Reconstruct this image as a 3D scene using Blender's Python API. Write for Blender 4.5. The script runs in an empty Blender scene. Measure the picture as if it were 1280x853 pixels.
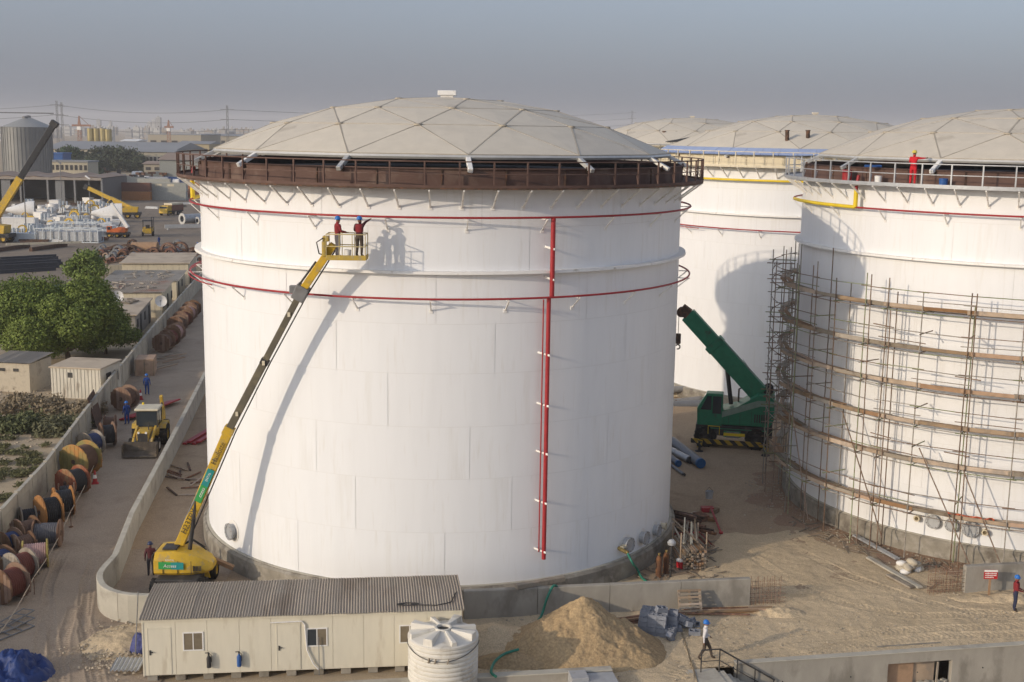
import bpy, bmesh, math, random
import numpy as np
from mathutils import Vector, Matrix
random.seed(7); RNG = np.random.default_rng(11)
PI = math.pi; R_ = math.radians
sc = bpy.context.scene
COL = sc.collection

# ------------------------------------------------------------------ camera
W0, H0 = 1280., 853.
F, PITCH, ROLL, CAMH = 1528.3, 0.170586, 0.014785, 22.22
cd = bpy.data.cameras.new('camera'); cam = bpy.data.objects.new('camera', cd); COL.objects.link(cam)
cd.sensor_fit = 'HORIZONTAL'; cd.sensor_width = 36; cd.lens = F / W0 * 36
cd.clip_start = .5; cd.clip_end = 30000
_fw = Vector((0, math.cos(PITCH), -math.sin(PITCH))); _dn = Vector((0, -math.sin(PITCH), -math.cos(PITCH))); _rt = Vector((1, 0, 0))
_c, _s = math.cos(ROLL), math.sin(ROLL)
_ix = _rt * _c - _dn * _s; _iy = _rt * _s + _dn * _c          # image right / image down in world axes
cam.matrix_world = Matrix(((_ix.x, -_iy.x, -_fw.x, 0), (_ix.y, -_iy.y, -_fw.y, 0), (_ix.z, -_iy.z, -_fw.z, CAMH), (0, 0, 0, 1)))
sc.camera = cam
def ray(x, y):
    return _fw * F + _ix * (x - W0 / 2) + _iy * (y - H0 / 2)
def at(x, y, z=0.):
    d = ray(x, y); return Vector((0, 0, CAMH)) + d * ((z - CAMH) / d.z)
def atY(x, y, Y):
    d = ray(x, y); return Vector((0, 0, CAMH)) + d * (Y / d.y)

# ------------------------------------------------------------------ sky and sun
SATV = .7
SUN_AZ, SUN_EL = R_(35), R_(16.5)               # azimuth of the shadows from +X, sun height
sdir = Vector((-math.cos(SUN_AZ) * math.cos(SUN_EL), -math.sin(SUN_AZ) * math.cos(SUN_EL), math.sin(SUN_EL)))
wd = bpy.data.worlds.new('World'); sc.world = wd; wd.use_nodes = True
nt = wd.node_tree; bg = nt.nodes['Background']
sky = nt.nodes.new('ShaderNodeTexSky'); sky.sky_type = 'NISHITA'; sky.sun_disc = False
sky.sun_elevation = SUN_EL; sky.sun_rotation = math.atan2(sdir.x, sdir.y)
sky.altitude = 0; sky.air_density = 1.0; sky.dust_density = 4.6; sky.ozone_density = 4.5
hsv = nt.nodes.new('ShaderNodeHueSaturation'); hsv.inputs['Saturation'].default_value = SATV
nt.links.new(sky.outputs[0], hsv.inputs['Color']); 
# dusty air evens the whole dome out: the clear-sky model is blended with one flat haze colour
hz = nt.nodes.new('ShaderNodeMix'); hz.data_type = 'RGBA'; hz.inputs[0].default_value = .56; hz.inputs[7].default_value = (1.30, 1.40, 1.72, 1)
nt.links.new(hsv.outputs[0], hz.inputs[6]); nt.links.new(hz.outputs[2], bg.inputs[0]); bg.inputs[1].default_value = 0.15
sl = bpy.data.lights.new('sun', 'SUN'); so = bpy.data.objects.new('sun', sl); COL.objects.link(so)
sl.energy = 2.0; sl.angle = R_(0.6); sl.color = (.68, .565, .43)
so.rotation_euler = (-sdir).to_track_quat('-Z', 'Y').to_euler()
sc.view_settings.view_transform = 'Standard'; sc.view_settings.look = 'None'
sc.view_settings.exposure = 0.76; sc.view_settings.gamma = 1
sc.cycles.max_bounces = 6; sc.cycles.volume_bounces = 1; sc.cycles.use_denoising = True

# ------------------------------------------------------------------ materials
MATS = {}
def mat(key, rgb=(.5, .5, .5), rough=.7, var=.12, scale=2.5, bump=0., bscale=20., metal=0., c2=None, c2amt=.5, c2scale=1.5,
        stretch=(1, 1, 1), spec=.3, c3=None, c3amt=.4, c3scale=.3, emit=None, rnd=0.):
    if key in MATS: return MATS[key]
    m = bpy.data.materials.new(key); m.use_nodes = True; t = m.node_tree; N = t.nodes; L = t.links
    b = N['Principled BSDF']; b.inputs['Roughness'].default_value = rough; b.inputs['Metallic'].default_value = metal
    b.inputs['Specular IOR Level'].default_value = spec
    tc = N.new('ShaderNodeTexCoord'); mp = N.new('ShaderNodeMapping'); mp.inputs['Scale'].default_value = stretch
    L.new(tc.outputs['Object'], mp.inputs[0])
    def noise(s, d=5.):
        n = N.new('ShaderNodeTexNoise'); n.inputs['Scale'].default_value = s; n.inputs['Detail'].default_value = d
        n.inputs['Roughness'].default_value = .6; L.new(mp.outputs[0], n.inputs['Vector']); return n
    def ramp(a, p0, p1, c0, c1):
        r = N.new('ShaderNodeValToRGB'); r.color_ramp.elements[0].position = p0; r.color_ramp.elements[1].position = p1
        r.color_ramp.elements[0].color = (*c0, 1); r.color_ramp.elements[1].color = (*c1, 1); L.new(a, r.inputs[0]); return r
    def mix(f, a, bcol):
        x = N.new('ShaderNodeMix'); x.data_type = 'RGBA'; L.new(f, x.inputs[0]); L.new(a, x.inputs[6])
        if isinstance(bcol, tuple): x.inputs[7].default_value = (*bcol, 1)
        else: L.new(bcol, x.inputs[7])
        return x.outputs[2]
    lo = tuple(max(0, c * (1 - var)) for c in rgb); hi = tuple(min(1, c * (1 + var)) for c in rgb)
    col = ramp(noise(scale).outputs['Fac'], .3, .7, lo, hi).outputs[0]
    if c2:
        w = ramp(noise(c2scale, 8).outputs['Fac'], .62 - c2amt * .3, .72 - c2amt * .2, (0, 0, 0), (1, 1, 1)); col = mix(w.outputs[0], col, c2)
    if c3:
        w = ramp(noise(c3scale, 6).outputs['Fac'], .6 - c3amt * .3, .8 - c3amt * .2, (0, 0, 0), (1, 1, 1)); col = mix(w.outputs[0], col, c3)
    if rnd:                                          # every board, tube or drum has weathered a little differently
        oi = N.new('ShaderNodeObjectInfo'); mr = N.new('ShaderNodeMapRange'); mr.inputs[3].default_value = 1 - rnd; mr.inputs[4].default_value = 1 + rnd; L.new(oi.outputs['Random'], mr.inputs[0])
        hs = N.new('ShaderNodeHueSaturation'); L.new(mr.outputs[0], hs.inputs['Value']); L.new(col, hs.inputs['Color'])
        m2 = N.new('ShaderNodeMath'); m2.operation = 'MULTIPLY_ADD'; L.new(oi.outputs['Random'], m2.inputs[0]); m2.inputs[1].default_value = -1.1 * rnd; m2.inputs[2].default_value = 1.05; L.new(m2.outputs[0], hs.inputs['Saturation']); col = hs.outputs[0]
    L.new(col, b.inputs['Base Color'])
    if bump:
        bn = N.new('ShaderNodeBump'); bn.inputs['Strength'].default_value = bump; bn.inputs['Distance'].default_value = .05
        L.new(noise(bscale, 6).outputs['Fac'], bn.inputs['Height']); L.new(bn.outputs[0], b.inputs['Normal'])
    if emit:
        b.inputs['Emission Color'].default_value = (*emit, 1); b.inputs['Emission Strength'].default_value = 1
    MATS[key] = m; return m
def glassy(key, rgb=(.03, .04, .05)):
    m = mat(key, rgb, rough=.08, var=.05, spec=.8); return m

WHITE = mat('tank_white_paint', (.785, .79, .795), rough=.5, var=.03, scale=.5, c2=(.73, .725, .71), c2amt=.14, c2scale=.5, stretch=(2.2, 2.2, .2), spec=.25, bump=.12, bscale=.45, c3=(.72, .71, .69), c3amt=.1, c3scale=2.5)
WHITE2 = mat('white_paint', (.78, .76, .72), rough=.5, var=.05, c2=(.5, .45, .38), c2amt=.05, c2scale=3)
CREAMP = mat('cream_paint', (.66, .585, .43), rough=.55, var=.04, c2=(.50, .43, .31), c2amt=.3, c2scale=1.6, stretch=(1.5, 1.5, .25), c3=(.42, .36, .26), c3amt=.12, c3scale=3)
CABINP = mat('cabin_cream_paint', (.70, .65, .52), rough=.5, var=.04, c2=(.58, .52, .40), c2amt=.14, c2scale=1.4, stretch=(1.4, 1.4, .3))
PRIMER = mat('brown_primer', (.115, .068, .054), rough=.8, var=.15, scale=1.2, c2=(.17, .115, .09), c2amt=.3, c2scale=.8)
SEAM = mat('weld_seam', (.69, .685, .67), rough=.6, var=.05)
RUSTP = mat('rusty_steel', (.17, .085, .05), rough=.85, var=.3, scale=4, c2=(.3, .14, .06), c2amt=.4, c2scale=5, bump=.2, rnd=.25)
DARKRUST = mat('dark_rusty_steel', (.085, .055, .04), rough=.85, var=.3, scale=4, c2=(.17, .08, .045), c2amt=.4, c2scale=4, bump=.2)
REDP = mat('red_pipe_paint', (.34, .028, .032), rough=.45, var=.12, c2=(.3, .05, .05), c2amt=.1)
YELP = mat('yellow_paint', (.60, .38, .035), rough=.5, var=.1, c2=(.44, .31, .10), c2amt=.35, c2scale=2.0, c3=(.36, .29, .17), c3amt=.15, c3scale=4)
YELP2 = mat('bright_yellow_pipe', (.75, .55, .03), rough=.45, var=.08)
DOME = mat('dome_panel', (.60, .545, .45), rough=.7, var=.05, scale=1.5, c2=(.57, .515, .425), c2amt=.15, c2scale=.5, spec=.2)
DOMED = mat('dusty_dome_panel', (.57, .515, .425), rough=.7, var=.06, scale=1.5, c2=(.46, .41, .33), c2amt=.16, c2scale=.6)
BATTEN = mat('dome_batten', (.38, .335, .265), rough=.6, var=.1)
ALU = mat('aluminium', (.55, .54, .51), rough=.45, var=.08, metal=.4)
GALV = mat('galvanised_steel', (.42, .43, .44), rough=.5, var=.12, metal=.3, c2=(.3, .28, .25), c2amt=.15)
CONC = mat('concrete', (.34, .315, .27), rough=.9, var=.12, scale=1.2, c2=(.24, .22, .185), c2amt=.3, c2scale=.8, bump=.15, bscale=30, stretch=(1, 1, .5))
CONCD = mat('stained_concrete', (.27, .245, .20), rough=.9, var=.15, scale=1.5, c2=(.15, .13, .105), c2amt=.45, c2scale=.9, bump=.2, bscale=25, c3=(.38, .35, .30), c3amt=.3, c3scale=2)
CONCL = mat('pale_concrete', (.45, .42, .35), rough=.9, var=.08, scale=1.5, c2=(.33, .30, .25), c2amt=.3, c2scale=.7, bump=.15, bscale=30)
WOOD = mat('weathered_timber', (.36, .25, .15), rough=.85, var=.2, scale=1.2, c2=(.26, .2, .145), c2amt=.45, c2scale=1.5, rnd=.35)
WOODO = mat('orange_timber', (.37, .215, .11), rough=.85, var=.2, scale=1.5, c2=(.28, .17, .09), c2amt=.3, rnd=.35)
WOODG = mat('grey_timber', (.32, .27, .205), rough=.9, var=.18, scale=1.5, c2=(.2, .16, .12), c2amt=.35, rnd=.3)
BLACK = mat('black_rubber', (.018, .017, .016), rough=.75, var=.3, c2=(.10, .085, .07), c2amt=.25, c2scale=4)
DARK = mat('dark_metal', (.045, .043, .042), rough=.6, var=.2, c2=(.09, .08, .07), c2amt=.2)
GREYM = mat('grey_metal', (.2, .2, .2), rough=.5, var=.15, c2=(.14, .12, .1), c2amt=.2)
GLASS = glassy('dark_glass')
GREEN = mat('crane_green', (.03, .20, .11), rough=.4, var=.12, c2=(.05, .11, .075), c2amt=.15)
BLUEP = mat('blue_paint', (.03, .10, .30), rough=.5, var=.1)
BRASS = mat('brass', (.45, .32, .12), rough=.4, metal=.6)
HOSE = mat('green_hose', (.03, .19, .13), rough=.5, var=.1)
ROPE = mat('dirty_rope', (.42, .34, .25), rough=.9)
TEAL = mat('teal_decal', (.03, .27, .26), rough=.45, var=.05)
GRND = mat('green_decal', (.05, .33, .09), rough=.45, var=.05)

# ------------------------------------------------------------------ mesh builder
class MB:
    def __init__(s): s.v = []; s.f = []; s.mi = []; s.cur = 0
    def add(s, vs, fs):
        n = len(s.v); s.v += [tuple(v) for v in vs]; s.f += [tuple(i + n for i in f) for f in fs]; s.mi += [s.cur] * len(fs); return s
    def bx(s, x0, x1, y0, y1, z0, z1):
        return s.add([(x0, y0, z0), (x1, y0, z0), (x1, y1, z0), (x0, y1, z0), (x0, y0, z1), (x1, y0, z1), (x1, y1, z1), (x0, y1, z1)],
                     [(0, 3, 2, 1), (4, 5, 6, 7), (0, 1, 5, 4), (1, 2, 6, 5), (2, 3, 7, 6), (3, 0, 4, 7)])
    def box(s, c, d, rz=0., ry=0., rx=0.):
        n = len(s.v); s.bx(-d[0] / 2, d[0] / 2, -d[1] / 2, d[1] / 2, -d[2] / 2, d[2] / 2)
        M = Matrix.Translation(c) @ Matrix.Rotation(rz, 4, 'Z') @ Matrix.Rotation(ry, 4, 'Y') @ Matrix.Rotation(rx, 4, 'X')
        s.xf(M, n); return s
    def beam(s, p, q, w, h, up=(0, 0, 1), w2=None, h2=None):
        p, q = Vector(p), Vector(q); d = (q - p).normalized(); u = Vector(up)
        if abs(d.dot(u)) > .999: u = Vector((0, 1, 0))
        x = d.cross(u).normalized(); y = x.cross(d)
        w2 = w if w2 is None else w2; h2 = h if h2 is None else h2; vs = []
        for o, a, b in ((p, w, h), (q, w2, h2)):
            vs += [o - x * a / 2 - y * b / 2, o + x * a / 2 - y * b / 2, o + x * a / 2 + y * b / 2, o - x * a / 2 + y * b / 2]
        return s.add(vs, [(0, 1, 2, 3), (7, 6, 5, 4), (0, 4, 5, 1), (1, 5, 6, 2), (2, 6, 7, 3), (3, 7, 4, 0)])
    def bar(s, p, q, r, n=8, r2=None, caps=True):
        return s.tube([p, q], r, n, r2=r2, caps=caps)
    def tube(s, pts, r, n=8, r2=None, caps=True, closed=False):
        P = [Vector(p) for p in pts]; k = len(P); vs = []; fs = []
        ref = None
        for i in range(k):
            if closed: d = P[(i + 1) % k] - P[i - 1]
            else: d = P[min(i + 1, k - 1)] - P[max(i - 1, 0)]
            d.normalize()
            if ref is None: ref = Vector((0, 0, 1)) if abs(d.z) < .9 else Vector((1, 0, 0))
            x = d.cross(ref).normalized(); y = x.cross(d).normalized(); ref = y
            rr = r if r2 is None else r + (r2 - r) * i / max(1, k - 1)
            if isinstance(r, (list, tuple)): rr = r[i]
            for j in range(n):
                a = 2 * PI * j / n; vs.append(P[i] + x * (rr * math.cos(a)) + y * (rr * math.sin(a)))
        for i in range(k if closed else k - 1):
            i2 = (i + 1) % k
            for j in range(n):
                j2 = (j + 1) % n; fs.append((i * n + j, i * n + j2, i2 * n + j2, i2 * n + j))
        if caps and not closed:
            fs.append(tuple(range(n - 1, -1, -1))); fs.append(tuple((k - 1) * n + j for j in range(n)))
        return s.add(vs, fs)
    def lathe(s, prof, n=24, o=(0, 0, 0), axis='z', a0=0., a1=2 * PI, close=False):
        full = abs(a1 - a0 - 2 * PI) < 1e-6; m = n if full else n + 1; vs = []; fs = []; k = len(prof)
        for j in range(m):
            a = a0 + (a1 - a0) * j / n; ca, sa = math.sin(a), -math.cos(a)
            for r, z in prof:
                if axis == 'z': vs.append((o[0] + r * ca, o[1] + r * sa, o[2] + z))
                elif axis == 'y': vs.append((o[0] + r * ca, o[1] + z, o[2] - r * sa))
                else: vs.append((o[0] + z, o[1] + r * ca, o[2] + r * sa))
        kk = k if close else k - 1
        for j in range(n):
            j2 = (j + 1) % m
            for i in range(kk):
                i2 = (i + 1) % k; fs.append((j * k + i, j2 * k + i, j2 * k + i2, j * k + i2))
        return s.add(vs, fs)
    def prism(s, poly, a, b, plane='xz'):
        n = len(poly)
        mk = {'xz': lambda u, v, w: (u, w, v), 'xy': lambda u, v, w: (u, v, w), 'yz': lambda u, v, w: (w, u, v)}[plane]
        vs = [mk(u, v, a) for u, v in poly] + [mk(u, v, b) for u, v in poly]
        fs = [tuple(range(n)), tuple(range(2 * n - 1, n - 1, -1))] + [(i, i + n, (i + 1) % n + n, (i + 1) % n) for i in range(n)]
        return s.add(vs, fs)
    def xf(s, M, start=0):
        for i in range(start, len(s.v)): s.v[i] = tuple(M @ Vector(s.v[i]))
        return s
    def build(s, name, m, parent=None, smooth=None, bevel=0., off=None, nrm=False, label=None):
        me = bpy.data.meshes.new(name)
        v = s.v
        if off is not None: v = [(a - off[0], b - off[1], c - off[2]) for a, b, c in v]
        me.from_pydata(v, [], s.f)
        for mm in (m if isinstance(m, (list, tuple)) else [m]): me.materials.append(mm)
        if isinstance(m, (list, tuple)): me.polygons.foreach_set('material_index', s.mi)
        if nrm:
            b = bmesh.new(); b.from_mesh(me); bmesh.ops.recalc_face_normals(b, faces=b.faces); b.to_mesh(me); b.free()
        if smooth is not None:
            me.polygons.foreach_set('use_smooth', [True] * len(me.polygons))
            if smooth < 179: me.set_sharp_from_angle(angle=R_(smooth))
        o = bpy.data.objects.new(name, me); COL.objects.link(o)
        if bevel:
            bm = o.modifiers.new('bevel', 'BEVEL'); bm.width = bevel; bm.segments = 2; bm.limit_method = 'ANGLE'; bm.angle_limit = R_(40)
        if parent is not None: o.parent = parent
        if label: o['label'] = label
        return o
def inst(me_obj, name, parent, loc=(0, 0, 0), rz=0., rot=None, m=None, scale=None):
    o = bpy.data.objects.new(name, me_obj.data if hasattr(me_obj, 'data') else me_obj); COL.objects.link(o); o.parent = parent
    o.location = loc; o.rotation_euler = rot if rot else (0, 0, rz)
    if scale: o.scale = scale
    if m is not None:
        o.material_slots[0].link = 'OBJECT'; o.material_slots[0].material = m
    return o
def thing(name, label, cat, loc=(0, 0, 0), rz=0., group=None):
    o = bpy.data.objects.new(name, None); COL.objects.link(o); o.location = loc; o.rotation_euler = (0, 0, rz)
    o.empty_display_size = .2; tag(o, label, cat, group); return o
def tag(o, label, cat, group=None):
    o['label'] = label; o['category'] = cat
    if group: o['group'] = group
    return o
def kind(o, k): o['kind'] = k; return o
def copy_tree(o, parent=None):
    c = o.copy(); COL.objects.link(c); c.parent = parent
    for ch in list(o.children): copy_tree(ch, c)
    return c
def text_mesh(txt, size=1., shear=0., extrude=.004):
    cu = bpy.data.curves.new('txt', 'FONT'); cu.body = txt; cu.size = size; cu.align_x = 'CENTER'; cu.align_y = 'CENTER'; cu.shear = shear
    cu.extrude = extrude; cu.resolution_u = 3
    o = bpy.data.objects.new('txt', cu); COL.objects.link(o)
    me = bpy.data.meshes.new_from_object(o.evaluated_get(bpy.context.evaluated_depsgraph_get()))
    bpy.data.objects.remove(o); return me
def lettering(txt, size, m, parent, origin, xdir, ydir, shear=0., name='lettering'):
    me = text_mesh(txt, size, shear); me.materials.clear(); me.materials.append(m)
    x = Vector(xdir).normalized(); z = x.cross(Vector(ydir)).normalized(); y = z.cross(x)
    M = Matrix(((x.x, y.x, z.x, origin[0]), (x.y, y.y, z.y, origin[1]), (x.z, y.z, z.z, origin[2]), (0, 0, 0, 1)))
    me.transform(M); o = bpy.data.objects.new(name, me); COL.objects.link(o); o.parent = parent; return o
def pol(a, r, z=0.):                                # a in degrees from -Y towards +X
    a = R_(a); return Vector((r * math.sin(a), -r * math.cos(a), z))
# ------------------------------------------------------------------ ground
def vnoise(x, y, seed=0):
    xi = np.floor(x).astype(np.int64); yi = np.floor(y).astype(np.int64); fx = x - xi; fy = y - yi
    fx = fx * fx * (3 - 2 * fx); fy = fy * fy * (3 - 2 * fy)
    def h(a, b):
        n = (a * 374761393 + b * 668265263 + seed * 1442695041) & 0xffffffff
        n = ((n ^ (n >> 13)) * 1274126177) & 0xffffffff
        return ((n ^ (n >> 16)) & 0xffff) / 65535.
    return (h(xi, yi) * (1 - fx) + h(xi + 1, yi) * fx) * (1 - fy) + (h(xi, yi + 1) * (1 - fx) + h(xi + 1, yi + 1) * fx) * fy
def fbm(x, y, s, o=4, seed=0):
    r = 0; a = .5
    for k in range(o): r = r + a * (vnoise(x * s, y * s, seed + k) - .5); s *= 2.03; a *= .55
    return r
def ground_mat(key, c1, c2, c3, rough=.95, bump=.5, fine=18.):
    m = bpy.data.materials.new(key); m.use_nodes = True; t = m.node_tree; N = t.nodes; L = t.links; b = N['Principled BSDF']
    b.inputs['Roughness'].default_value = rough; b.inputs['Specular IOR Level'].default_value = .15
    tc = N.new('ShaderNodeTexCoord')
    def nz(s, d=6, dist=0):
        n = N.new('ShaderNodeTexNoise'); n.inputs['Scale'].default_value = s; n.inputs['Detail'].default_value = d; n.inputs['Distortion'].default_value = dist
        n.inputs['Roughness'].default_value = .65; L.new(tc.outputs['Object'], n.inputs['Vector']); return n.outputs['Fac']
    def rp(f, a, bb, p=.35, q=.65):
        r = N.new('ShaderNodeValToRGB'); r.color_ramp.elements[0].position = p; r.color_ramp.elements[1].position = q
        r.color_ramp.elements[0].color = (*a, 1); r.color_ramp.elements[1].color = (*bb, 1); L.new(f, r.inputs[0]); return r.outputs[0]
    def mx(f, a, bb, ty='MIX', fac=None):
        x = N.new('ShaderNodeMix'); x.data_type = 'RGBA'; x.blend_type = ty
        if fac is not None: x.inputs[0].default_value = fac
        else: L.new(f, x.inputs[0])
        L.new(a, x.inputs[6]); L.new(bb, x.inputs[7]); return x.outputs[2]
    base = rp(nz(.16, 8, .6), c1, c2)
    g = rp(nz(.55, 8, 1.0), (0, 0, 0), (1, 1, 1), .52, .72)
    cc = N.new('ShaderNodeRGB'); cc.outputs[0].default_value = (*c3, 1)
    col = mx(g, base, cc.outputs[0])
    sp = rp(nz(fine, 3), (.62, .62, .62), (1.3, 1.3, 1.3), .3, .7)
    col = mx(None, col, sp, 'MULTIPLY', .8)
    L.new(col, b.inputs['Base Color'])
    bn = N.new('ShaderNodeBump'); bn.inputs['Strength'].default_value = bump; bn.inputs['Distance'].default_value = .08
    L.new(nz(5, 9), bn.inputs['Height']); L.new(bn.outputs[0], b.inputs['Normal']); MATS[key] = m; return m
SAND = ground_mat('sand', (.54, .425, .275), (.61, .485, .32), (.47, .37, .24))
DIRT = ground_mat('compacted_dirt', (.36, .265, .175), (.42, .315, .21), (.31, .225, .15), bump=.35)
REDD = ground_mat('reddish_dirt', (.31, .20, .135), (.34, .235, .16), (.37, .275, .185), bump=.6)
ROADM = ground_mat('dusty_road_surface', (.335, .265, .195), (.39, .31, .23), (.29, .225, .17), bump=.3)
YARD = ground_mat('worn_asphalt', (.22, .18, .14), (.27, .22, .17), (.34, .275, .195), bump=.2)
PLAIN = ground_mat('dry_plain', (.40, .32, .22), (.46, .37, .255), (.31, .25, .175), bump=.2)

FW0, FW1 = Vector((7.75, 48.2)), Vector((22.83, 50.98))        # front retaining wall line
def fwy(x): return FW0.y + (x - FW0.x) * (FW1.y - FW0.y) / (FW1.x - FW0.x)
g = MB()
g.add([(-4400, -300, 0), (7.75, -300, 0), (7.75, 6400, 0), (-4400, 6400, 0)], [(0, 1, 2, 3)])
g.add([(7.75, 48.3, 0), (60, fwy(60) + .1, 0), (4400, 60, 0), (4400, 6400, 0), (7.75, 6400, 0)], [(0, 1, 2, 3, 4)])
kind(g.build('ground', PLAIN), 'structure')
g = MB(); g.add([(-10, -100, -2.7), (120, -100, -2.7), (120, 70, -2.7), (-10, 70, -2.7)], [(0, 1, 2, 3)])
kind(g.build('lower_ground', SAND), 'structure')

def track(X, Y, pts, width=.5, pitch=.22, depth=.035):
    """tread print: chevron ridges along a polyline; returns height offset"""
    H = np.zeros_like(X); best = np.full_like(X, 9.); acc = 0.
    for (x0, y0), (x1, y1) in zip(pts[:-1], pts[1:]):
        dx, dy = x1 - x0, y1 - y0; l = math.hypot(dx, dy); dx /= l; dy /= l
        u = (X - x0) * dx + (Y - y0) * dy; w = (X - x0) * -dy + (Y - y0) * dx
        ok = (u >= -.05) & (u <= l + .05) & (np.abs(w) < width)
        m = ok & (np.abs(w) < best)
        best[m] = np.abs(w)[m]
        ph = (acc + u + np.abs(w) * .55) / pitch
        rid = np.clip(np.sin(2 * PI * ph) * 1.6, -1, 1) * depth * .5
        edge = np.clip((width - np.abs(w)) / .12, 0, 1)
        H[m] = (rid * edge - depth * .6 * edge)[m] + (np.exp(-((np.abs(w) - width * .95) / .08) ** 2) * depth * .8)[m]
        acc += l
    return H
def sheet(name, m, xs, yfun, hf, nu, nv, z0=.045):
    x = np.linspace(xs[0], xs[1], nu); V = np.linspace(0, 1, nv)
    X = np.repeat(x[:, None], nv, 1); lo, hi = yfun(x); Y = lo[:, None] + (hi - lo)[:, None] * V[None]
    Z = z0 + hf(X, Y); Z = np.maximum(Z, .006); fd = np.clip((1 - V) / .12, 0, 1)[None]; Z = np.maximum(Z * fd + (.024 + .02 * (vnoise(X * 1.3, Y * 1.3, 5) - .5)) * (1 - fd), .006)
    v = np.stack([X, Y, Z], -1).reshape(-1, 3)
    i = np.arange(nu - 1)[:, None] * nv + np.arange(nv - 1)[None]; i = i.ravel()
    f = np.stack([i, i + nv, i + nv + 1, i + 1], 1)
    me = bpy.data.meshes.new(name); me.from_pydata(v.tolist(), [], f.tolist()); me.materials.append(m)
    me.polygons.foreach_set('use_smooth', [True] * len(me.polygons))
    o = bpy.data.objects.new(name, me); COL.objects.link(o); return o
def px(*pts): return [tuple(at(x, y).xy) for x, y in pts]
tr_sand = [px((840, 850), (900, 815), (1000, 800), (1130, 790), (1300, 783)), px((870, 845), (960, 828), (1080, 806), (1180, 797), (1300, 794)),
           px((1000, 690), (1060, 720), (1130, 745), (1200, 765), (1300, 772)), px((930, 690), (990, 730), (1060, 758), (1140, 772), (1300, 770)),
           px((780, 810), (840, 800), (900, 790), (960, 765), (1010, 730))]
def h_sand(X, Y):
    h = fbm(X, Y, .35, 5, 3) * .14 + fbm(X, Y, 2.2, 4, 9) * .085
    for t in tr_sand: h = h + track(X, Y, t, .42, .26, .03)
    return h
def y_sand(x):
    lo = np.where(x < 7.8, 44.0, fwy(x) + .12); hi = np.clip(59 + (x - 9.5) * 3., 59, 66.5)
    hi = np.minimum(hi, 73.4 - np.sqrt(np.maximum(0, 15.6 ** 2 - (x - 30.56) ** 2))) + 1.3 * (vnoise(x * .55, x * 0, 3) - .5) + .5 * (vnoise(x * 2.1, x * 0, 4) - .5); return lo, np.maximum(hi, lo + 4)
kind(sheet('sand', SAND, (-3.5, 40), y_sand, h_sand, 560, 230, z0=.06), 'structure')
tr_road = [px((72, 860), (66, 800), (60, 740), (75, 690)), px((78, 860), (80, 800), (92, 760)), px((126, 860), (116, 810), (103, 770), (106, 730), (118, 700)), px((118, 860), (104, 790), (112, 740)),
           px((52, 860), (50, 800), (62, 730), (96, 660), (150, 560))]
def h_road(X, Y):
    h = fbm(X, Y, .4, 5, 5) * .07 + fbm(X, Y, 2.5, 3, 19) * .035
    for t in tr_road: h = h + track(X, Y, t, .30, .24, .04)
    return h
def y_road(x): return np.full_like(x, 43.5), np.full_like(x, 62.)
kind(sheet('road', ROADM, (-27.6, -14.), y_road, h_road, 260, 300, z0=.05), 'structure')
g = MB(); g.add([(-27.4, 61.5, .012), (-19.8, 61.5, .012), (-26.3, 103, .012), (-40, 190, .012), (-48, 190, .012), (-33, 95, .012)], [(0, 1, 2, 3, 4, 5)])
kind(g.build('road_stretch', ROADM), 'structure')
g = MB(); g.add([(-19.5, 53.5, .02), (11, 57.2, .02), (24, 59, .02), (60, 60, .02), (60, 170, .02), (-24, 170, .02), (-26, 101, .02), (-20.4, 63, .02)], [tuple(range(8))])
kind(g.build('tank_compound_floor', DIRT), 'structure')
g = MB(); _n = 240
for _k in range(_n):
    _a = _k * 360 / _n; _r = 15.0 + 2.4 * (vnoise(np.array([_a * .11]), np.array([3.]), 8)[0] - .5) + 1.2 * (vnoise(np.array([_a * .43]), np.array([9.]), 6)[0] - .5) + .5 * (vnoise(np.array([_a * 1.3]), np.array([5.]), 2)[0] - .5)
    for _q in (pol(_a, 13.0), pol(_a, _r)): g.v.append((30.56 + _q.x, 73.4 + _q.y, .033 if _q.length < 13.1 else .03))
g.f = [(2 * k, 2 * k + 1, (2 * k + 3) % (2 * _n), (2 * k + 2) % (2 * _n)) for k in range(_n)]; g.mi = [0] * _n; kind(g.build('reddish_earth_strip', REDD), 'structure')
g = MB(); g.add([(-230, 168, .008), (-30, 168, .008), (-20, 420, .008), (-230, 420, .008)], [(0, 1, 2, 3)])
kind(g.build('yard', YARD), 'structure')

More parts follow.
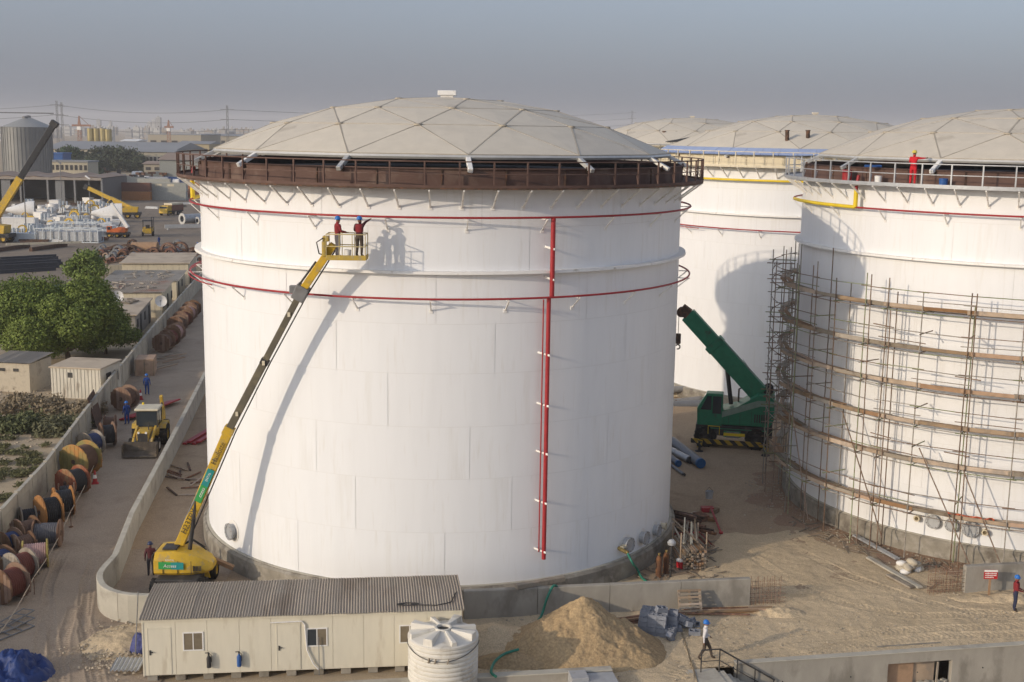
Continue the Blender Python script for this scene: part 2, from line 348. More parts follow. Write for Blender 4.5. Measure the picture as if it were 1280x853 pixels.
# ------------------------------------------------------------------ storage tanks
TR, ZP, ZD = 13.0, 1.0, 19.72                       # shell radius, plinth top, gangway deck
COURSES = [1.03, 3.62, 6.2, 8.7, 11.2, 13.5, 15.86, 17.9, 19.66]
PLATES = {}
def plate_mesh(i):
    if i in PLATES: return PLATES[i]
    z0, z1 = COURSES[i] + .009, COURSES[i + 1] - .009; n = 11; da = 360 / 11; eps = .10; r = TR
    vs = []; fs = []; nn = []
    for k in range(n + 1):
        a = eps / 2 + (da - eps) * k / n
        for z in (z0, z1): vs.append(pol(a, r, z)); nn.append(pol(a, 1, 0))
    for k in range(n): fs.append((2 * k, 2 * k + 2, 2 * k + 3, 2 * k + 1))
    b = len(vs)
    for k in range(n + 1):
        a = eps / 2 + (da - eps) * k / n
        for z in (z0, z1): vs.append(pol(a, r - .012, z)); nn.append(pol(a, 1, 0))
    for k in range(n):
        fs.append((2 * k, b + 2 * k, b + 2 * k + 2, 2 * k + 2)); fs.append((2 * k + 1, 2 * k + 3, b + 2 * k + 3, b + 2 * k + 1))
    fs += [(0, 1, b + 1, b), (2 * n, b + 2 * n, b + 2 * n + 1, 2 * n + 1)]
    me = bpy.data.meshes.new('shell_plate'); me.from_pydata(vs, [], fs); me.materials.append(WHITE)
    me.polygons.foreach_set('use_smooth', [p < n for p in range(len(fs))])
    me.normals_split_custom_set_from_vertices([tuple(v) for v in nn])
    PLATES[i] = me; return me
def zsph(r): return 23.95 - 28.1 + math.sqrt(28.1 ** 2 - r * r)
def tri_mesh(a, b, c, inset=.05, th=.03):
    P = [Vector(p) for p in (a, b, c)]; ce = sum(P, Vector()) / 3; n = (P[1] - P[0]).cross(P[2] - P[0]).normalized()
    if n.z < 0: n = -n; P = [P[0], P[2], P[1]]
    Q = [p + (ce - p).normalized() * inset for p in P]
    # a slight crown in each sheet keeps the facets from looking like ruled card
    m = [(Q[i] + Q[(i + 1) % 3]) / 2 for i in range(3)]
    top = [q + n * .01 for q in Q] + [x + n * .02 for x in m] + [ce + n * .05]
    bot = [q - n * th for q in Q]
    mb = MB(); mb.add(top + bot, [(0, 3, 6), (3, 1, 6), (1, 4, 6), (4, 2, 6), (2, 5, 6), (5, 0, 6), (7, 9, 8), (0, 7, 8, 1, 3), (1, 8, 9, 2, 4), (2, 9, 7, 0, 5)]); return mb
def tank(label, c, kindt):
    t = thing('storage_tank', label, 'storage tank', (c[0], c[1], 0), group='white storage tanks of the compound')
    vis = kindt in 'AC'
    m = MB(); m.lathe([(13.32, -.4), (13.32, .9), (13.22, 1.0), (12.6, 1.0)], 128); m.build('plinth', CONCD, t, 40)
    m = MB(); m.lathe([(13.14, 1.0), (13.14, 1.035), (12.9, 1.035)], 128); m.build('base_rim', CONCL, t, 30)
    m = MB(); m.lathe([(TR - .012, 1.0), (TR - .012, 19.72)], 160); sh = m.build('shell', SEAM, t, 180)
    for i in range(8):
        o0 = [4, 18, 9, 25, 14, 2, 21, 11][i] + (7 if kindt == 'C' else 0)
        for k in range(11):
            a = (o0 + k * 360 / 11) % 360
            if 118 < (a + 16) % 360 < 242: continue
            o = inst(PLATES.get(i) or plate_mesh(i), 'shell_plate', sh); o.rotation_euler = (0, 0, R_(a))
    band = {'A': PRIMER, 'C': PRIMER, 'B': CREAMP, 'D': CREAMP}[kindt]
    m = MB(); m.lathe([(TR, 19.72), (TR, 20.48), (TR + .1, 20.48), (TR + .1, 20.54), (TR - .03, 20.54), (TR - .03, 19.0)], 112); ub = m.build('top_course', band, t, 30)
    for k in range(28):                                            # patch seams on the top course
        a = k * 360 / 28 + 3
        b = MB(); b.beam(pol(a, TR + .02, 19.75), pol(a, TR + .02, 20.46), .06, .05, up=pol(a, 1)); b.build('seam_strip', DARKRUST if vis else CREAMP, ub)
    m = MB(); m.lathe([(TR - .02, 15.92), (TR + .34, 15.92), (TR + .36, 15.80), (TR + .30, 15.80), (TR + .30, 15.87), (TR - .02, 15.87)], 128); m.build('wind_girder', WHITE2, t, 30)
    # gangway
    RO = 14.15
    m = MB(); m.lathe([(TR, ZD), (RO, ZD), (RO, ZD - .09), (TR, ZD - .09)], 116); m.build('gangway_deck', {'A': DARKRUST, 'C': GALV}.get(kindt, CREAMP), t, 30)
    pm = {'A': PRIMER, 'C': GALV}.get(kindt, CREAMP)
    NB = 58; step = 360 / NB
    pb = MB(); pb.beam((0, 0, ZD - .1), (0, 0, ZD + 1.12), .07, .07); pb.beam((.0, .0, ZD), (.0, .12, ZD + .5), .03, .03)
    p0 = None; b0 = None
    for k in range(NB):
        a = k * step; p = pol(a, RO - .04)
        if p0 is None: p0 = pb.build('rail_post', pm, t)
        else: inst(p0, 'rail_post', t)
        o = t.children[-1]; 
    posts = [o for o in t.children if o.name.startswith('rail_post')]
    for k, o in enumerate(posts):
        p = pol(k * step, RO - .04); o.location = p; o.rotation_euler = (0, 0, R_(k * step))
    for z, r in ((ZD + 1.12, .032), (ZD + .58, .024)):
        m = MB(); m.tube([pol(k * step, RO - .04, z) for k in range(NB)], r, 6, closed=True); m.build('hand_rail', pm, t, 60)
    m = MB(); m.lathe([(RO + .01, ZD - .02), (RO + .01, ZD + .10)], 116); m.build('toe_plate', pm, t, 60)
    bb = MB(); bb.beam((0, -TR, 18.76), (0, -RO + .05, ZD - .12), .07, .07); bb.beam((0, -TR, ZD - .14), (0, -RO + .02, ZD - .14), .06, .06); bb.bx(-.09, .09, -TR - .03, -TR + .02, 18.66, 18.86)
    for k in range(NB):
        if b0 is None: b0 = bb.build('gangway_bracket', WHITE2, t)
        else: inst(b0, 'gangway_bracket', t, rz=R_(k * step))
        t.children[-1]
    brs = [o for o in t.children if o.name.startswith('gangway_bracket')]
    for k, o in enumerate(brs): o.rotation_euler = (0, 0, R_(k * step + .8))
    # ring mains with their brackets
    for z, r, rr, cnt, ph in ((18.36, TR + .52, .05, 23, 8.), (14.72, TR + .60, .05, 24, 1.)):
        if (kindt == 'C' and z < 15) or (kindt in 'BD' and z > 15): continue
        m = MB(); m.tube([pol(q, r, z) for q in np.linspace(0, 360, 120, endpoint=False)], rr, 8, closed=True); m.build('ring_main', REDP, t, 60)
        if z < 15:
            m = MB(); m.tube([pol(q, r + .1, z - .16) for q in np.linspace(-95, -52, 24)], .03, 6); m.build('drain_pipe', REDP, t, 60)
        b = MB(); b.beam((0, -TR, z - .09), (0, -r - .1, z - .09), .06, .05); b.beam((0, -TR, z - .62), (0, -r - .03, z - .1), .06, .05); b.bx(-.08, .08, -TR - .03, -TR + .02, z - .72, z - .54)
        q0 = b.build('pipe_bracket', WHITE2, t)
        for k in range(cnt):
            a = R_(ph + k * 360 / cnt)
            if k == 0: q0.rotation_euler = (0, 0, a)
            else: inst(q0, 'pipe_bracket', t, rz=a)
    # yellow feed at the left of the tank
    ay = {'A': -84, 'C': -62}.get(kindt, -70)
    if kindt in 'AC':
        m = MB(); m.tube([pol(ay, TR + .52, 18.36), pol(ay, TR + .52, 19.3)], .12, 10); m.build('feed_pipe', YELP2, t, 60)
        m = MB(); m.tube([pol(ay, TR + .52, 19.3), pol(ay, TR + .52, 19.6), pol(ay, TR + .4, 20.1)], .09, 8); m.build('feed_pipe', REDP, t, 60)
        a1 = -100 if kindt == 'A' else -98
        m = MB(); m.tube([pol(q, TR + .52, 18.37) for q in np.linspace(a1, ay, 16)], .10, 8); m.build('feed_pipe', YELP2, t, 60)
    else:
        m = MB(); m.tube([pol(q, TR + .55, 18.62) for q in np.linspace(-75, 40, 60)], .09, 8); m.build('feed_pipe', YELP2, t, 60)
    if kindt == 'A':                                              # riser with clamps
        m = MB(); m.tube([pol(24.5, TR + .44, 2.15), pol(24.5, TR + .44, 14.72)], .105, 10); m.build('riser', REDP, t, 60)
        m = MB(); m.tube([pol(23.6, TR + .32, 2.5), pol(23.6, TR + .32, 14.6)], .035, 6); m.build('riser', REDP, t, 60)
        m = MB(); m.tube([pol(25.1, TR + .46, 14.7), pol(25.1, TR + .46, 18.36)], .115, 10); m.build('riser', REDP, t, 60)
        for z in (2.5, 4.9, 7.3, 9.6, 12.0):
            m = MB(); m.beam(pol(23.2, TR, z + .1), pol(24.6, TR + .62, z + .02), .05, .09); m.build('riser_clamp', WHITE2, t)
        for z in (15.5, 16.9):
            m = MB(); m.beam(pol(24.4, TR, z + .1), pol(25.2, TR + .62, z + .02), .05, .09); m.build('riser_clamp', WHITE2, t)
    # manholes and nozzles
    noz = {'A': [(-51, 1.95, .44, .3), (62.5, 1.6, .34, .32), (55.6, 1.66, .36, .34), (48.8, 1.72, .38, .36), (67.5, 1.5, .2, .3)],
           'C': [(-40.5, 1.95, .17, .35), (-36.8, 1.95, .38, .3), (-32.6, 1.95, .36, .3), (-28.4, 1.9, .44, .3), (-25.3, 1.85, .17, .35)]}.get(kindt, [])
    for a, z, r, l in noz:
        # axis along local -Y of a frame turned by a
        m = MB(); m.lathe([(r * .82, 0), (r * .82, -l + .08), (r, -l + .08), (r, -l), (r * .7, -l), (r * .7, -l + .04), (0.001, -l + .04)] if r > .3 else [(r * .8, 0), (r * .8, -l + .06), (r, -l + .06), (r, -l), (r * .65, -l), (r * .65, -.02), (.001, -.02)], 24, (0, -TR, z), axis='y')
        n = m.build('nozzle' if r < .4 else 'manhole', GALV if r > .3 else CREAMP, t, 40); n.rotation_euler = (0, 0, R_(a))
        m = MB(); m.lathe([(r * 1.3, 0), (r * 1.3, -.02), (r * .8, -.02)], 24, (0, -TR, z), axis='y'); p = m.build('reinforcing_plate', WHITE2, n, 40)
        if r > .3:
            m = MB()
            for k in range(10):
                b = k * PI / 5; m.bar((r * .86 * math.sin(b), -TR - l - .02, z + r * .86 * math.cos(b)), (r * .86 * math.sin(b), -TR - l + .12, z + r * .86 * math.cos(b)), .022, 6)
            m.build('flange_bolts', DARKRUST, n)
    # dome roof
    E, N2, N3 = 14, 14, 10
    ringE = [pol(8.5 + k * 360 / E, 12.3, zsph(12.3)) for k in range(E)]
    ring2 = [pol(-4.3 + k * 360 / N2, 9.12, zsph(9.12)) for k in range(N2)]
    ring3 = [pol(7.5 + k * 36., 6.2, zsph(6.2)) for k in range(N3)]
    ring4 = [pol(26 + k * 72., 3.1, zsph(3.1)) for k in range(5)]
    ang = lambda p: math.degrees(math.atan2(p.x, -p.y)) % 360
    tris = []
    def zip_rings(A, B):
        A = sorted(A, key=ang); B = sorted(B, key=ang); i = j = 0; na, nb = len(A), len(B)
        j0 = min(range(nb), key=lambda q: min(abs(ang(B[q]) - ang(A[0])), 360 - abs(ang(B[q]) - ang(A[0])))); B = B[j0:] + B[:j0]
        un = lambda p, q: (ang(p) - q + 540) % 360 - 180
        aA = [0.]; aB = [un(B[0], ang(A[0]))]
        for k in range(1, na + 1): aA.append(aA[-1] + (ang(A[k % na]) - ang(A[k - 1])) % 360)
        for k in range(1, nb + 1): aB.append(aB[-1] + (ang(B[k % nb]) - ang(B[k - 1])) % 360)
        while i < na or j < nb:
            if j >= nb or (i < na and aA[i + 1] <= aB[j + 1]): tris.append((A[i % na], A[(i + 1) % na], B[j % nb])); i += 1
            else: tris.append((A[i % na], B[(j + 1) % nb], B[j % nb])); j += 1
    zip_rings(ringE, ring2); zip_rings(ring2, ring3); zip_rings(ring3, ring4)
    apex = Vector((0, 0, zsph(0)))
    for k in range(5): tris.append((ring4[k], ring4[(k + 1) % 5], apex))
    m = MB(); m.tube([p - Vector((0, 0, .12)) for p in ringE], .11, 6, closed=True); dr = m.build('dome_roof', ALU, t, 30)
    edges = set()
    for q, tr in enumerate(tris):
        cen = sum(tr, Vector()) / 3
        if kindt == 'D' and -8 < math.degrees(math.atan2(cen.x, -cen.y)) < 2 and math.hypot(cen.x, cen.y) > 9: pass
        tri_mesh(*tr).build('roof_panel', DOMED if (kindt == 'C' or q % 7 == 3) else DOME, dr)
        for i in range(3):
            a, b = tr[i], tr[(i + 1) % 3]; k = tuple(sorted([(round(a.x, 2), round(a.y, 2), round(a.z, 2)), (round(b.x, 2), round(b.y, 2), round(b.z, 2))])); edges.add(k)
    for a, b in sorted(edges):
        m = MB(); m.beam(a, b, .085, .05); m.build('batten', BATTEN, dr)
    nd = MB(); nd.lathe([(.2, -.03), (.2, .05), (.14, .06), (.001, .065)], 14); n0 = None
    for p in ring2 + ring3 + ring4:
        if n0 is None: n0 = nd.build('node_cover', BATTEN, dr, 30); n0.location = p
        else: inst(n0, 'node_cover', dr, p)
    for k in range(E):                                             # raking supports from the eave down to the top course
        a = 8.5 + k * 360 / E
        m = MB(); m.beam(pol(a, 12.2, zsph(12.3) - .12), pol(a, 13.35, 20.42), .22, .2); m.build('eave_support', ALU if k % 3 else WHITE2, t, bevel=.02)
        m = MB(); m.beam(pol(a, TR + .02, 20.3), pol(a, TR + .04, 20.6), .24, .1); m.build('support_shoe', DARKRUST, t)
    m = MB(); vs_ = 1. if kindt == 'A' else .55; m.box((.2, -.1, 23.97 + .2 * vs_), (1.0 * vs_, .6 * vs_, .26 * vs_)); m.box((.2, -.1, 23.97), (.7 * vs_, .4 * vs_, .25)); m.build('roof_vent', WHITE2 if kindt == 'A' else DOME, t, bevel=.03)
    m = MB(); m.lathe([(TR - .1, 20.3), (TR - .1, 20.0), (.01, 20.0)], 64); m.build('interior_shade_disc', DARK, t)  # dark disc stands in for the unlit inside seen below the eave
    return t
TA = (-3.913, 67.78); TC = (30.56, 73.4); TB = (25.9, 108.4); TD = (20.1, 142.6)
tankA = tank('large white storage tank in the centre with red riser pipe and brown top band', TA, 'A')
tankC = tank('white storage tank at the right wrapped in bamboo-like pole scaffolding', TC, 'C')
tankB = tank('white storage tank behind the green crane with blue sheets along its roof edge', TB, 'B')
tankD = tank('farthest storage tank, only its pale domed roof showing beyond the others', TD, 'D')
tankC['label'] = 'white storage tank at the right wrapped in pole and plank scaffolding'
# blue sheeting and flue posts on tank B, posts and a painted dark roof gap on tank D
for k in range(58):
    a = -92 + k * 360 / 58.
    if k > 26: break
    m = MB(); p = [pol(a, 12.5, zsph(12.3) + .02), pol(a + 6.1, 12.5, zsph(12.3) + .02), pol(a + 6.1, 13.5, 20.62), pol(a, 13.5, 20.62)]
    m.add(p + [q - Vector((0, 0, .03)) for q in p], [(0, 1, 2, 3), (7, 6, 5, 4), (0, 4, 5, 1), (1, 5, 6, 2), (2, 6, 7, 3), (3, 7, 4, 0)])
    m.build('blue_sheet', mat('pale_blue_sheet', (.30, .37, .55), rough=.5, var=.08), tankB)
for tk, lst in ((tankB, [(984, 186, 164), (1010, 186, 164)]), (tankD, [(830, 176, 165), (846, 174, 165)])):
    for x, y0, y1 in lst:
        Y = (TB[1] - 9.8) if tk is tankB else (TD[1] - 8.5)
        p = atY(x, y0, Y); q = atY(x, y1, Y); o = tk.location
        m = MB(); m.tube([p - o - Vector((0, 0, .35)), q - o], .16, 10); m.tube([q - o, q - o + Vector((0, 0, .08))], .2, 10); m.build('roof_leg_sleeve', DARKRUST, tk, 40)
m = MB(); ph = [pol(a, r, zsph(r) + .1) for a, r in ((-20, 12.2), (4, 12.2), (2, 10.3))]
m.add(ph + [q + Vector((0, 0, .05)) for q in ph], [(0, 2, 1), (3, 4, 5), (0, 1, 4, 3), (1, 2, 5, 4), (2, 0, 3, 5)]); m.build('panel_gap_shade', DARK, tankD)  # dark plate on the roof stands in for the shade inside a missing panel

m = MB(); m.tube([pol(-9.5, TR + .8, 19.6), pol(-9.6, TR + .5, 16), pol(-9.9, TR + .35, 12)], .035, 5); m.build('hanging_rope', DARK, tankB)
# ------------------------------------------------------------------ scaffolding round tank C
POLES = [mat('green_scaffold_tube', (.20, .24, .10), rough=.7, var=.25, c2=(.22, .15, .09), c2amt=.4, c2scale=6, rnd=.3),
         mat('rusty_scaffold_tube', (.20, .125, .08), rough=.8, var=.25, c2=(.28, .24, .18), c2amt=.3, c2scale=6, rnd=.3),
         mat('grey_scaffold_tube', (.27, .245, .205), rough=.6, var=.2, c2=(.2, .13, .09), c2amt=.35, c2scale=6, rnd=.3)]
sca = thing('scaffolding', 'tall pole scaffolding with timber plank levels hugging the right tank', 'scaffolding', (TC[0], TC[1], 0))
LV = [2.65, 5.3, 7.35, 9.3, 11.25, 13.35]
OUT = [-128, -119, -110, -101, -93, -85, -77, -68.5, -61.5, -53.5, -48.5, -40.5, -31.2, -21, -11, -1, 9, 19, 29]
ro, ri = 14.55, 13.55
def tubeobj(name, p, q, r, k, par):
    m = MB(); m.bar(p, q, r, 7); return m.build(name, POLES[k % 3], par, 60)
rs = random.Random(5); allp = []
for i, a in enumerate(OUT):
    for rad in (ro, ri):
        top = rs.uniform(13.9, 16.2) if a < -60 else rs.uniform(13.6, 15.6)
        if rad == ri: top -= rs.uniform(0, .9)
        if rad == ri and a > -62 and i % 2: continue
        j = rs.uniform(-.25, .25)
        tubeobj('standard', pol(a + j, rad, 0), pol(a + rs.uniform(-.45, .45), rad + rs.uniform(-.05, .05), top), .031, rs.randrange(3) if a > -60 else 2 - rs.randrange(2), sca)
    if a in (-48.5, -31.2, -53.5, -77):                                # doubled standards
        tubeobj('standard', pol(a + 1.5, ro - .03, 0), pol(a + 1.2, ro + .05, rs.uniform(13, 15.4)), .031, rs.randrange(3), sca)
for li, z in enumerate(LV):
    for i in range(len(OUT) - 1):
        a, b = OUT[i], OUT[i + 1]
        for rad in (ro, ri):
            tubeobj('ledger', pol(a - 1, rad + .07, z - .1), pol(b + 1, rad + .07, z - .1 + rs.uniform(-.03, .03)), .026, rs.randrange(3), sca)
        for dz, pr in ((1.0, .9), (.5, .28)):
            if rs.random() < pr: tubeobj('ledger', pol(a - 1.2, ro + .07, z + dz), pol(b + 1.2, ro + .07, z + dz + rs.uniform(-.06, .06)), .024, rs.randrange(3), sca)
        tubeobj('transom', pol(a + .4, ri - .3, z - .04), pol(a + .4, ro + .35, z - .04), .03, rs.randrange(3), sca)
        if rs.random() < .3: tubeobj('transom', pol(a + .4, ri - .3, z + .95), pol(a + .4, ro + .4, z + .95), .03, rs.randrange(3), sca)
        # deck boards and toe board
        wm = [WOOD, WOODO, WOODG]
        for k in range(3 if a > -75 else 2):
            r = ri + .12 + k * .30 + rs.uniform(-.03, .03); m = MB(); sh = rs.uniform(-1.2, .6); lift = .02 + (i % 2) * .045
            m.beam(pol(a + sh, r, z + lift), pol(b + .8, r, z + lift + rs.uniform(-.01, .03)), .25, .042); m.build('plank', wm[rs.choice((0, 0, 2, 2, 1))], sca)
        if a < -86: continue
        m = MB(); hb = .19 + rs.uniform(-.03, .04)
        m.beam(pol(a + rs.uniform(-.8, 0), ro - .07, z + .15), pol(b + rs.uniform(0, .8), ro - .07, z + .15 + rs.uniform(-.03, .03)), .045, hb)
        m.build('toe_board', wm[rs.choice((0, 1, 2, 2, 0)) if a > -60 else rs.choice((0, 2))], sca)
for (a0, z0, a1, z1) in ((-57.5, 7.3, -45.5, .9), (-39, 6.2, -27, .3), (-30, 5.4, -20.5, .1), (-78, 8, -66, .5)):
    tubeobj('brace', pol(a0, ro + .12, z0), pol(a1, ro + .16, z1), .034, 1, sca)
for (a, z, w) in ((-49, 12.4, 1.2), (-31, 10.2, 1.5), (-48, 6.5, 1.1), (-32, 6.2, 1.2)):
    tubeobj('putlog', pol(a - 2, ro + .1, z), pol(a + 3, ro + .2, z - .05), .03, 1, sca)
# orange hose coil left on the lowest boards
m = MB(); m.tube([pol(-33 + k * .5, 14.0 + .12 * math.sin(k * 1.3), LV[0] + .14 + .05 * math.cos(k * 1.1)) for k in range(20)], .05, 6)
o = m.build('hose', mat('orange_hose', (.55, .13, .06), rough=.6), None, 60); o.location = (TC[0], TC[1], 0); tag(o, 'orange hose lying on the lowest scaffold boards', 'hose')

# ------------------------------------------------------------------ bund walls
def wall_strip(name, pts, h, th, m, label, cat='wall', joint=3.2, base=-.05, group=None):
    """poured concrete wall along a polyline, in separate pours with recessed joints"""
    o = Vector((pts[0][0], pts[0][1], 0)); t = thing(name, label, cat, o, group=group)
    P = [Vector(p) for p in pts]
    # resample
    seg = [(P[i], P[i + 1]) for i in range(len(P) - 1)]; d = [0.]
    for a, b in seg: d.append(d[-1] + (b - a).length)
    def pt(s):
        s = max(0, min(d[-1], s))
        for i, (a, b) in enumerate(seg):
            if s <= d[i + 1] + 1e-6: return a + (b - a) * ((s - d[i]) / max(1e-6, d[i + 1] - d[i]))
        return P[-1]
    def nrm(s):
        q = pt(s + .05) - pt(s - .05); q.normalize(); return Vector((-q.y, q.x))
    n = max(1, round(d[-1] / joint)); L = d[-1] / n
    for k in range(n):
        s0, s1 = k * L + .012, (k + 1) * L - .012; ks = 5 if joint < 3 else 4; mb = MB(); vs = []
        for i in range(ks + 1):
            s = s0 + (s1 - s0) * i / ks; p = pt(s); nn = nrm(s)
            for sg, z in ((-1, base), (1, base), (1, h - .03), (.86, h), (-.86, h), (-1, h - .03)):
                q = p + nn * (th / 2 * sg); vs.append((q.x - o.x, q.y - o.y, z))
        fs = []
        for i in range(ks):
            for j in range(6): fs.append((i * 6 + j, i * 6 + (j + 1) % 6, (i + 1) * 6 + (j + 1) % 6, (i + 1) * 6 + j))
        fs += [tuple(range(5, -1, -1)), tuple(ks * 6 + j for j in range(6))]
        mb.add(vs, fs); mb.build('wall_section', m, t)
    return t
curve = [(-26.3, 103), (-24.2, 89), (-22.35, 76.3), (-20.6, 64.1), (-19.35, 57.4)]
c0 = Vector((-16.6, 55.2)); 
for k in range(1, 9):
    a = R_(172 + k * 11.5); curve.append((c0.x + 2.75 * math.cos(a), c0.y + .6 + 3.55 * math.sin(a)))
curve += [(-14.8, 52.25), (-9, 52.75), (-2.14, 53.33)]
wall_strip('bund_wall', curve, 1.4, .3, CONCL, 'long pale concrete bund wall curving round the left of the centre tank', joint=2.6)
wall_strip('bund_wall', [(-2.05, 53.34), (11.5, 55.5)], 1.4, .3, CONC, 'grey concrete bund wall behind the sand heap', joint=3.4)
wall_strip('bund_wall', [(22.5, 57.6), (60, 64.5)], 1.4, .3, CONC, 'grey concrete bund wall beside the red sign at the right edge', joint=4)
# front retaining wall with its hatch opening
rw = thing('retaining_wall', 'grey concrete retaining wall along the bottom right with a square opening', 'wall', (FW0.x, FW0.y, 0))
ux = (FW1 - FW0).normalized(); ang = math.atan2(ux.y, ux.x); rw.rotation_euler = (0, 0, ang)
Lw = 45.; ox0 = (at(1117, 830).xy - FW0).length; ox1 = (at(1200, 826).xy - FW0).length
m = MB(); m.bx(1.9, ox0, -.14, .14, -2.7, .22); m.bx(ox1, Lw, -.14, .14, -2.7, .22); m.bx(ox0, ox1, -.14, .14, -.24, .22); m.bx(ox0, ox1, -.14, .14, -2.7, -1.5)
m.build('wall_body', CONC, rw)
m = MB(); m.bx(1.88, Lw, -.18, .18, .225, .27); m.build('coping', CONCL, rw, bevel=.012)
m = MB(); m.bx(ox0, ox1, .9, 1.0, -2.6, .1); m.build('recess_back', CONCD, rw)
m = MB(); m.bx(ox0 + .02, ox0 + 1.35, .15, .2, -1.45, -.3); m.build('plywood_sheet', WOODO, rw)
m = MB(); m.bx(ox0 + 1.4, ox0 + 2.4, .25, .3, -1.45, -.25); m.build('plywood_sheet', WOOD, rw)
m = MB(); m.beam((ox1 - .75, -.2, -1.5), (ox1 - .72, -.2, -.26), .07, .07); m.build('prop', WOODG, rw)
for k in range(6):
    m = MB(); x = ox0 + 1.4 + k * .28; m.box((x, .02 + (k % 2) * .05, -1.38 + (k % 3) * .03), (.26, .2, .2), rz=k * .4); m.build('block', CONCL, rw, bevel=.01)
for k in range(10):
    x = 4 + k * 3.1; m = MB(); m.lathe([(.03, .0), (.03, -.02), (.001, -.02)], 10, (x, -.14, -.7), axis='y'); m.build('tie_hole', DARK, rw)
# front left wall with ledge
fw_ = thing('front_wall', 'low concrete wall in front of the white water tank', 'wall', (-9.0, 45.05, 0)); fw_.rotation_euler = (0, 0, math.atan2(47.29 - 45.89, 4.48 + 3.96))
m = MB(); m.bx(-2, 13.45, -.16, .16, -.2, .46); m.build('wall_body', CONC, fw_); m = MB(); m.bx(-2.02, 13.47, -.2, .2, .462, .52); m.build('coping', CONCL, fw_, bevel=.012)
m = MB(); m.bx(11.6, 13.47, -1.2, -.2, -.2, .45); m.bx(11.6, 12.3, -1.0, -.25, .45, .62); m.build('ledge', GALV, fw_, bevel=.01)

# steps with handrail going down at the wall end
st = thing('stair', 'concrete steps with black steel handrail going down beside the retaining wall', 'stair', (FW0.x, FW0.y, 0), ang)
for k in range(9):
    m = MB(); m.bx(1.05 + k * .3, 1.35 + k * .3, -1.45, -.15, -2.6, -.0 - k * .17); m.build('step', CONCL, st, bevel=.01)
m = MB(); m.bx(-.3, 1.04, -1.6, .05, -2.6, .035); m.build('landing', CONCL, st, bevel=.01)
hr = [(.3, -.25, .02), (.3, -.25, 1.0), (1.1, -.25, 1.0), (3.6, -.25, -.55)]
m = MB(); m.tube([hr[1], hr[2], hr[3]], .035, 8); m.build('handrail', DARK, st, 40)
m = MB(); m.tube([(.3, -.25, .5), (1.1, -.25, .5), (3.6, -.25, -1.05)], .02, 8); m.build('mid_rail', DARK, st, 40)
for x, z0, z1 in ((.3, 0, 1.0), (1.1, -.3, 1.0), (1.9, -.7, .5), (2.7, -1.2, 0.0), (3.55, -1.7, -.52)):
    m = MB(); m.bar((x, -.25, z0), (x, -.25, z1), .03, 8); m.build('post', DARK, st)

# ------------------------------------------------------------------ site office cabin
CL = 12.8; ca = math.atan2(47.86 - 46.3, 12.72)
cb = thing('site_cabin', 'long cream site office cabin with corrugated grey roof', 'cabin', (-14.64, 46.3, 0), ca)
DEP = 3.5; ZB, ZT = .3, 2.72
m = MB(); m.bx(.02, CL - .02, .02, DEP - .02, ZB, ZT - .02); m.build('core', CABINP, cb)
bays = [0, 1.28, 2.56, 3.84, 5.12, 6.4, 7.68, 8.96, 10.24, 11.52, 12.8]
wins = {1: (.28, 1.10), 5: (.2, 1.05), 8: (.2, 1.05)}; doors = {0: (.2, 1.05), 4: (.25, 1.12)}
bays = [0, 1.28, 2.53, 3.8, 5.06, 6.28, 7.55, 8.8, 10.05, 11.4, 12.8]
for i in range(10):
    m = MB(); m.bx(bays[i] + .006, bays[i + 1] - .006, -.012, .03, ZB + .02, ZT - .12); pn = m.build('wall_panel', CABINP, cb, bevel=.004)
    if i in wins:
        a, b = wins[i]; x0, x1 = bays[i] + a, bays[i] + b
        m = MB(); z0, z1 = 1.32, 2.12; m.bx(x0, x1, -.04, -.013, z0, z0 + .05); m.bx(x0, x1, -.04, -.013, z1 - .05, z1); m.bx(x0, x0 + .05, -.04, -.013, z0 + .05, z1 - .05); m.bx(x1 - .05, x1, -.04, -.013, z0 + .05, z1 - .05)
        m.bx((x0 + x1) / 2 - .02, (x0 + x1) / 2 + .02, -.04, -.013, z0 + .05, z1 - .05); w = m.build('window', WHITE2, cb)
        for q in range(2):
            xa = x0 + .05 if q == 0 else (x0 + x1) / 2 + .02; xb = (x0 + x1) / 2 - .02 if q == 0 else x1 - .05
            m = MB(); m.bx(xa, xb, -.028, -.02, z0 + .05, z1 - .05); m.build('pane', GLASS if (i, q) == (5, 0) else mat('curtained_pane', (.20, .165, .115), rough=.15, var=.15, scale=3, spec=.6), w)
    if i in doors:
        a, b = doors[i]; x0, x1 = bays[i] + a, bays[i] + b
        m = MB(); m.bx(x0 - .05, x0, -.03, -.013, ZB + .05, 2.3); m.bx(x1, x1 + .05, -.03, -.013, ZB + .05, 2.3); m.bx(x0 - .05, x1 + .05, -.03, -.013, 2.3, 2.35); m.bx(x0 + .004, x1 - .004, -.022, -.013, ZB + .06, 2.29)
        dd = m.build('door', CABINP, cb); m = MB(); m.bx(x0 + .04, x0 + .10, -.05, -.022, 1.2, 1.4); m.bx(x0 + .05, x0 + .2, -.085, -.06, 1.31, 1.345); m.build('handle', DARK, dd)
m = MB(); m.bx(-.03, CL + .03, -.06, .03, ZT - .12, ZT + .02); m.build('fascia', CABINP, cb, bevel=.006)
for x in (0, CL):
    m = MB(); m.bx(x - .03, x + .03, -.03, .04, ZB, ZT - .12); m.build('corner_trim', CABINP, cb)
for sx, x in ((-1, 0.), (1, CL)):                                 # end walls
    for j in range(3):
        m = MB(); m.bx(x + sx * .014 - .012, x + sx * .014 + .012, .04 + j * 1.14, 1.15 + j * 1.14, ZB + .02, ZT - .02); m.build('wall_panel', CABINP, cb)
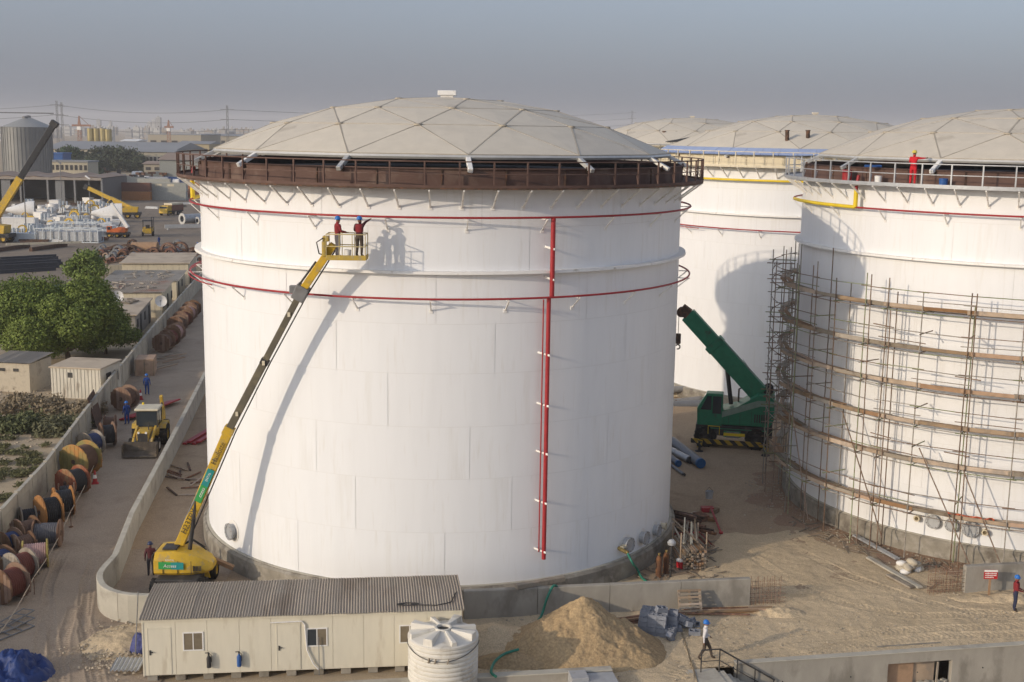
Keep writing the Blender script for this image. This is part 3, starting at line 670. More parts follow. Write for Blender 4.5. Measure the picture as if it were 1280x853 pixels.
# corrugated roof: individual sheets
RF = mat('weathered_roof_sheet', (.36, .31, .25), rough=.8, var=.1, scale=.7, c2=(.27, .22, .17), c2amt=.35, c2scale=.6, stretch=(1, .3, 1))
RID = ZT + .2
def corr_sheet(x0, x1, yA, zA, yB, zB, pitch=.115, amp=.026):
    n = max(8, int((x1 - x0) / pitch * 4)); vs = []; fs = []
    for i in range(n + 1):
        x = x0 + (x1 - x0) * i / n; z = amp * math.sin(2 * PI * x / pitch)
        vs += [(x, yA, zA + z), (x, yB, zB + z)]
    for i in range(n): fs.append((2 * i, 2 * i + 2, 2 * i + 3, 2 * i + 1))
    m = MB(); m.add(vs, fs); return m
for k in range(13):
    x0 = -.12 + k * (CL + .24) / 13; x1 = x0 + (CL + .24) / 13 + .02; j = random.uniform(-.03, .03)
    o = corr_sheet(x0, x1, -.18 + j, ZT + .045 + (k % 2) * .008, DEP * .5, RID + (k % 2) * .008).build('roof_sheet', RF, cb, 60)
    corr_sheet(x0, x1, DEP * .5, RID + (k % 2) * .008, DEP + .18, ZT + .10 + (k % 2) * .008).build('roof_sheet', RF, cb, 60)
m = MB(); m.prism([(-.18, ZT + .0), (DEP + .18, ZT + .03), (DEP * .5, RID - .03)], -.1, -.06, 'yz'); m.prism([(-.18, ZT + .0), (DEP + .18, ZT + .03), (DEP * .5, RID - .03)], CL + .06, CL + .1, 'yz'); m.build('gable_trim', CABINP, cb)
for x in np.linspace(.3, CL - .3, 12):
    m = MB(); m.bx(x - .2, x + .2, .1, .4, 0.02, ZB - .002); m.build('support_block', CONCD if int(x * 3) % 3 else CONC, cb, bevel=.01)  # most blocks in darker concrete: shade of the gap under the cabin, as colour
m = MB(); m.tube([(5.05, -.06, 2.42), (6.3, -.06, 2.44), (6.42, -.06, 2.3), (6.5, -.07, 1.2), (6.75, -.09, .6), (6.95, -.1, .35)], .03, 8); m.build('cable_duct', WHITE2, cb, 40)
m = MB(); m.tube([(6.98, -.12, .1), (6.98, -.1, 1.75)], .02, 6); m.build('standpipe', GREYM, cb)
m = MB(); m.tube([(10.6 + .5 * math.sin(k * .7) * (1 - k / 60), .35 + .14 * math.cos(k * .7), ZT + .15) for k in range(40)] + [(11.8, .2, ZT + .12), (12.4, .4, ZT + .15), (12.7, 1.4, ZT + .2)], .022, 5); m.build('cable_coil', DARK, cb, 60)
for x, mm, lb in ((2.58, DARK, 'black fire extinguisher hanging on the cabin wall near its left window'), (3.78, BLUEP, 'blue fire extinguisher hanging on the cabin wall left of the middle door')):
    f = thing('fire_extinguisher', lb, 'extinguisher', cb.matrix_basis @ Vector((x, -.13, .62)), ca, 'fire extinguishers on the cabin')
    m = MB(); m.lathe([(.001, 0), (.085, .01), (.09, .04), (.09, .42), (.05, .5), (.035, .52), (.035, .56)], 14); m.build('cylinder', mm, f, 40)
    m = MB(); m.box((0, 0, .6), (.05, .05, .1)); m.box((-.06, -.02, .64), (.16, .03, .03)); m.tube([(.03, 0, .6), (.1, -.02, .55), (.11, -.03, .25)], .014, 6); m.build('valve', DARK, f)

# ------------------------------------------------------------------ white water tank
PLS = mat('white_plastic', (.66, .63, .56), rough=.55, var=.05, c2=(.45, .41, .34), c2amt=.25, c2scale=1.2, stretch=(1, 1, .5))
wt0 = at(554, 791, 2.35); wt = thing('water_tank', 'round white ribbed plastic water tank with spoked lid', 'water tank', (wt0.x, wt0.y, 0))
prof = [(1.38, 0.0)]
for k in range(11): z = .1 + k * .19; prof += [(1.36, z), (1.41, z + .05), (1.41, z + .12), (1.36, z + .17)]
prof += [(1.42, 2.2), (1.42, 2.28), (1.36, 2.32)]
m = MB(); m.lathe(prof, 56); m.build('tank_body', PLS, wt, 40)
m = MB(); m.lathe([(1.36, 2.32), (.34, 2.52), (.34, 2.6), (.27, 2.6), (.27, 2.2), (.01, 2.2)], 48); m.build('lid', PLS, wt, 40)
m = MB(); m.lathe([(.26, 2.5), (.001, 2.5)], 24); m.build('lid_hole_shade', DARK, wt)  # dark disc stands in for the shade down the lid hole
for k in range(8):
    a = 22 + k * 45; w = .44 if k % 2 else .24; m = MB()
    x = pol(a, 1); y = Vector((-x.y, x.x, 0))
    A, B = pol(a, .36, 0), pol(a, 1.37, 0); vs = []
    for p, ww, z0, z1 in ((A, .12, 2.5, 2.58), (B, w, 2.28, 2.60 if k % 2 else 2.5)):
        vs += [p - y * ww / 2 + Vector((0, 0, z0)), p + y * ww / 2 + Vector((0, 0, z0)), p + y * ww * .42 + Vector((0, 0, z1)), p - y * ww * .42 + Vector((0, 0, z1))]
    m.add(vs, [(0, 1, 2, 3), (7, 6, 5, 4), (0, 4, 5, 1), (1, 5, 6, 2), (2, 6, 7, 3), (3, 7, 4, 0)]); m.build('lid_rib', PLS, wt, bevel=.02)
m = MB(); m.tube([pol(a, 1.44, 2.06 - .32 * math.cos(R_(a + 2)) ** 2 * (1 if abs(a) < 90 else 0)) for a in range(-90, 91, 6)], .016, 5); m.build('strap', DARK, wt, 60)
for a in (-20, -10, 10):
    m = MB(); m.beam(pol(a, 1.45, 1.66), pol(a + 2, 1.47, 1.86), .06, .05); m.build('strap_tag', WOODG, wt)

# ------------------------------------------------------------------ heap of sand
def heap(name, label, c, rx, ry, h, m, seed, n=90, peak=1.15, rz=0., cat='sand heap', ra=.28, rb=.09):
    x = np.linspace(-1.25, 1.25, n); X, Y = np.meshgrid(x, x, indexing='ij'); r = np.hypot(X, Y)
    wob = 1 + .35 * fbm(X + 9, Y + 3, 1.4, 3, seed); q = np.clip(1 - r / wob, 0, 1); rough = fbm(X * rx, Y * ry, 1.6, 5, seed + 5)
    Z = h * np.power(q, peak) * (1 + .14 * fbm(X, Y, 2.5, 3, seed + 2)) + rough * ra * np.clip(q * 3, 0, 1) + np.where(q > .01, .05, -.05) + fbm(X * rx, Y * ry, 6., 3, seed + 8) * rb * np.clip(q * 4, 0, 1)
    keep = r < 1.2
    v = np.stack([X * rx, Y * ry, Z], -1).reshape(-1, 3); f = []
    idx = lambda i, j: i * n + j
    for i in range(n - 1):
        for j in range(n - 1):
            if keep[i, j] or keep[i + 1, j + 1]: f.append((idx(i, j), idx(i + 1, j), idx(i + 1, j + 1), idx(i, j + 1)))
    me = bpy.data.meshes.new(name); me.from_pydata(v.tolist(), [], f); me.materials.append(m); me.polygons.foreach_set('use_smooth', [True] * len(f))
    o = bpy.data.objects.new(name, me); COL.objects.link(o); o.location = c; o.rotation_euler = (0, 0, rz)
    if label: tag(o, label, cat)
    return o
PILE = ground_mat('pile_sand', (.38, .27, .15), (.46, .335, .19), (.33, .23, .13), bump=.9, fine=9)
heap('sand_heap', 'tall heap of tan sand in front of the grey bund wall', (3.3, 50.3, 0), 3.8, 2.8, 2.35, PILE, 4, 150, 1.02, ra=.42, rb=.14)
heap('sand_heap', 'low spread of pale sand left of the tall heap', (-.6, 50.7, 0), 3.0, 1.6, .85, SAND, 8, 70, 1.0)
heap('sand_heap', 'small ridge of sand at the foot of the tall heap beside the hose', (.1, 48.6, 0), 1.9, .8, .6, PILE, 12, 60, 1.0)
heap('rubble_mound', 'pale sand bank at the free end of the grey bund wall', (12.7, 54.5, 0), 1.3, .7, .28, SAND, 21, 60, 1., cat='mound')
heap('rubble_mound', 'pale sand bank under the red sign', (24.2, 56.7, 0), 2.6, .7, .3, SAND, 31, 60, 1., cat='mound')
heap('gravel_bank', 'pale gravel bank outside the curved end of the bund wall', (-16.6, 50.2, 0), 1.8, 2.0, .32, SAND, 41, 70, 1., cat='mound')

# ------------------------------------------------------------------ masonry blocks, pallets, timber
BLK = mat('grey_block', (.235, .25, .285), rough=.9, var=.15, scale=5, bump=.2)
WRAP = mat('blue_grey_wrap', (.26, .29, .33), rough=.4, var=.2, scale=3, bump=.5, bscale=6)
def hollow_block():
    m = MB(); m.bx(-.2, .2, -.1, .1, 0, .04); m.bx(-.2, .2, -.1, -.07, .04, .19); m.bx(-.2, .2, .07, .1, .04, .19)
    for x in (-.2, -.015, .17): m.bx(x, x + .03, -.07, .07, .04, .19)
    return m
hb = hollow_block(); blk = None
pb = at(822, 792)
bstack = thing('block_stack', 'broken stack of blue-grey hollow blocks beside the sand heap', 'blocks', (pb.x, pb.y, .05), R_(-18))
k = 0
for ix in range(4):
    for iy in range(5):
        for iz in range(5):
            if (iz == 4 and (ix + iy) % 3 == 0) or (iz > 1 and ix == 3 and iy < 3) or (iz == 3 and ix == 0 and iy == 4): continue
            p = (ix * .41 - .6 + .02 * math.sin(iz * 5 + iy), iy * .21 - .4 + .02 * math.sin(iz * 3 + ix), iz * .2)
            if blk is None: blk = hb.build('block', BLK, bstack); blk.location = p
            else: inst(blk, 'block', bstack, p)
for (x, y, z, rz, ry), lb in zip([(846, 790, .05, .6, 1.2), (862, 783, .05, -.3, 0), (836, 800, .1, 1.0, .9), (852, 776, .5, .3, .5), (868, 794, .05, -.1, 0), (840, 764, .95, .4, .2)],
                      ['grey hollow block tipped on end beside the block stack', 'grey hollow block lying flat near the wooden pallet', 'grey hollow block leaning at the foot of the block stack', 'grey hollow block propped on the tumbled blocks', 'grey hollow block lying behind the man in the white shirt', 'pale hollow block on top of the block stack']):
    p = at(x, y, z); b = inst(blk, 'hollow_block', None, p, rot=(.2, ry, rz)); tag(b, lb, 'block', 'loose hollow blocks'); b.scale = (1.3, 1.3, 1.3)
    if z > .6: b.location = (pb.x + .1, pb.y, 1.03)
for i, (x, y, z, rx_, rz) in enumerate(((856, 781, .0, .5, .3), (862, 779, .25, 1.1, 1.2), (851, 784, .0, .2, -.8), (866, 783, .0, .9, .1), (858, 785, .22, .4, 2.0))):
    p = at(x, y, z); b = inst(blk, 'hollow_block', None, (p.x, p.y, z + .06), rot=(rx_, .2, rz)); b.scale = (1.3, 1.3, 1.3); tag(b, 'blue-grey hollow block in the tumbled pile between block stack and pallet', 'block', 'tumbled hollow blocks')
def pallet(label, loc, rot, group=None):
    t = thing('pallet', label, 'pallet', loc, 0, group); t.rotation_euler = rot
    for x in (-.5, 0, .5):
        m = MB(); m.bx(x - .05, x + .05, -.5, .5, .03, .12); m.build('bearer', WOOD, t)
    for k in range(7):
        y = -.47 + k * .157; m = MB(); m.bx(-.56, .56, y - .05, y + .05, .122, .145); m.build('deck_board', WOODG if k % 2 else WOOD, t)
    for k in (-.45, 0, .45):
        m = MB(); m.bx(-.56, .56, k - .05, k + .05, .008, .028); m.build('deck_board', WOOD, t)
    return t
pp = at(858, 762)
pallet('wooden pallet leaning upright against the grey bund wall', (pp.x + .05, 54.42, .62), (R_(68), 0, R_(9)))
# timber and rusty rebar lying along the wall
for i in range(9):
    rr = random.Random(i); p = at(868 + i * 2, 772 - (i % 4) * 3, .05)
    o = MB().beam((0, 0, 0), (3.2 + rr.uniform(-.6, .8), rr.uniform(-.25, .25), rr.uniform(0, .1)), .09, .06).build('timber_length', [WOODO, RUSTP, WOOD][i % 3], None)
    o.location = (8.6 + rr.uniform(-.4, .5), 54.0 + (i % 4) * .17 + .1, .07 + .07 * (i // 4)); o.rotation_euler = (0, 0, R_(5 + rr.uniform(-5, 5))); tag(o, 'one of the reddish timber lengths piled along the foot of the bund wall', 'timber', 'timber piled along the bund wall')
for i in range(7):
    rr = random.Random(i + 50)
    o = MB().beam((0, 0, 0), (2.6 + rr.uniform(-.6, .8), rr.uniform(-.3, .3), rr.uniform(0, .1)), .10, .05).build('timber_length', [RUSTP, DARKRUST, WOODO][i % 3], None)
    o.location = (4.9 + rr.uniform(-.4, .5), 52.9 + (i % 4) * .2, .07 + .07 * (i // 4)); o.rotation_euler = (0, 0, R_(8 + rr.uniform(-9, 9))); tag(o, 'one of the dark timber lengths half buried behind the sand heap', 'timber', 'timber behind the sand heap')
# weathered timber baulk lying on the wall top
a, b = at(645, 734, 1.5), at(705, 725, 1.5); m = MB(); m.beam((a.x, a.y, 1.52), (b.x, b.y + .15, 1.52), .3, .22); m.build('timber_baulk', WOODG, None, bevel=.02, off=None); tag(bpy.data.objects['timber_baulk'], 'weathered timber baulk lying along the top of the bund wall', 'timber')

# rebar starter mats at the wall ends
def rebar_mat(label, p, q, h):
    p, q = Vector(p), Vector(q); t = thing('rebar_cage', label, 'rebar', (p.x, p.y, 0), group='rebar cages at the wall ends'); d = q - p; L = d.length; u = d / L; n = Vector((-u.y, u.x, 0))
    for off in (-.1, .1):
        for k in range(int(L / .2) + 1):
            a = u * (k * .2) + n * off; hh = h + .12 * math.sin(k * 3.1 + off * 9)
            m = MB(); m.bar(a, a + Vector((.03 * math.sin(k * 2), 0, hh)), .012, 5); m.build('vertical_bar', RUSTP, t)
        for k in range(int(h / .2)):
            a = n * off + Vector((0, 0, .15 + k * .2)); m = MB(); m.bar(a - u * .05, a + u * (L + .15), .012, 5); m.build('horizontal_bar', RUSTP if k < 3 else WOOD, t)
rebar_mat('rebar cage sticking out of the end of the bund wall near the middle', (11.6, 55.52, 0), (13.15, 55.77, 0), 1.35)
rebar_mat('rebar cage at the end of the bund wall beside the red sign', (20.7, 57.3, 0), (22.35, 57.6, 0), 1.35)

# red sign on its stake
sp = at(1236, 746); sg = thing('site_sign', 'small red sign with white lettering on a wooden stake', 'sign', (sp.x, sp.y, 0))
m = MB(); m.bx(-.05, .05, 0, .05, -.1, 1.0); m.build('stake', WOODO, sg)
m = MB(); m.bx(-.33, .33, -.03, -.002, .92, 1.38); m.build('sign_board', mat('sign_red', (.45, .02, .025), rough=.45), sg)
m = MB(); m.bx(-.33, .33, -.034, -.031, 1.28, 1.38); m.build('sign_header', WHITE2, sg)
for z, s in ((1.2, .9), (1.1, 1.0), (1.0, .75)):
    for k in range(9):
        if k / 9 > s: continue
        m = MB(); x = -.28 + k * .063; m.bx(x, x + .045, -.034, -.031, z - .025, z + .02 + .01 * ((k * 7) % 3)); m.build('lettering', WHITE2, sg)

# ------------------------------------------------------------------ bits between the tanks
def bundle_posts(loc):                                             # timbers stacked in a rack of uprights
    t = thing('timber_stack', 'upright bundle of cut timber ends held in a rusty rack', 'timber stack', loc, R_(8)); rr = random.Random(9)
    for i in range(9):
        for j in range(8):
            m = MB(); x = -.55 + i * .135; z = .12 + j * .125; L = 2.2 + rr.uniform(-.25, .3)
            m.beam((x, rr.uniform(-.15, .1), z), (x + rr.uniform(-.03, .03), L, z + rr.uniform(-.03, .03)), .10, .095); m.build('timber', [WOOD, WOODG, WOODO][rr.choice((0, 0, 1, 1, 2))], t)
    for x in (-.68, .68):
        for y in (.3, 1.9):
            m = MB(); m.bar((x, y, 0), (x, y, 1.9), .035, 7); m.build('rack_post', WOOD, t)
    for k in range(12):
        m = MB(); m.beam((rr.uniform(-.5, .5), 1.0 + rr.uniform(-.2, .2), 1.1), (rr.uniform(-.7, .7), 2.3, 1.6 + rr.uniform(0, .5)), .07, .07); m.build('pole', [WOOD, CREAMP, WOODG][k % 3], t)
    return t
p = at(868, 713); bundle_posts((p.x, p.y, .02))
for (x, y), lb in zip(((823, 722), (832, 718)), ('rust-brown gas cylinder left of the pair at the tank plinth', 'rust-brown gas cylinder right of the pair at the tank plinth')):
    p = at(x, y); t = thing('gas_cylinder', lb, 'gas cylinder', (p.x, p.y, .02), 0, 'gas cylinders')
    m = MB(); m.lathe([(.001, 0), (.15, .01), (.15, .95), (.11, 1.1), (.05, 1.14)], 14); m.build('cylinder_body', RUSTP, t, 40)
    m = MB(); m.lathe([(.04, 1.14), (.04, 1.22), (.07, 1.22), (.07, 1.26), (.001, 1.26)], 10); m.build('valve', BRASS, t, 40)
p = at(838, 722); t = thing('welding_hose_stand', 'dark slim stand with hoses beside the gas cylinders', 'stand', (p.x, p.y, .02))
m = MB(); m.bar((0, 0, 0), (0, .05, 1.7), .05, 8); m.build('post', DARK, t); m = MB(); m.lathe([(.001, 1.7), (.2, 1.72), (.22, 1.85), (.12, 1.98), (.001, 2.0)], 12); m.build('hood', GALV, t, 40)
m = MB(); m.tube([(.1 * math.cos(k), .1 * math.sin(k), .3 + k * .04) for k in range(26)], .025, 5); m.build('hose', DARK, t, 60)
p = at(850, 711); t = thing('water_cooler', 'red drinking water cooler with white lid on the ground', 'cooler', (p.x, p.y, .02))
m = MB(); m.lathe([(.001, 0), (.19, .0), (.21, .4)], 16); m.build('body', mat('cooler_red', (.5, .02, .03), rough=.4), t, 40); m = MB(); m.lathe([(.22, .4), (.22, .47), (.15, .52), (.001, .52)], 16); m.build('lid', WHITE2, t, 40)
# rusty sections stacked behind, red jack, debris
for i in range(20):
    rr = random.Random(100 + i); a = at(846 + rr.uniform(-6, 12), 655 + (i % 7) * 4, .1)
    o = MB().beam((0, 0, 0), (3.2 + rr.uniform(-.5, 1), -2.6 + rr.uniform(-.4, .4), 0), .16, .14).build('steel_section', [RUSTP, DARKRUST, DARKRUST][i % 3], None)
    o.location = (a.x - 2.2, a.y + 3.1 + (i % 7) * .12, .12 + .16 * (i // 5)); o.rotation_euler = (0, 0, R_(rr.uniform(-4, 4))); tag(o, 'one of the dark rusty steel sections heaped behind the centre tank', 'steel section', 'steel sections behind the centre tank')
for i in range(10):
    rr = random.Random(140 + i); a = at(843, 668, .3)
    o = MB().tube([(0, 0, .0), (.7, -1.0, .35), (1.2, -2.1 + rr.uniform(-.2, .2), .05)], .035, 6).build('bent_rod', [RUSTP, WOOD, REDP][i % 3], None, 60)
    o.location = (a.x - .2 + i * .1, a.y + .4 + rr.uniform(-.3, .3), .1 + .02 * i); tag(o, 'one of the bent rods and pipes heaped at the plinth corner', 'rod', 'bent rods at the plinth')
p = at(888, 645); q = at(901, 668)
m = MB(); m.bar((p.x, p.y, .5), (q.x, q.y, .1), .06, 8); m.lathe([(.001, -.05), (.12, -.05), (.12, .05), (.001, .05)], 10, (q.x, q.y, .1)); o = m.build('red_pipe', REDP, None, 40); tag(o, 'short red pipe leaning off the heap onto bare ground', 'pipe')
p = at(886, 630); t = thing('mixer_drum', 'small grey bucket on top of the rusty heap', 'bucket', (p.x, p.y, .35)); m = MB(); m.lathe([(.001, 0), (.2, 0), (.25, .45), (.23, .45), (.19, .04)], 14); m.build('bucket_body', GALV, t, 40); m = MB(); m.tube([(-.24, 0, .44), (0, 0, .7), (.24, 0, .44)], .012, 5); m.build('bucket_handle', DARK, t)
for i, (x, y, s) in enumerate(((884, 640, .5), (893, 641, .4), (876, 650, .6), (890, 652, .35), (868, 648, .5))):
    p = at(x, y); rr = random.Random(i); o = MB().box((0, 0, s * .3), (s * 1.5, s, s * .55), rz=i).build('crate', [REDP, WOOD, RUSTP, WOODO, WOOD][i], None, bevel=.02); o.location = (p.x, p.y, .02)
    tag(o, ['small red box on the rusty heap', 'broken timber box at the edge of the rusty heap', 'rusty box in the middle of the heap by the tank', 'orange timber box below the red pipe end', 'pale timber box in the heap nearest the tank'][i], 'box')
# hose from the tank valve, and the hoses over the wall
def tubing(name, pts, r, m, label, cat='hose'):
    mb = MB(); P = [Vector(p) for p in pts]; out = []
    for i in range(len(P) - 1):
        p0, p1, p2, p3 = P[max(i - 1, 0)], P[i], P[i + 1], P[min(i + 2, len(P) - 1)]
        for k in range(6):
            t = k / 6; out.append(.5 * ((2 * p1) + (p2 - p0) * t + (2 * p0 - 5 * p1 + 4 * p2 - p3) * t * t + (3 * p1 - p0 - 3 * p2 + p3) * t ** 3))
    out.append(P[-1]); mb.tube(out, r, 7); o = mb.build(name, m, None, 60); tag(o, label, cat); return o
pa = Vector((TA[0], TA[1], 0)) + pol(46.5, TR + .55, 1.5)
va = thing('gate_valve', 'brass hydrant valve on the side of the centre tank', 'valve', (TA[0], TA[1], 0)); m = MB(); m.tube([pol(46.5, TR - .1, 1.62), pol(46.5, TR + .6, 1.5)], .1, 10); m.build('valve_body', BRASS, va, 40); m = MB(); m.lathe([(.16, -.03), (.16, .03)], 12, tuple(pol(46.5, TR + .3, 1.78))); m.tube([pol(46.5, TR + .3, 1.5), pol(46.5, TR + .3, 1.8)], .03, 6); m.build('hand_wheel', CREAMP, va)
e = at(802, 722, .1); tubing('water_hose', [pa, pa + Vector((.25, -.4, -.4)), (e.x - .2, e.y + .4, .4), (e.x, e.y, .1), (e.x + .2, e.y - .5, .08)], .06, HOSE, 'green hose hanging from the hydrant valve of the centre tank')
h0, h1 = at(690, 733, 1.46), at(672, 792, .1); tubing('water_hose', [(h0.x + .4, h0.y + .4, 1.1), (h0.x + .1, h0.y, 1.5), (h0.x - .2, h0.y - .35, 1.1), (h0.x - .45, h0.y - .5, .3), (h1.x, h1.y + .2, .6), (h1.x - .2, h1.y, .5)], .06, HOSE, 'green hose draped over the bund wall behind the sand heap')
q = [at(x, y, .62) for x, y in ((648, 812), (630, 818), (618, 828), (614, 840), (620, 846))]; tubing('water_hose', q, .06, HOSE, 'green hose curling out of the sand beside the water tank')
# bag pile and steel channel near tank C, boards
p = at(1137, 716); t = thing('bag_pile', 'heap of pale sacks and rubble in front of the right tank', 'sacks', (p.x, p.y, 0)); SACK = mat('pale_sack', (.50, .44, .34), rough=.9, var=.15, bump=.6, bscale=9)
for k in range(11):
    rr = random.Random(k); m = MB(); m.lathe([(.001, -.2), (.22, -.14), (.27, 0), (.22, .14), (.001, .2)], 9); o = m.build('sack', SACK if k % 4 else WHITE2, t, 60); o.location = (rr.uniform(-.6, .6), rr.uniform(-.35, .35), .16 + (k // 5) * .22); o.scale = (1.2, .9, .8); o.rotation_euler = (rr.uniform(-.3, .3), rr.uniform(-.3, .3), rr.uniform(0, 3))
for (x0, y0, x1, y1), mm, lb in zip(((1068, 672, 1122, 702), (1085, 700, 1150, 738), (1110, 722, 1140, 738), (1030, 655, 1120, 684)), (GALV, CONCL, WOODG, WOODG), ('long grey steel channel lying from the scaffold foot to the sacks', 'pale board lying on the sand below the sacks', 'short grey board lying at the edge of the sand track', 'long grey board lying along the red earth below the scaffold')):
    a, b = at(x0, y0), at(x1, y1); m = MB(); m.beam((0, 0, .1), (b.x - a.x, b.y - a.y, .1), .3, .1); o = m.build('channel' if mm is GALV else 'board', mm, None, bevel=.01); o.location = (a.x, a.y, .04); tag(o, lb, 'channel' if mm is GALV else 'board', None)
# litter of stones and offcuts: nobody could count it
m = MB(); rr = random.Random(77)
def stone(m, x, y, s, z=.03):
    n = len(m.v); m.add([(-1, -1, 0), (1, -.8, 0), (.9, 1, 0), (-.8, .9, 0), (-.5, -.5, 1), (.6, -.4, .9), (.5, .5, 1.1), (-.4, .6, .8)], [(0, 1, 5, 4), (1, 2, 6, 5), (2, 3, 7, 6), (3, 0, 4, 7), (4, 5, 6, 7)])
    m.xf(Matrix.Translation((x, y, z)) @ Matrix.Rotation(rr.uniform(0, 6), 4, 'Z') @ Matrix.Diagonal((s, s * rr.uniform(.6, 1.2), s * .8, 1)), n)
for k in range(900):
    a = rr.uniform(-110, 25); r = 13.4 + abs(rr.gauss(0, 1.3)); q = pol(a, r); stone(m, TC[0] + q.x, TC[1] + q.y, rr.choice((.02, .035, .06, .03)))
for k in range(1300):
    x = rr.uniform(-2, 26); y = rr.uniform(46, 57.4)
    if x > 7.6 and y < fwy(x) + .3: continue
    stone(m, x, y, rr.choice((.02, .03, .05, .03)), .07)
for k in range(700):
    stone(m, rr.gauss(-16.3, 1.0), rr.gauss(49.6, 1.4), rr.choice((.03, .05, .07)), .12)
kind(m.build('rubble_litter', mat('stones', (.38, .32, .24), rough=.95, var=.3, scale=.9)), 'stuff')
m = MB()
for k in range(80):
    a = rr.uniform(-70, -15); r = 14.2 + abs(rr.gauss(0, 1.1)); q = pol(a, r, .05); L = rr.uniform(.3, 1.2); b = rr.uniform(0, 3)
    c = Vector((TC[0] + q.x, TC[1] + q.y, .06)); m.beam(c, c + Vector((L * math.cos(b), L * math.sin(b), rr.uniform(0, .06))), .06, .03)
for k in range(160):
    x, y = rr.uniform(6.5, 11), rr.uniform(56.8, 66); L = rr.uniform(.2, .9); b = rr.uniform(0, 3)
    if math.hypot(x - TA[0], y - TA[1]) < 13.5: continue
    c = Vector((x, y, .06)); m.beam(c, c + Vector((L * math.cos(b), L * math.sin(b), rr.uniform(0, .1))), .06, .04)
kind(m.build('offcut_litter', WOODG), 'stuff')
# ------------------------------------------------------------------ people
SKIN = mat('skin', (.20, .11, .07), rough=.6, var=.06); SHOE = mat('work_boot', (.05, .035, .025), rough=.7); HAIR = mat('dark_hair', (.015, .012, .01), rough=.8)
def cloth(k, c): return mat('cloth_' + k, c, rough=.9, var=.12, scale=6, bump=.3, bscale=12)
CL_BLUE = cloth('blue_coverall', (.025, .06, .22)); CL_RED = cloth('maroon_vest', (.22, .025, .03)); CL_DK = cloth('dark_grey', (.055, .05, .055)); CL_WHITE = cloth('white_shirt', (.62, .60, .60))
CL_BRN = cloth('brown_trousers', (.085, .065, .05)); CL_RR = cloth('bright_red', (.55, .02, .03)); CL_GREY = cloth('grey_trousers', (.16, .15, .16)); CL_NAVY = cloth('navy', (.03, .035, .07)); CL_MAR = cloth('dark_maroon', (.09, .025, .03))
HELM_B = mat('blue_helmet', (.03, .16, .50), rough=.35, var=.04); HELM_Y = mat('yellow_scarf', (.60, .50, .10), rough=.8); HELM_D = mat('dark_navy_helmet', (.03, .04, .09), rough=.4)
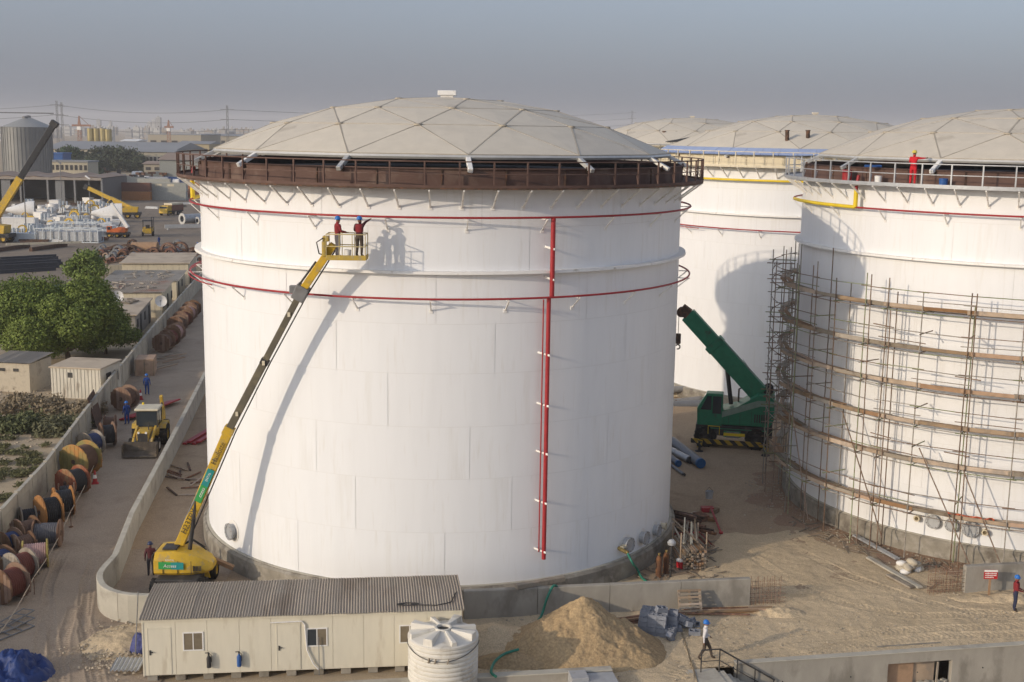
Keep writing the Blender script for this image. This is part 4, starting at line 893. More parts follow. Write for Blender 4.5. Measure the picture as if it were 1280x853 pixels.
def person(label, loc, rz, shirt, trousers, helmet, pose=None, sleeves=True, vest=None, shoe=SHOE, brim=True):
    J = dict(pel=(0, 0, .95), spi=(0, .01, 1.14), che=(0, .02, 1.34), nec=(0, .02, 1.47), hd0=(0, .035, 1.56), hd1=(0, .035, 1.645), hd2=(0, .025, 1.70))
    for s, k in ((-1, 'L'), (1, 'R')):
        J.update({'sh' + k: (s * .18, .01, 1.40), 'el' + k: (s * .25, -.02, 1.13), 'wr' + k: (s * .26, .08, .90), 'hip' + k: (s * .10, 0, .90), 'kn' + k: (s * .11, .03, .50), 'an' + k: (s * .12, -.02, .09), 'to' + k: (s * .14, .15, .035)})
    if pose: J.update(pose)
    rad = dict(pel=.145, spi=.135, che=.155, nec=.065, hd0=.078, hd1=.098, hd2=.075)
    for k in 'LR': rad.update({'sh' + k: .072, 'el' + k: .052, 'wr' + k: .034, 'hip' + k: .10, 'kn' + k: .068, 'an' + k: .048, 'to' + k: .04})
    names = list(J); idx = {n: i for i, n in enumerate(names)}; V = [Vector(J[n]) for n in names]; RD = [rad[n] for n in names]
    E = [('pel', 'spi'), ('spi', 'che'), ('che', 'nec'), ('nec', 'hd0'), ('hd0', 'hd1'), ('hd1', 'hd2')]; part = ['shirt', 'shirt', 'shirt', 'skin', 'skin', 'hair']
    for k in 'LR':
        E += [('che', 'sh' + k), ('sh' + k, 'el' + k), ('el' + k, 'wr' + k), ('pel', 'hip' + k), ('hip' + k, 'kn' + k), ('kn' + k, 'an' + k), ('an' + k, 'to' + k)]
        part += ['shirt', 'shirt', 'shirt' if sleeves else 'skin', 'trousers', 'trousers', 'trousers', 'shoe']
    E = [(idx[a], idx[b]) for a, b in E]
    def addv(p, r, frm, pt):
        V.append(Vector(p)); RD.append(r); E.append((frm, len(V) - 1)); part.append(pt); return len(V) - 1
    hd = Vector(J['hd0']); addv(hd + Vector((0, .105, .03)), .018, idx['hd0'], 'skin')          # nose
    for k in 'LR':
        w = Vector(J['wr' + k]); d = (w - Vector(J['el' + k])).normalized(); sd = d.cross(Vector((0, 1, 0)) if abs(d.y) < .9 else Vector((0, 0, 1))).normalized()
        pn = sd.cross(d)
        pm = addv(w + d * .075, .030, idx['wr' + k], 'skin')
        for f in range(4):
            b = addv(w + d * .125 + sd * ((f - 1.5) * .02), .0095, pm, 'skin'); addv(w + d * (.165 + .012 * (1.5 - abs(f - 1.3))) + sd * ((f - 1.5) * .022) + pn * .022, .008, b, 'skin')
        th = addv(w + d * .07 + sd * (.045 if k == 'L' else -.045), .010, pm, 'skin'); addv(w + d * .105 + sd * (.055 if k == 'L' else -.055) + pn * .015, .0085, th, 'skin')
    me = bpy.data.meshes.new('b'); me.from_pydata(V, E, []); o = bpy.data.objects.new('b', me); COL.objects.link(o)
    o.modifiers.new('s', 'SKIN')
    sv = me.skin_vertices[0].data
    RD = [r * (1.12 if i < len(names) and not names[i].startswith(('hd', 'nec')) else 1.) for i, r in enumerate(RD)]
    for i, r in enumerate(RD): sv[i].radius = (r, r * (.72 if names[i:i + 1] and names[i] in ('pel', 'spi', 'che') else 1.)); sv[i].use_root = (i == 0)
    ss = o.modifiers.new('d', 'SUBSURF'); ss.levels = 1; ss.render_levels = 1
    nm = bpy.data.meshes.new_from_object(o.evaluated_get(bpy.context.evaluated_depsgraph_get())); bpy.data.objects.remove(o)
    nm.name = 'person'; nm.materials.clear(); order = ['shirt', 'trousers', 'skin', 'shoe', 'hair']; mm = dict(shirt=shirt, trousers=trousers, skin=SKIN, shoe=shoe, hair=HAIR)
    for k in order: nm.materials.append(mm[k])
    A = np.array([V[a] for a, b in E]); B = np.array([V[b] for a, b in E]); D = B - A; L2 = (D ** 2).sum(1) + 1e-9
    pr = np.array([max(RD[a], RD[b]) for a, b in E]); mi = []
    for p in nm.polygons:
        c = np.array(p.center); t = np.clip(((c - A) * D).sum(1) / L2, 0, 1); q = A + D * t[:, None]; dd = np.sqrt(((c - q) ** 2).sum(1)) - pr * .6
        k = part[int(np.argmin(dd))]
        if k == 'shirt' and c[2] < J['pel'][2] - .01 and abs(c[0]) < .2: k = 'trousers'
        mi.append(order.index(k))
    nm.polygons.foreach_set('material_index', mi); nm.polygons.foreach_set('use_smooth', [True] * len(mi))
    t = bpy.data.objects.new('person', nm); COL.objects.link(t); t.location = loc; t.rotation_euler = (0, 0, rz); tag(t, label, 'person', 'people on the site')
    h = Vector(J['hd1']) + Vector((0, -.012, .012))
    if helmet is not None:
        m = MB(); m.lathe([(.128, 0), (.128, .03), (.12, .075), (.09, .12), (.045, .145), (.001, .15)], 16, (h.x, h.y, h.z)); 
        if brim: m.lathe([(.128, .0), (.155, -.008), (.155, .004), (.128, .012)], 16, (h.x, h.y + .02, h.z))
        m.build('helmet', helmet, t, 50)
    if vest is not None:
        c = Vector(J['che']); m = MB(); m.lathe([(.178, -.24), (.185, -.1), (.19, .02), (.15, .1)], 16, (c.x, c.y, c.z)); v = m.build('vest', vest, t, 60); 
        for i, vv in enumerate(v.data.vertices): vv.co.y = c.y + (vv.co.y - c.y) * .78
    return t

# ------------------------------------------------------------------ generic wheel
def wheel(name, par, c, r, w, axis='x', rim=YELP, tyre=BLACK, lugs=0):
    m = MB(); m.lathe([(r * .55, -w / 2), (r * .92, -w / 2), (r, -w * .36), (r, w * .36), (r * .92, w / 2), (r * .55, w / 2)], 24, (0, 0, 0), axis)
    o = m.build(name, tyre, par, 40); o.location = c
    if lugs:
        m = MB()
        for k in range(lugs):
            a = 2 * PI * k / lugs; cx, cz = math.cos(a), math.sin(a)
            for s in (-1, 1):
                p = (s * w * .24, cx * r, cz * r) if axis == 'x' else (cx * r, s * w * .24, cz * r)
                d = Matrix.Rotation(a, 4, 'X' if axis == 'x' else 'Y'); n = len(m.v); m.bx(-.5, .5, -.5, .5, -.5, .5)
                S = Matrix.Diagonal((w * .5, r * .09, r * .1, 1)) if axis == 'x' else Matrix.Diagonal((r * .1, w * .5, r * .09, 1))
                m.xf(Matrix.Translation(p) @ (Matrix.Rotation(a, 4, 'X') if axis == 'x' else Matrix.Rotation(-a, 4, 'Y')) @ S, n)
        kind(m.build('tread', tyre, o), 'stuff')
    m = MB(); m.lathe([(.001, -w * .30), (r * .22, -w * .34), (r * .25, -w * .2), (r * .5, -w * .25), (r * .57, -w * .45), (r * .57, w * .45), (r * .5, w * .25), (r * .25, w * .2), (r * .22, w * .34), (.001, w * .3)], 20, (0, 0, 0), axis)
    m.build('rim', rim, o, 40); return o

# ------------------------------------------------------------------ boom lift at the centre tank
LB = Vector((-15.75, 56.7, 0)); bl = thing('boom_lift', 'yellow telescopic boom lift reaching up the left of the centre tank', 'boom lift', LB)
lo = lambda p: Vector(p) - LB
m = MB(); m.bx(-1.0, 1.0, -1.6, 1.6, .45, 1.0); m.build('chassis', DARK, bl, bevel=.06)
for sx in (-1, 1):
    for sy in (-1, 1): wheel('wheel', bl, (sx * 1.05, sy * 1.35, .48), .48, .36, 'x', YELP, BLACK, 18)
m = MB(); m.lathe([(.6, 1.0), (.6, 1.2)], 24); m.build('slew_ring', DARK, bl)
# turret: rounded hood that tapers to the right
def loft(secs):
    m = MB(); vs = []; fs = []; n = len(secs[0])
    for s in secs: vs += s
    for i in range(len(secs) - 1):
        for j in range(n): fs.append((i * n + j, i * n + (j + 1) % n, (i + 1) * n + (j + 1) % n, (i + 1) * n + j))
    fs += [tuple(range(n - 1, -1, -1)), tuple((len(secs) - 1) * n + j for j in range(n))]; m.add(vs, fs); return m
def sec(x, y0, y1, z0, z1, c=.25): return [(x, y0 + c * .4, z0), (x, y1 - c * .4, z0), (x, y1, z0 + c * .4), (x, y1, z1 - c), (x, y1 - c, z1), (x, y0 + c, z1), (x, y0, z1 - c), (x, y0, z0 + c * .4)]
loft([sec(-1.3, -.75, .75, 1.05, 1.8, .3), sec(-1.2, -1.05, 1.05, 1.0, 2.05, .3), sec(-.3, -1.1, 1.1, 1.0, 2.12, .35), sec(.5, -1.05, 1.05, 1.0, 1.95, .4), sec(1.2, -.85, .85, 1.05, 1.6, .35), sec(1.45, -.5, .5, 1.1, 1.4, .2)]).build('turret', YELP, bl, 30, bevel=.05)
m = MB(); m.bx(-1.34, -1.27, -.9, .9, 1.2, 1.95); m.build('side_rail', DARK, bl, bevel=.03)
m = MB(); m.bx(-.95, .05, -1.13, -1.085, 1.35, 1.7); m.build('decal_panel', GRND, bl); m = MB(); m.bx(-.35, .25, -1.14, -1.132, 1.35, 1.7); m.build('decal_panel', TEAL, bl)
lettering('Access', .22, WHITE2, bl, (-.4, -1.15, 1.52), (1, 0, 0), (0, 0, 1), .2); lettering('RENTAL', .12, WHITE2, bl, (-.4, -1.13, 1.8), (1, 0, 0), (0, 0, 1))
for x in (-.75, -.05, .6):
    m = MB(); m.bx(x - .006, x + .006, -1.125, -1.06, 1.1, 1.75); m.build('panel_gap', DARK, bl)
for k in range(6): m = MB(); m.bx(.68 + k * .07, .71 + k * .07, -1.07, -1.0, 1.25, 1.5); m.build('louvre', DARK, bl)
m = MB(); m.bx(-.9, -.2, -.6, .2, 2.12, 2.2); m.build('hood_cover', DARK, bl, bevel=.03)
m = MB(); m.tube([(-.2, .4, 2.1), (.3, .6, 2.25), (.9, .5, 1.9)], .04, 6); m.tube([(-.2, .2, 2.1), (.4, .3, 2.3), (1.0, .3, 1.85)], .03, 6); m.build('hydraulic_hose', BLACK, bl, 60)
root = lo(atY(221, 690, 56.9)); k1 = lo(atY(287, 536, 56.0)); k2 = lo(atY(376, 366, 54.35)); tipj = lo(atY(417, 306, 53.65))
bd = (k2 - root).normalized(); side = bd.cross(Vector((0, -1, 0))).normalized(); outn = side.cross(bd)
upb = side
m = MB(); m.beam(root - bd * .5, k1, .32, .45, up=upb); b1 = m.build('boom_base', YELP, bl, bevel=.04)
m = MB(); m.beam(k1 - bd * .35, k1 + bd * .1, .36, .5, up=upb); m.build('boom_collar', YELP, bl, bevel=.03)
mid = k1 + (k2 - k1) * .52
GB = mat('boom_grey', (.13, .115, .085), rough=.5, var=.15, c2=(.2, .17, .11), c2amt=.3)
m = MB(); m.beam(k1, mid, .26, .35, up=upb); m.build('boom_section', GB, bl, bevel=.03)
m = MB(); m.beam(mid - bd * .25, mid + bd * .02, .29, .39, up=upb); m.build('boom_collar', DARK, bl, bevel=.02)
m = MB(); m.beam(mid, k2, .22, .29, up=upb); m.build('boom_section', GB, bl, bevel=.03)
for fr in (.12, .5, .85):
    c = k1 + (k2 - k1) * fr; m = MB(); m.box(c - outn * .0 + Vector((0, -.2, 0)), (.12, .06, .2)); m.build('wear_pad', CREAMP, bl)
m = MB(); m.beam(k2 - bd * .35, k2 + bd * .35, .5, .6, up=upb); m.box(k2 + Vector((-.3, 0, .15)), (.4, .3, .35)); m.build('boom_head', GREYM, bl, bevel=.04)
jd = (tipj - k2).normalized()
m = MB(); m.beam(k2 + jd * .1, tipj, .26, .34, up=upb); m.build('jib', YELP, bl, bevel=.03)
m = MB(); m.bar(k2 + jd * .2 + side * -.26, k2 + jd * 1.7 + side * -.22, .05, 8); m.build('jib_cylinder', DARK, bl)
m = MB(); m.tube([root + bd * 1 + side * .3, k1 + side * .32, mid + side * .25, k2 + side * .3, tipj + side * .2], .035, 6); m.build('hose_run', DARK, bl, 60)
# lift cylinder and lower link
m = MB(); m.bar(root + bd * .3 + Vector((.55, -.2, -.2)), root + bd * 3.2 + outn * -.1 + side * -.3, .10, 10); m.build('lift_cylinder', DARK, bl, 40)
m = MB(); m.bar(root + bd * 1.6 + side * -.34 + Vector((.05, 0, 0)), root + bd * 4.4 + side * -.30, .05, 8); m.build('lift_rod', GREYM, bl)
m = MB(); m.beam(root + Vector((-.1, .15, .1)), root + Vector((1.5, .3, -.85)), .4, .34); m.build('boom_link', YELP, bl, bevel=.03)
m = MB(); m.beam(root + Vector((1.0, .5, -.25)), root + Vector((2.6, .6, -1.0)), .3, .2); m.build('rear_link', WOODO, bl, bevel=.02)
m = MB(); m.prism([(root.x - .45, root.z - .5), (root.x + .35, root.z - .75), (root.x + 1.7, root.z - 1.15), (root.x + 1.6, root.z - .8), (root.x + .3, root.z + .15), (root.x - .3, root.z + .1)], root.y - .42, root.y - .34); m.build('pivot_plate', YELP, bl)
m = MB(); m.bar((root.x, root.y - .5, root.z - .05), (root.x, root.y + .5, root.z - .05), .12, 12); m.build('pivot_pin', DARKRUST, bl)
# decals along the boom: reading upwards along the boom, on its front face
fo = Vector((0, -1, 0)); fo = (fo - bd * fo.dot(bd)).normalized(); ybd = fo.cross(bd)
def on_boom(fr, d=.242): return root + (k1 - root) * fr + fo * d
def strip(a, b, w, mm, d=.234):
    m = MB(); A, B = on_boom(a, d), on_boom(b, d); y = ybd * w / 2; m.add([A - y, B - y, B + y, A + y, A - y + fo * .004, B - y + fo * .004, B + y + fo * .004, A + y + fo * .004], [(0, 1, 2, 3), (4, 5, 6, 7), (0, 1, 5, 4), (2, 3, 7, 6)]); m.build('decal_panel', mm, bl)
Lb = (k1 - root).length
side_y = ybd if ybd.z > 0 else ybd
strip(.43, .56, .34, GRND); strip(.56, .69, .34, TEAL)
xd = bd; yd = fo.cross(bd)
lettering('H23TPX', .42, DARK, bl, on_boom(.27), xd, yd, .1); lettering('Access', .26, WHITE2, bl, on_boom(.495, .243), xd, yd, .2)
lettering('Haulotte', .36, DARK, bl, on_boom(.82), xd, yd, .0); lettering('RENTAL', .17, WHITE2, bl, on_boom(.625, .243), xd, yd, 0)
# basket
YELD = mat('dull_yellow', (.46, .32, .06), rough=.6, var=.15, c2=(.35, .29, .17), c2amt=.4, c2scale=3)
bf = atY(434, 323, 53.55); BC = Vector((bf.x, 53.55, bf.z)) - LB
m = MB(); m.box(BC, (1.75, .95, .10)); m.box(BC + Vector((0, -.44, .1)), (1.75, .05, .14)); m.box(BC + Vector((.86, 0, .1)), (.05, .95, .14)); m.build('basket_floor', YELD, bl, bevel=.01)
rails = mat('basket_rail', (.55, .45, .22), rough=.5)
for z in (.55, 1.08):
    m = MB(); m.tube([BC + Vector(p) for p in ((-.85, -.45, z), (.85, -.45, z), (.85, .45, z), (-.85, .45, z))], .024, 7, closed=True); m.build('basket_rail', rails, bl, 60)
for p in ((-.85, -.45), (-.28, -.45), (.28, -.45), (.85, -.45), (.85, .45), (.28, .45), (-.28, .45), (-.85, .45)):
    m = MB(); m.bar(BC + Vector((p[0], p[1], .05)), BC + Vector((p[0], p[1], 1.08)), .02, 6); m.build('basket_post', rails, bl)
m = MB(); m.box(BC + Vector((-1.0, 0, .4)), (.18, .4, .7)); m.box(BC + Vector((-.92, 0, .85)), (.3, .3, .25)); m.build('basket_mount', YELD, bl, bevel=.05)
m = MB(); m.tube([BC + Vector((-1.0, -.2, .9)), BC + Vector((-1.3, -.25, .7)), BC + Vector((-1.2, -.2, .2)), tipj + jd * -.6 + side * .1], .03, 6); m.build('basket_hose', DARK, bl, 60)
m = MB(); m.lathe([(.001, 0), (.14, 0), (.16, .34), (.13, .34)], 12, tuple(BC + Vector((.05, -.2, .06)))); ob = m.build('paint_bucket', WHITE2, None, 40); ob.location = LB; tag(ob, 'white paint bucket on the lift basket floor', 'bucket')
wz = BC + LB
person('worker in maroon vest and blue helmet at the left of the lift basket', (wz.x - .42, wz.y - .02, wz.z + .05), R_(-60), CL_RED, CL_GREY, HELM_B, dict(elR=(.30, .05, 1.14), wrR=(.26, .28, 1.10), elL=(-.28, .06, 1.16), wrL=(-.2, .3, 1.12)), vest=CL_RED)
hx = Vector((-6.41, 54.43, 18.22)); man2 = Vector((wz.x + .52, wz.y + .12, wz.z + .05)); rel = hx - man2; rz2 = R_(-20)
rl = Matrix.Rotation(-rz2, 3, 'Z') @ rel
person('worker in maroon top and blue helmet reaching from the basket to the red pipe', man2, rz2, CL_MAR, CL_BRN, HELM_B, dict(elR=(.18 + (rl.x - .18) * .5, .01 + (rl.y - .01) * .4, 1.42 + (rl.z - 1.42) * .55), wrR=(rl.x, rl.y, min(rl.z, 1.86)), elL=(-.26, .05, 1.16), wrL=(-.22, .26, 1.08)), vest=CL_RED)

# people on the ground
p = at(880, 826); person('man in white shirt and blue helmet walking past the steps', (p.x, p.y, .05), R_(-95), CL_WHITE, CL_BRN, HELM_B, dict(knL=(-.10, .24, .52), anL=(-.10, .33, .11), toL=(-.10, .5, .06), knR=(.1, -.02, .5), anR=(.1, -.26, .12), toR=(.1, -.12, .04), hipL=(-.1, .02, .9), elL=(-.25, .0, 1.13), wrL=(-.22, .2, .98), elR=(.25, -.06, 1.13), wrR=(.24, -.05, .88)))
p = at(1266, 765); person('worker in maroon vest and blue helmet at the right edge', (p.x + .05, p.y, .05), R_(-105), CL_RED, CL_NAVY, HELM_B, dict(elL=(-.24, .05, 1.13), wrL=(-.12, .26, 1.06), elR=(.24, .05, 1.13), wrR=(.12, .27, 1.04)), vest=CL_RED)
p = at(189, 721); person('worker in dark clothes standing between bund wall and boom lift', (p.x, p.y, .03), R_(15), CL_MAR, CL_DK, HELM_D, vest=None)
p = at(184, 494); person('worker in blue coveralls walking away up the road', (p.x, p.y, .02), R_(5), CL_BLUE, CL_BLUE, HELM_B)
p = at(159, 531); person('worker in blue coveralls beside the backhoe loader', (p.x, p.y, .02), R_(40), CL_BLUE, CL_BLUE, HELM_B, vest=None)
p = atY(1140, 229, TC[1] - 13.4); 
ga = -30.5; q = Vector((TC[0], TC[1], 0)) + pol(-33.2, 13.6, ZD); person('worker in bright red coveralls and yellow scarf on the right tank gangway', q, R_(-38), CL_RR, CL_RR, HELM_Y, dict(elR=(.34, .1, 1.38), wrR=(.5, .22, 1.40), elL=(-.24, .1, 1.16), wrL=(-.12, .3, 1.14)), brim=False)
def gpos(px_, r=13.6): # point on tank C gangway below pixel column
    best = min(np.arange(-80, 0, .2), key=lambda a: abs(proj_x(Vector((TC[0], TC[1], 0)) + pol(a, r, ZD)) - px_)); return Vector((TC[0], TC[1], 0)) + pol(best, r, ZD)
def proj_x(P):
    d = P - Vector((0, 0, CAMH)); z = d.dot(_fw); return W0 / 2 + F * d.dot(_ix) / z
bpy.data.objects['person'].name = 'person'
for o in [o for o in bpy.data.objects if o.get('label', '').startswith('worker in bright red')]: o.location = gpos(1140)
q = gpos(1058); m = MB(); m.lathe([(.001, 0), (.27, 0), (.27, .02), (.26, .03), (.26, .3), (.275, .31), (.26, .32), (.26, .62), (.27, .64), (.001, .64)], 18); o = m.build('drum', REDP, None, 40); o.location = q; tag(o, 'red drum on the gangway of the right tank', 'drum')
q = gpos(1179); m = MB(); m.lathe([(.001, 0), (.2, 0), (.22, .34), (.23, .34), (.23, .4), (.001, .42)], 18); o = m.build('bucket', BLUEP, None, 40); o.location = q; tag(o, 'blue bucket on the gangway of the right tank', 'bucket')
q = gpos(1097); m = MB(); m.lathe([(.001, 0), (.18, 0), (.2, .4), (.001, .42)], 14); o = m.build('bucket', WHITE2, None, 40); o.location = q; tag(o, 'white bucket on the gangway of the right tank', 'bucket')
q = gpos(1090, 13.5); m = MB(); m.box((0, 0, .9), (.9, .2, .12)); o = m.build('tool_bag', BLUEP, None, bevel=.03); o.location = q; tag(o, 'blue tool bag slung on the gangway rail of the right tank', 'bag')

# ------------------------------------------------------------------ backhoe loader on the road
p = at(180, 574); bh = thing('backhoe_loader', 'dusty yellow backhoe loader facing the camera on the road', 'backhoe loader', (p.x - .35, p.y + .3, 0), R_(5))
BY = mat('dusty_yellow', (.55, .36, .06), rough=.55, var=.12, c2=(.4, .3, .15), c2amt=.35)
# local: bucket at y=0, machine extends to +y
m = MB(); m.prism([(-.35, .1), (.1, .05), (.45, .25), (.5, .95), (.35, 1.0), (.3, .4), (-.05, .2), (-.35, .16)], -1.15, 1.15, 'yz'); m.bx(-1.15, -1.1, -.3, .45, .1, .95); m.bx(1.1, 1.15, -.3, .45, .1, .95); m.bx(-1.13, 1.13, .32, .38, .3, 1.02); m.build('bucket', mat('worn_bucket_steel', (.09, .075, .06), rough=.7, var=.3, c2=(.2, .16, .11), c2amt=.4), bh)
for s in (-1, 1):
    m = MB(); m.beam((s * .62, .45, .55), (s * .62, 1.1, 1.05), .14, .24); m.beam((s * .62, 1.1, 1.05), (s * .62, 2.4, 1.55), .14, .28); m.build('loader_arm', BY, bh, bevel=.02)
    m = MB(); m.bar((s * .5, .55, .8), (s * .5, 1.9, 1.35), .05, 8); m.build('bucket_ram', GREYM, bh)
m = MB(); m.bx(-.42, .42, .95, 2.5, .75, 1.55); m.build('hood', BY, bh, bevel=.08); m = MB(); m.bx(-.34, .34, .91, .945, .85, 1.45); m.build('grille', DARK, bh)
m = MB(); m.bx(-.55, .55, 1.2, 4.2, .5, .8); m.build('frame', DARK, bh)
for s in (-1, 1):
    m = MB(); m.lathe([(.001, -.02), (.08, -.02), (.08, .02)], 10, (s * .25, .9, 1.5), 'y'); m.build('headlight', WHITE2, bh)
    wheel('wheel', bh, (s * .85, 1.55, .48), .48, .36, 'x', WHITE2, BLACK, 16); wheel('wheel', bh, (s * .95, 3.7, .74), .74, .46, 'x', BY, BLACK, 18)
    m = MB(); m.prism([(3.0, 1.3), (3.2, 1.6), (4.3, 1.6), (4.5, 1.3), (4.4, 1.3), (4.25, 1.5), (3.25, 1.5), (3.1, 1.3)], s * .95 - .22, s * .95 + .22, 'yz'); m.build('fender', BY, bh)
m = MB(); m.bx(-.72, .72, 2.5, 4.0, .9, 1.5); m.build('cab_base', BY, bh, bevel=.03)
for x in (-.72, .66):
    for y in (2.5, 3.2, 3.94): m = MB(); m.bx(x, x + .06, y, y + .06, 1.5, 2.66); m.build('cab_post', DARK, bh)
m = MB(); m.bx(-.655, .655, 2.515, 2.53, 1.55, 2.6); m.build('windscreen', GLASS, bh)
for x in (-.70, .69): m = MB(); m.bx(x, x + .012, 2.57, 3.93, 1.55, 2.6); m.build('side_window', GLASS, bh)
m = MB(); m.bx(-.65, .65, 3.97, 3.98, 1.55, 2.6); m.build('rear_window', GLASS, bh)
m = MB(); m.bx(-.82, .82, 2.4, 4.1, 2.66, 2.82); m.build('cab_roof', mat('cab_roof_cream', (.60, .55, .42), rough=.6), bh, bevel=.06)
m = MB(); m.lathe([(.001, 2.98), (.07, 2.96), (.08, 2.82)], 10, (-.5, 3.9, 0)); m.build('beacon', YELP2, bh, 40)
m = MB(); m.tube([(.3, 1.6, 1.5), (.3, 1.6, 2.1)], .04, 8); m.build('exhaust', DARK, bh)
m = MB(); m.beam((.55, 4.2, .9), (.62, 4.9, 2.4), .22, .3); m.beam((.62, 4.9, 2.4), (.62, 4.5, 3.3), .2, .26); m.build('backhoe_boom', BY, bh, bevel=.02)
m = MB(); m.beam((.62, 4.5, 3.3), (.66, 5.3, 1.5), .18, .26); m.build('dipper', BY, bh, bevel=.02); m = MB(); m.bar((.62, 4.3, 2.0), (.62, 4.7, 3.0), .06, 8); m.build('boom_ram', DARK, bh)
m = MB(); m.prism([(5.0, 1.5), (5.6, 1.3), (5.7, .8), (5.3, .6), (5.0, .9)], .4, .95, 'yz'); m.build('digging_bucket', DARK, bh)
for s in (-1, 1): m = MB(); m.beam((s * .9, 4.5, .3), (s * .9, 4.5, 1.5), .12, .14); m.build('stabiliser', BY, bh)

# ------------------------------------------------------------------ green mobile crane between the tanks
p = at(915, 556); gc = thing('mobile_crane', 'green mobile crane with raised box boom between the tanks', 'crane', (p.x, p.y, 0), R_(-12))
GL = gc.location
m = MB(); m.bx(-2.6, 2.8, -1.2, 1.2, .9, 1.65); m.build('carrier', DARK, gc, bevel=.04)
for x in (-1.9, 1.7):
    for y in (-1.0, 1.0): wheel('wheel', gc, (x, y, .78), .78, .55, 'y', DARK, BLACK, 16)
HAZ = bpy.data.materials.new('hazard_stripes'); HAZ.use_nodes = True; _t = HAZ.node_tree; _w = _t.nodes.new('ShaderNodeTexWave'); _w.inputs['Scale'].default_value = .85; _w.bands_direction = 'DIAGONAL'; _r = _t.nodes.new('ShaderNodeValToRGB'); _r.color_ramp.interpolation = 'CONSTANT'; _r.color_ramp.elements[0].color = (.02, .02, .02, 1); _r.color_ramp.elements[1].color = (.42, .27, .02, 1); _r.color_ramp.elements[1].position = .5
_tc = _t.nodes.new('ShaderNodeTexCoord'); _t.links.new(_tc.outputs['Object'], _w.inputs[0]); _t.links.new(_w.outputs['Fac'], _r.inputs[0]); _t.links.new(_r.outputs[0], _t.nodes['Principled BSDF'].inputs['Base Color'])
for x in (-2.2, 2.4):
    m = MB(); m.bx(x - .18, x + .18, -2.7, 2.5, .32, .62); m.build('outrigger', HAZ, gc, bevel=.02)
    for y in (-2.6, 2.4): m = MB(); m.lathe([(.3, 0), (.3, .06), (.09, .08), (.09, .7)], 14, (x, y, 0)); m.build('outrigger_foot', DARK, gc, 40)
m = MB(); m.bx(-2.9, 2.6, -1.34, -1.22, .28, .62); m.build('bumper', HAZ, gc)
m = MB(); m.bx(-.6, .9, -1.3, -1.22, .95, 1.15); m.build('plate', YELP2, gc)
m = MB(); m.prism([(-1.9, 1.7), (2.6, 1.7), (2.9, 2.3), (2.85, 3.9), (1.7, 4.0), (.2, 3.0), (-1.9, 2.4)], -1.15, 1.15); m.build('superstructure', GREEN, gc, bevel=.06)
m = MB(); m.prism([(-.9, 2.2), (1.9, 3.2), (2.8, 3.2), (2.8, 3.6), (1.7, 3.6), (-1.0, 2.6)], -1.19, -1.16); m.build('side_stripe', mat('pale_green_stripe', (.22, .30, .24), rough=.5), gc)
m = MB(); m.prism([(-2.5, 1.6), (-.75, 1.6), (-.75, 3.95), (-1.9, 3.95), (-2.55, 2.8)], -1.2, -.2); cbx = m.build('cab', GREEN, gc, bevel=.05)
m = MB(); m.prism([(-2.3, 2.75), (-1.55, 2.75), (-1.55, 3.75), (-1.85, 3.75)], -1.225, -1.205); m.prism([(-1.45, 2.5), (-.85, 2.5), (-.85, 3.75), (-1.45, 3.75)], -1.225, -1.205); m.build('window', GLASS, cbx)
m = MB(); m.add([(-2.47, -1.1, 2.85), (-2.47, -.3, 2.85), (-1.94, -.3, 3.85), (-1.94, -1.1, 3.85), (-2.49, -1.1, 2.85), (-2.49, -.3, 2.85), (-1.96, -.3, 3.86), (-1.96, -1.1, 3.86)], [(0, 1, 2, 3), (4, 5, 6, 7), (0, 4, 7, 3), (1, 5, 6, 2)]); m.build('windscreen', GLASS, cbx)
for x in (-.3, .5, 1.3, 2.1): m = MB(); m.bx(x - .01, x + .01, -1.185, -1.16, 1.8, 2.35 + .3 * max(0, x)); m.build('panel_gap', DARK, gc)
for k in range(7): m = MB(); m.bx(1.5 + k * .16, 1.58 + k * .16, -1.19, -1.16, 2.0, 2.6); m.build('louvre', DARK, gc)
m = MB(); m.tube([(-1.7, -1.25, 1.0), (-1.7, -1.3, 1.6), (-.9, -1.3, 1.6), (-.9, -1.25, 1.0)], .03, 6); m.build('step_rail', YELP2, gc, 60)
m = MB(); m.tube([(.3, .6, 2.9), (.3, .6, 4.0), (.45, .6, 4.1)], .06, 8); m.build('exhaust', DARKRUST, gc, 60)
m = MB(); m.bx(-2.3, 2.4, -1.24, -1.0, 1.4, 1.46); m.bx(-.6, .6, -1.22, -.9, .85, 1.3); m.build('fender_plate', GREEN, gc); m = MB(); m.bx(-.4, .5, -1.27, -1.225, .8, 1.25); m.build('tool_box', GREYM, gc, bevel=.02)
iv = gc.matrix_basis.inverted()
r0 = iv @ atY(944, 486, GL.y - .1); r1 = iv @ atY(858, 397, GL.y - .6); r0.y = r1.y = .1
gd = (r1 - r0).normalized()
m = MB(); m.beam(r0 - gd * .5, r0 + (r1 - r0) * .62, .9, 1.3); m.build('boom_base', GREEN, gc, bevel=.05)
m = MB(); m.beam(r0 + (r1 - r0) * .6, r1, .75, 1.1); m.build('boom_section', GREEN, gc, bevel=.05)
m = MB(); m.beam(r0 + (r1 - r0) * .56, r0 + (r1 - r0) * .63, .98, 1.4); m.build('boom_collar', GREEN, gc, bevel=.03)
m = MB(); m.box(r1 + gd * .3, (.7, .75, .75), ry=.6); m.lathe([(.001, -.35), (.35, -.35), (.35, .35), (.001, .35)], 16, tuple(r1 + gd * .5 + Vector((-.1, 0, -.2))), 'y'); m.build('boom_head', DARKRUST, gc, bevel=.03)
hk = r1 + gd * .7 + Vector((-.15, 0, -.3))
for y in (-.1, .1): m = MB(); m.bar(hk + Vector((0, y, 0)), hk + Vector((0, y, -1.7)), .015, 5); m.build('hoist_rope', DARK, gc)
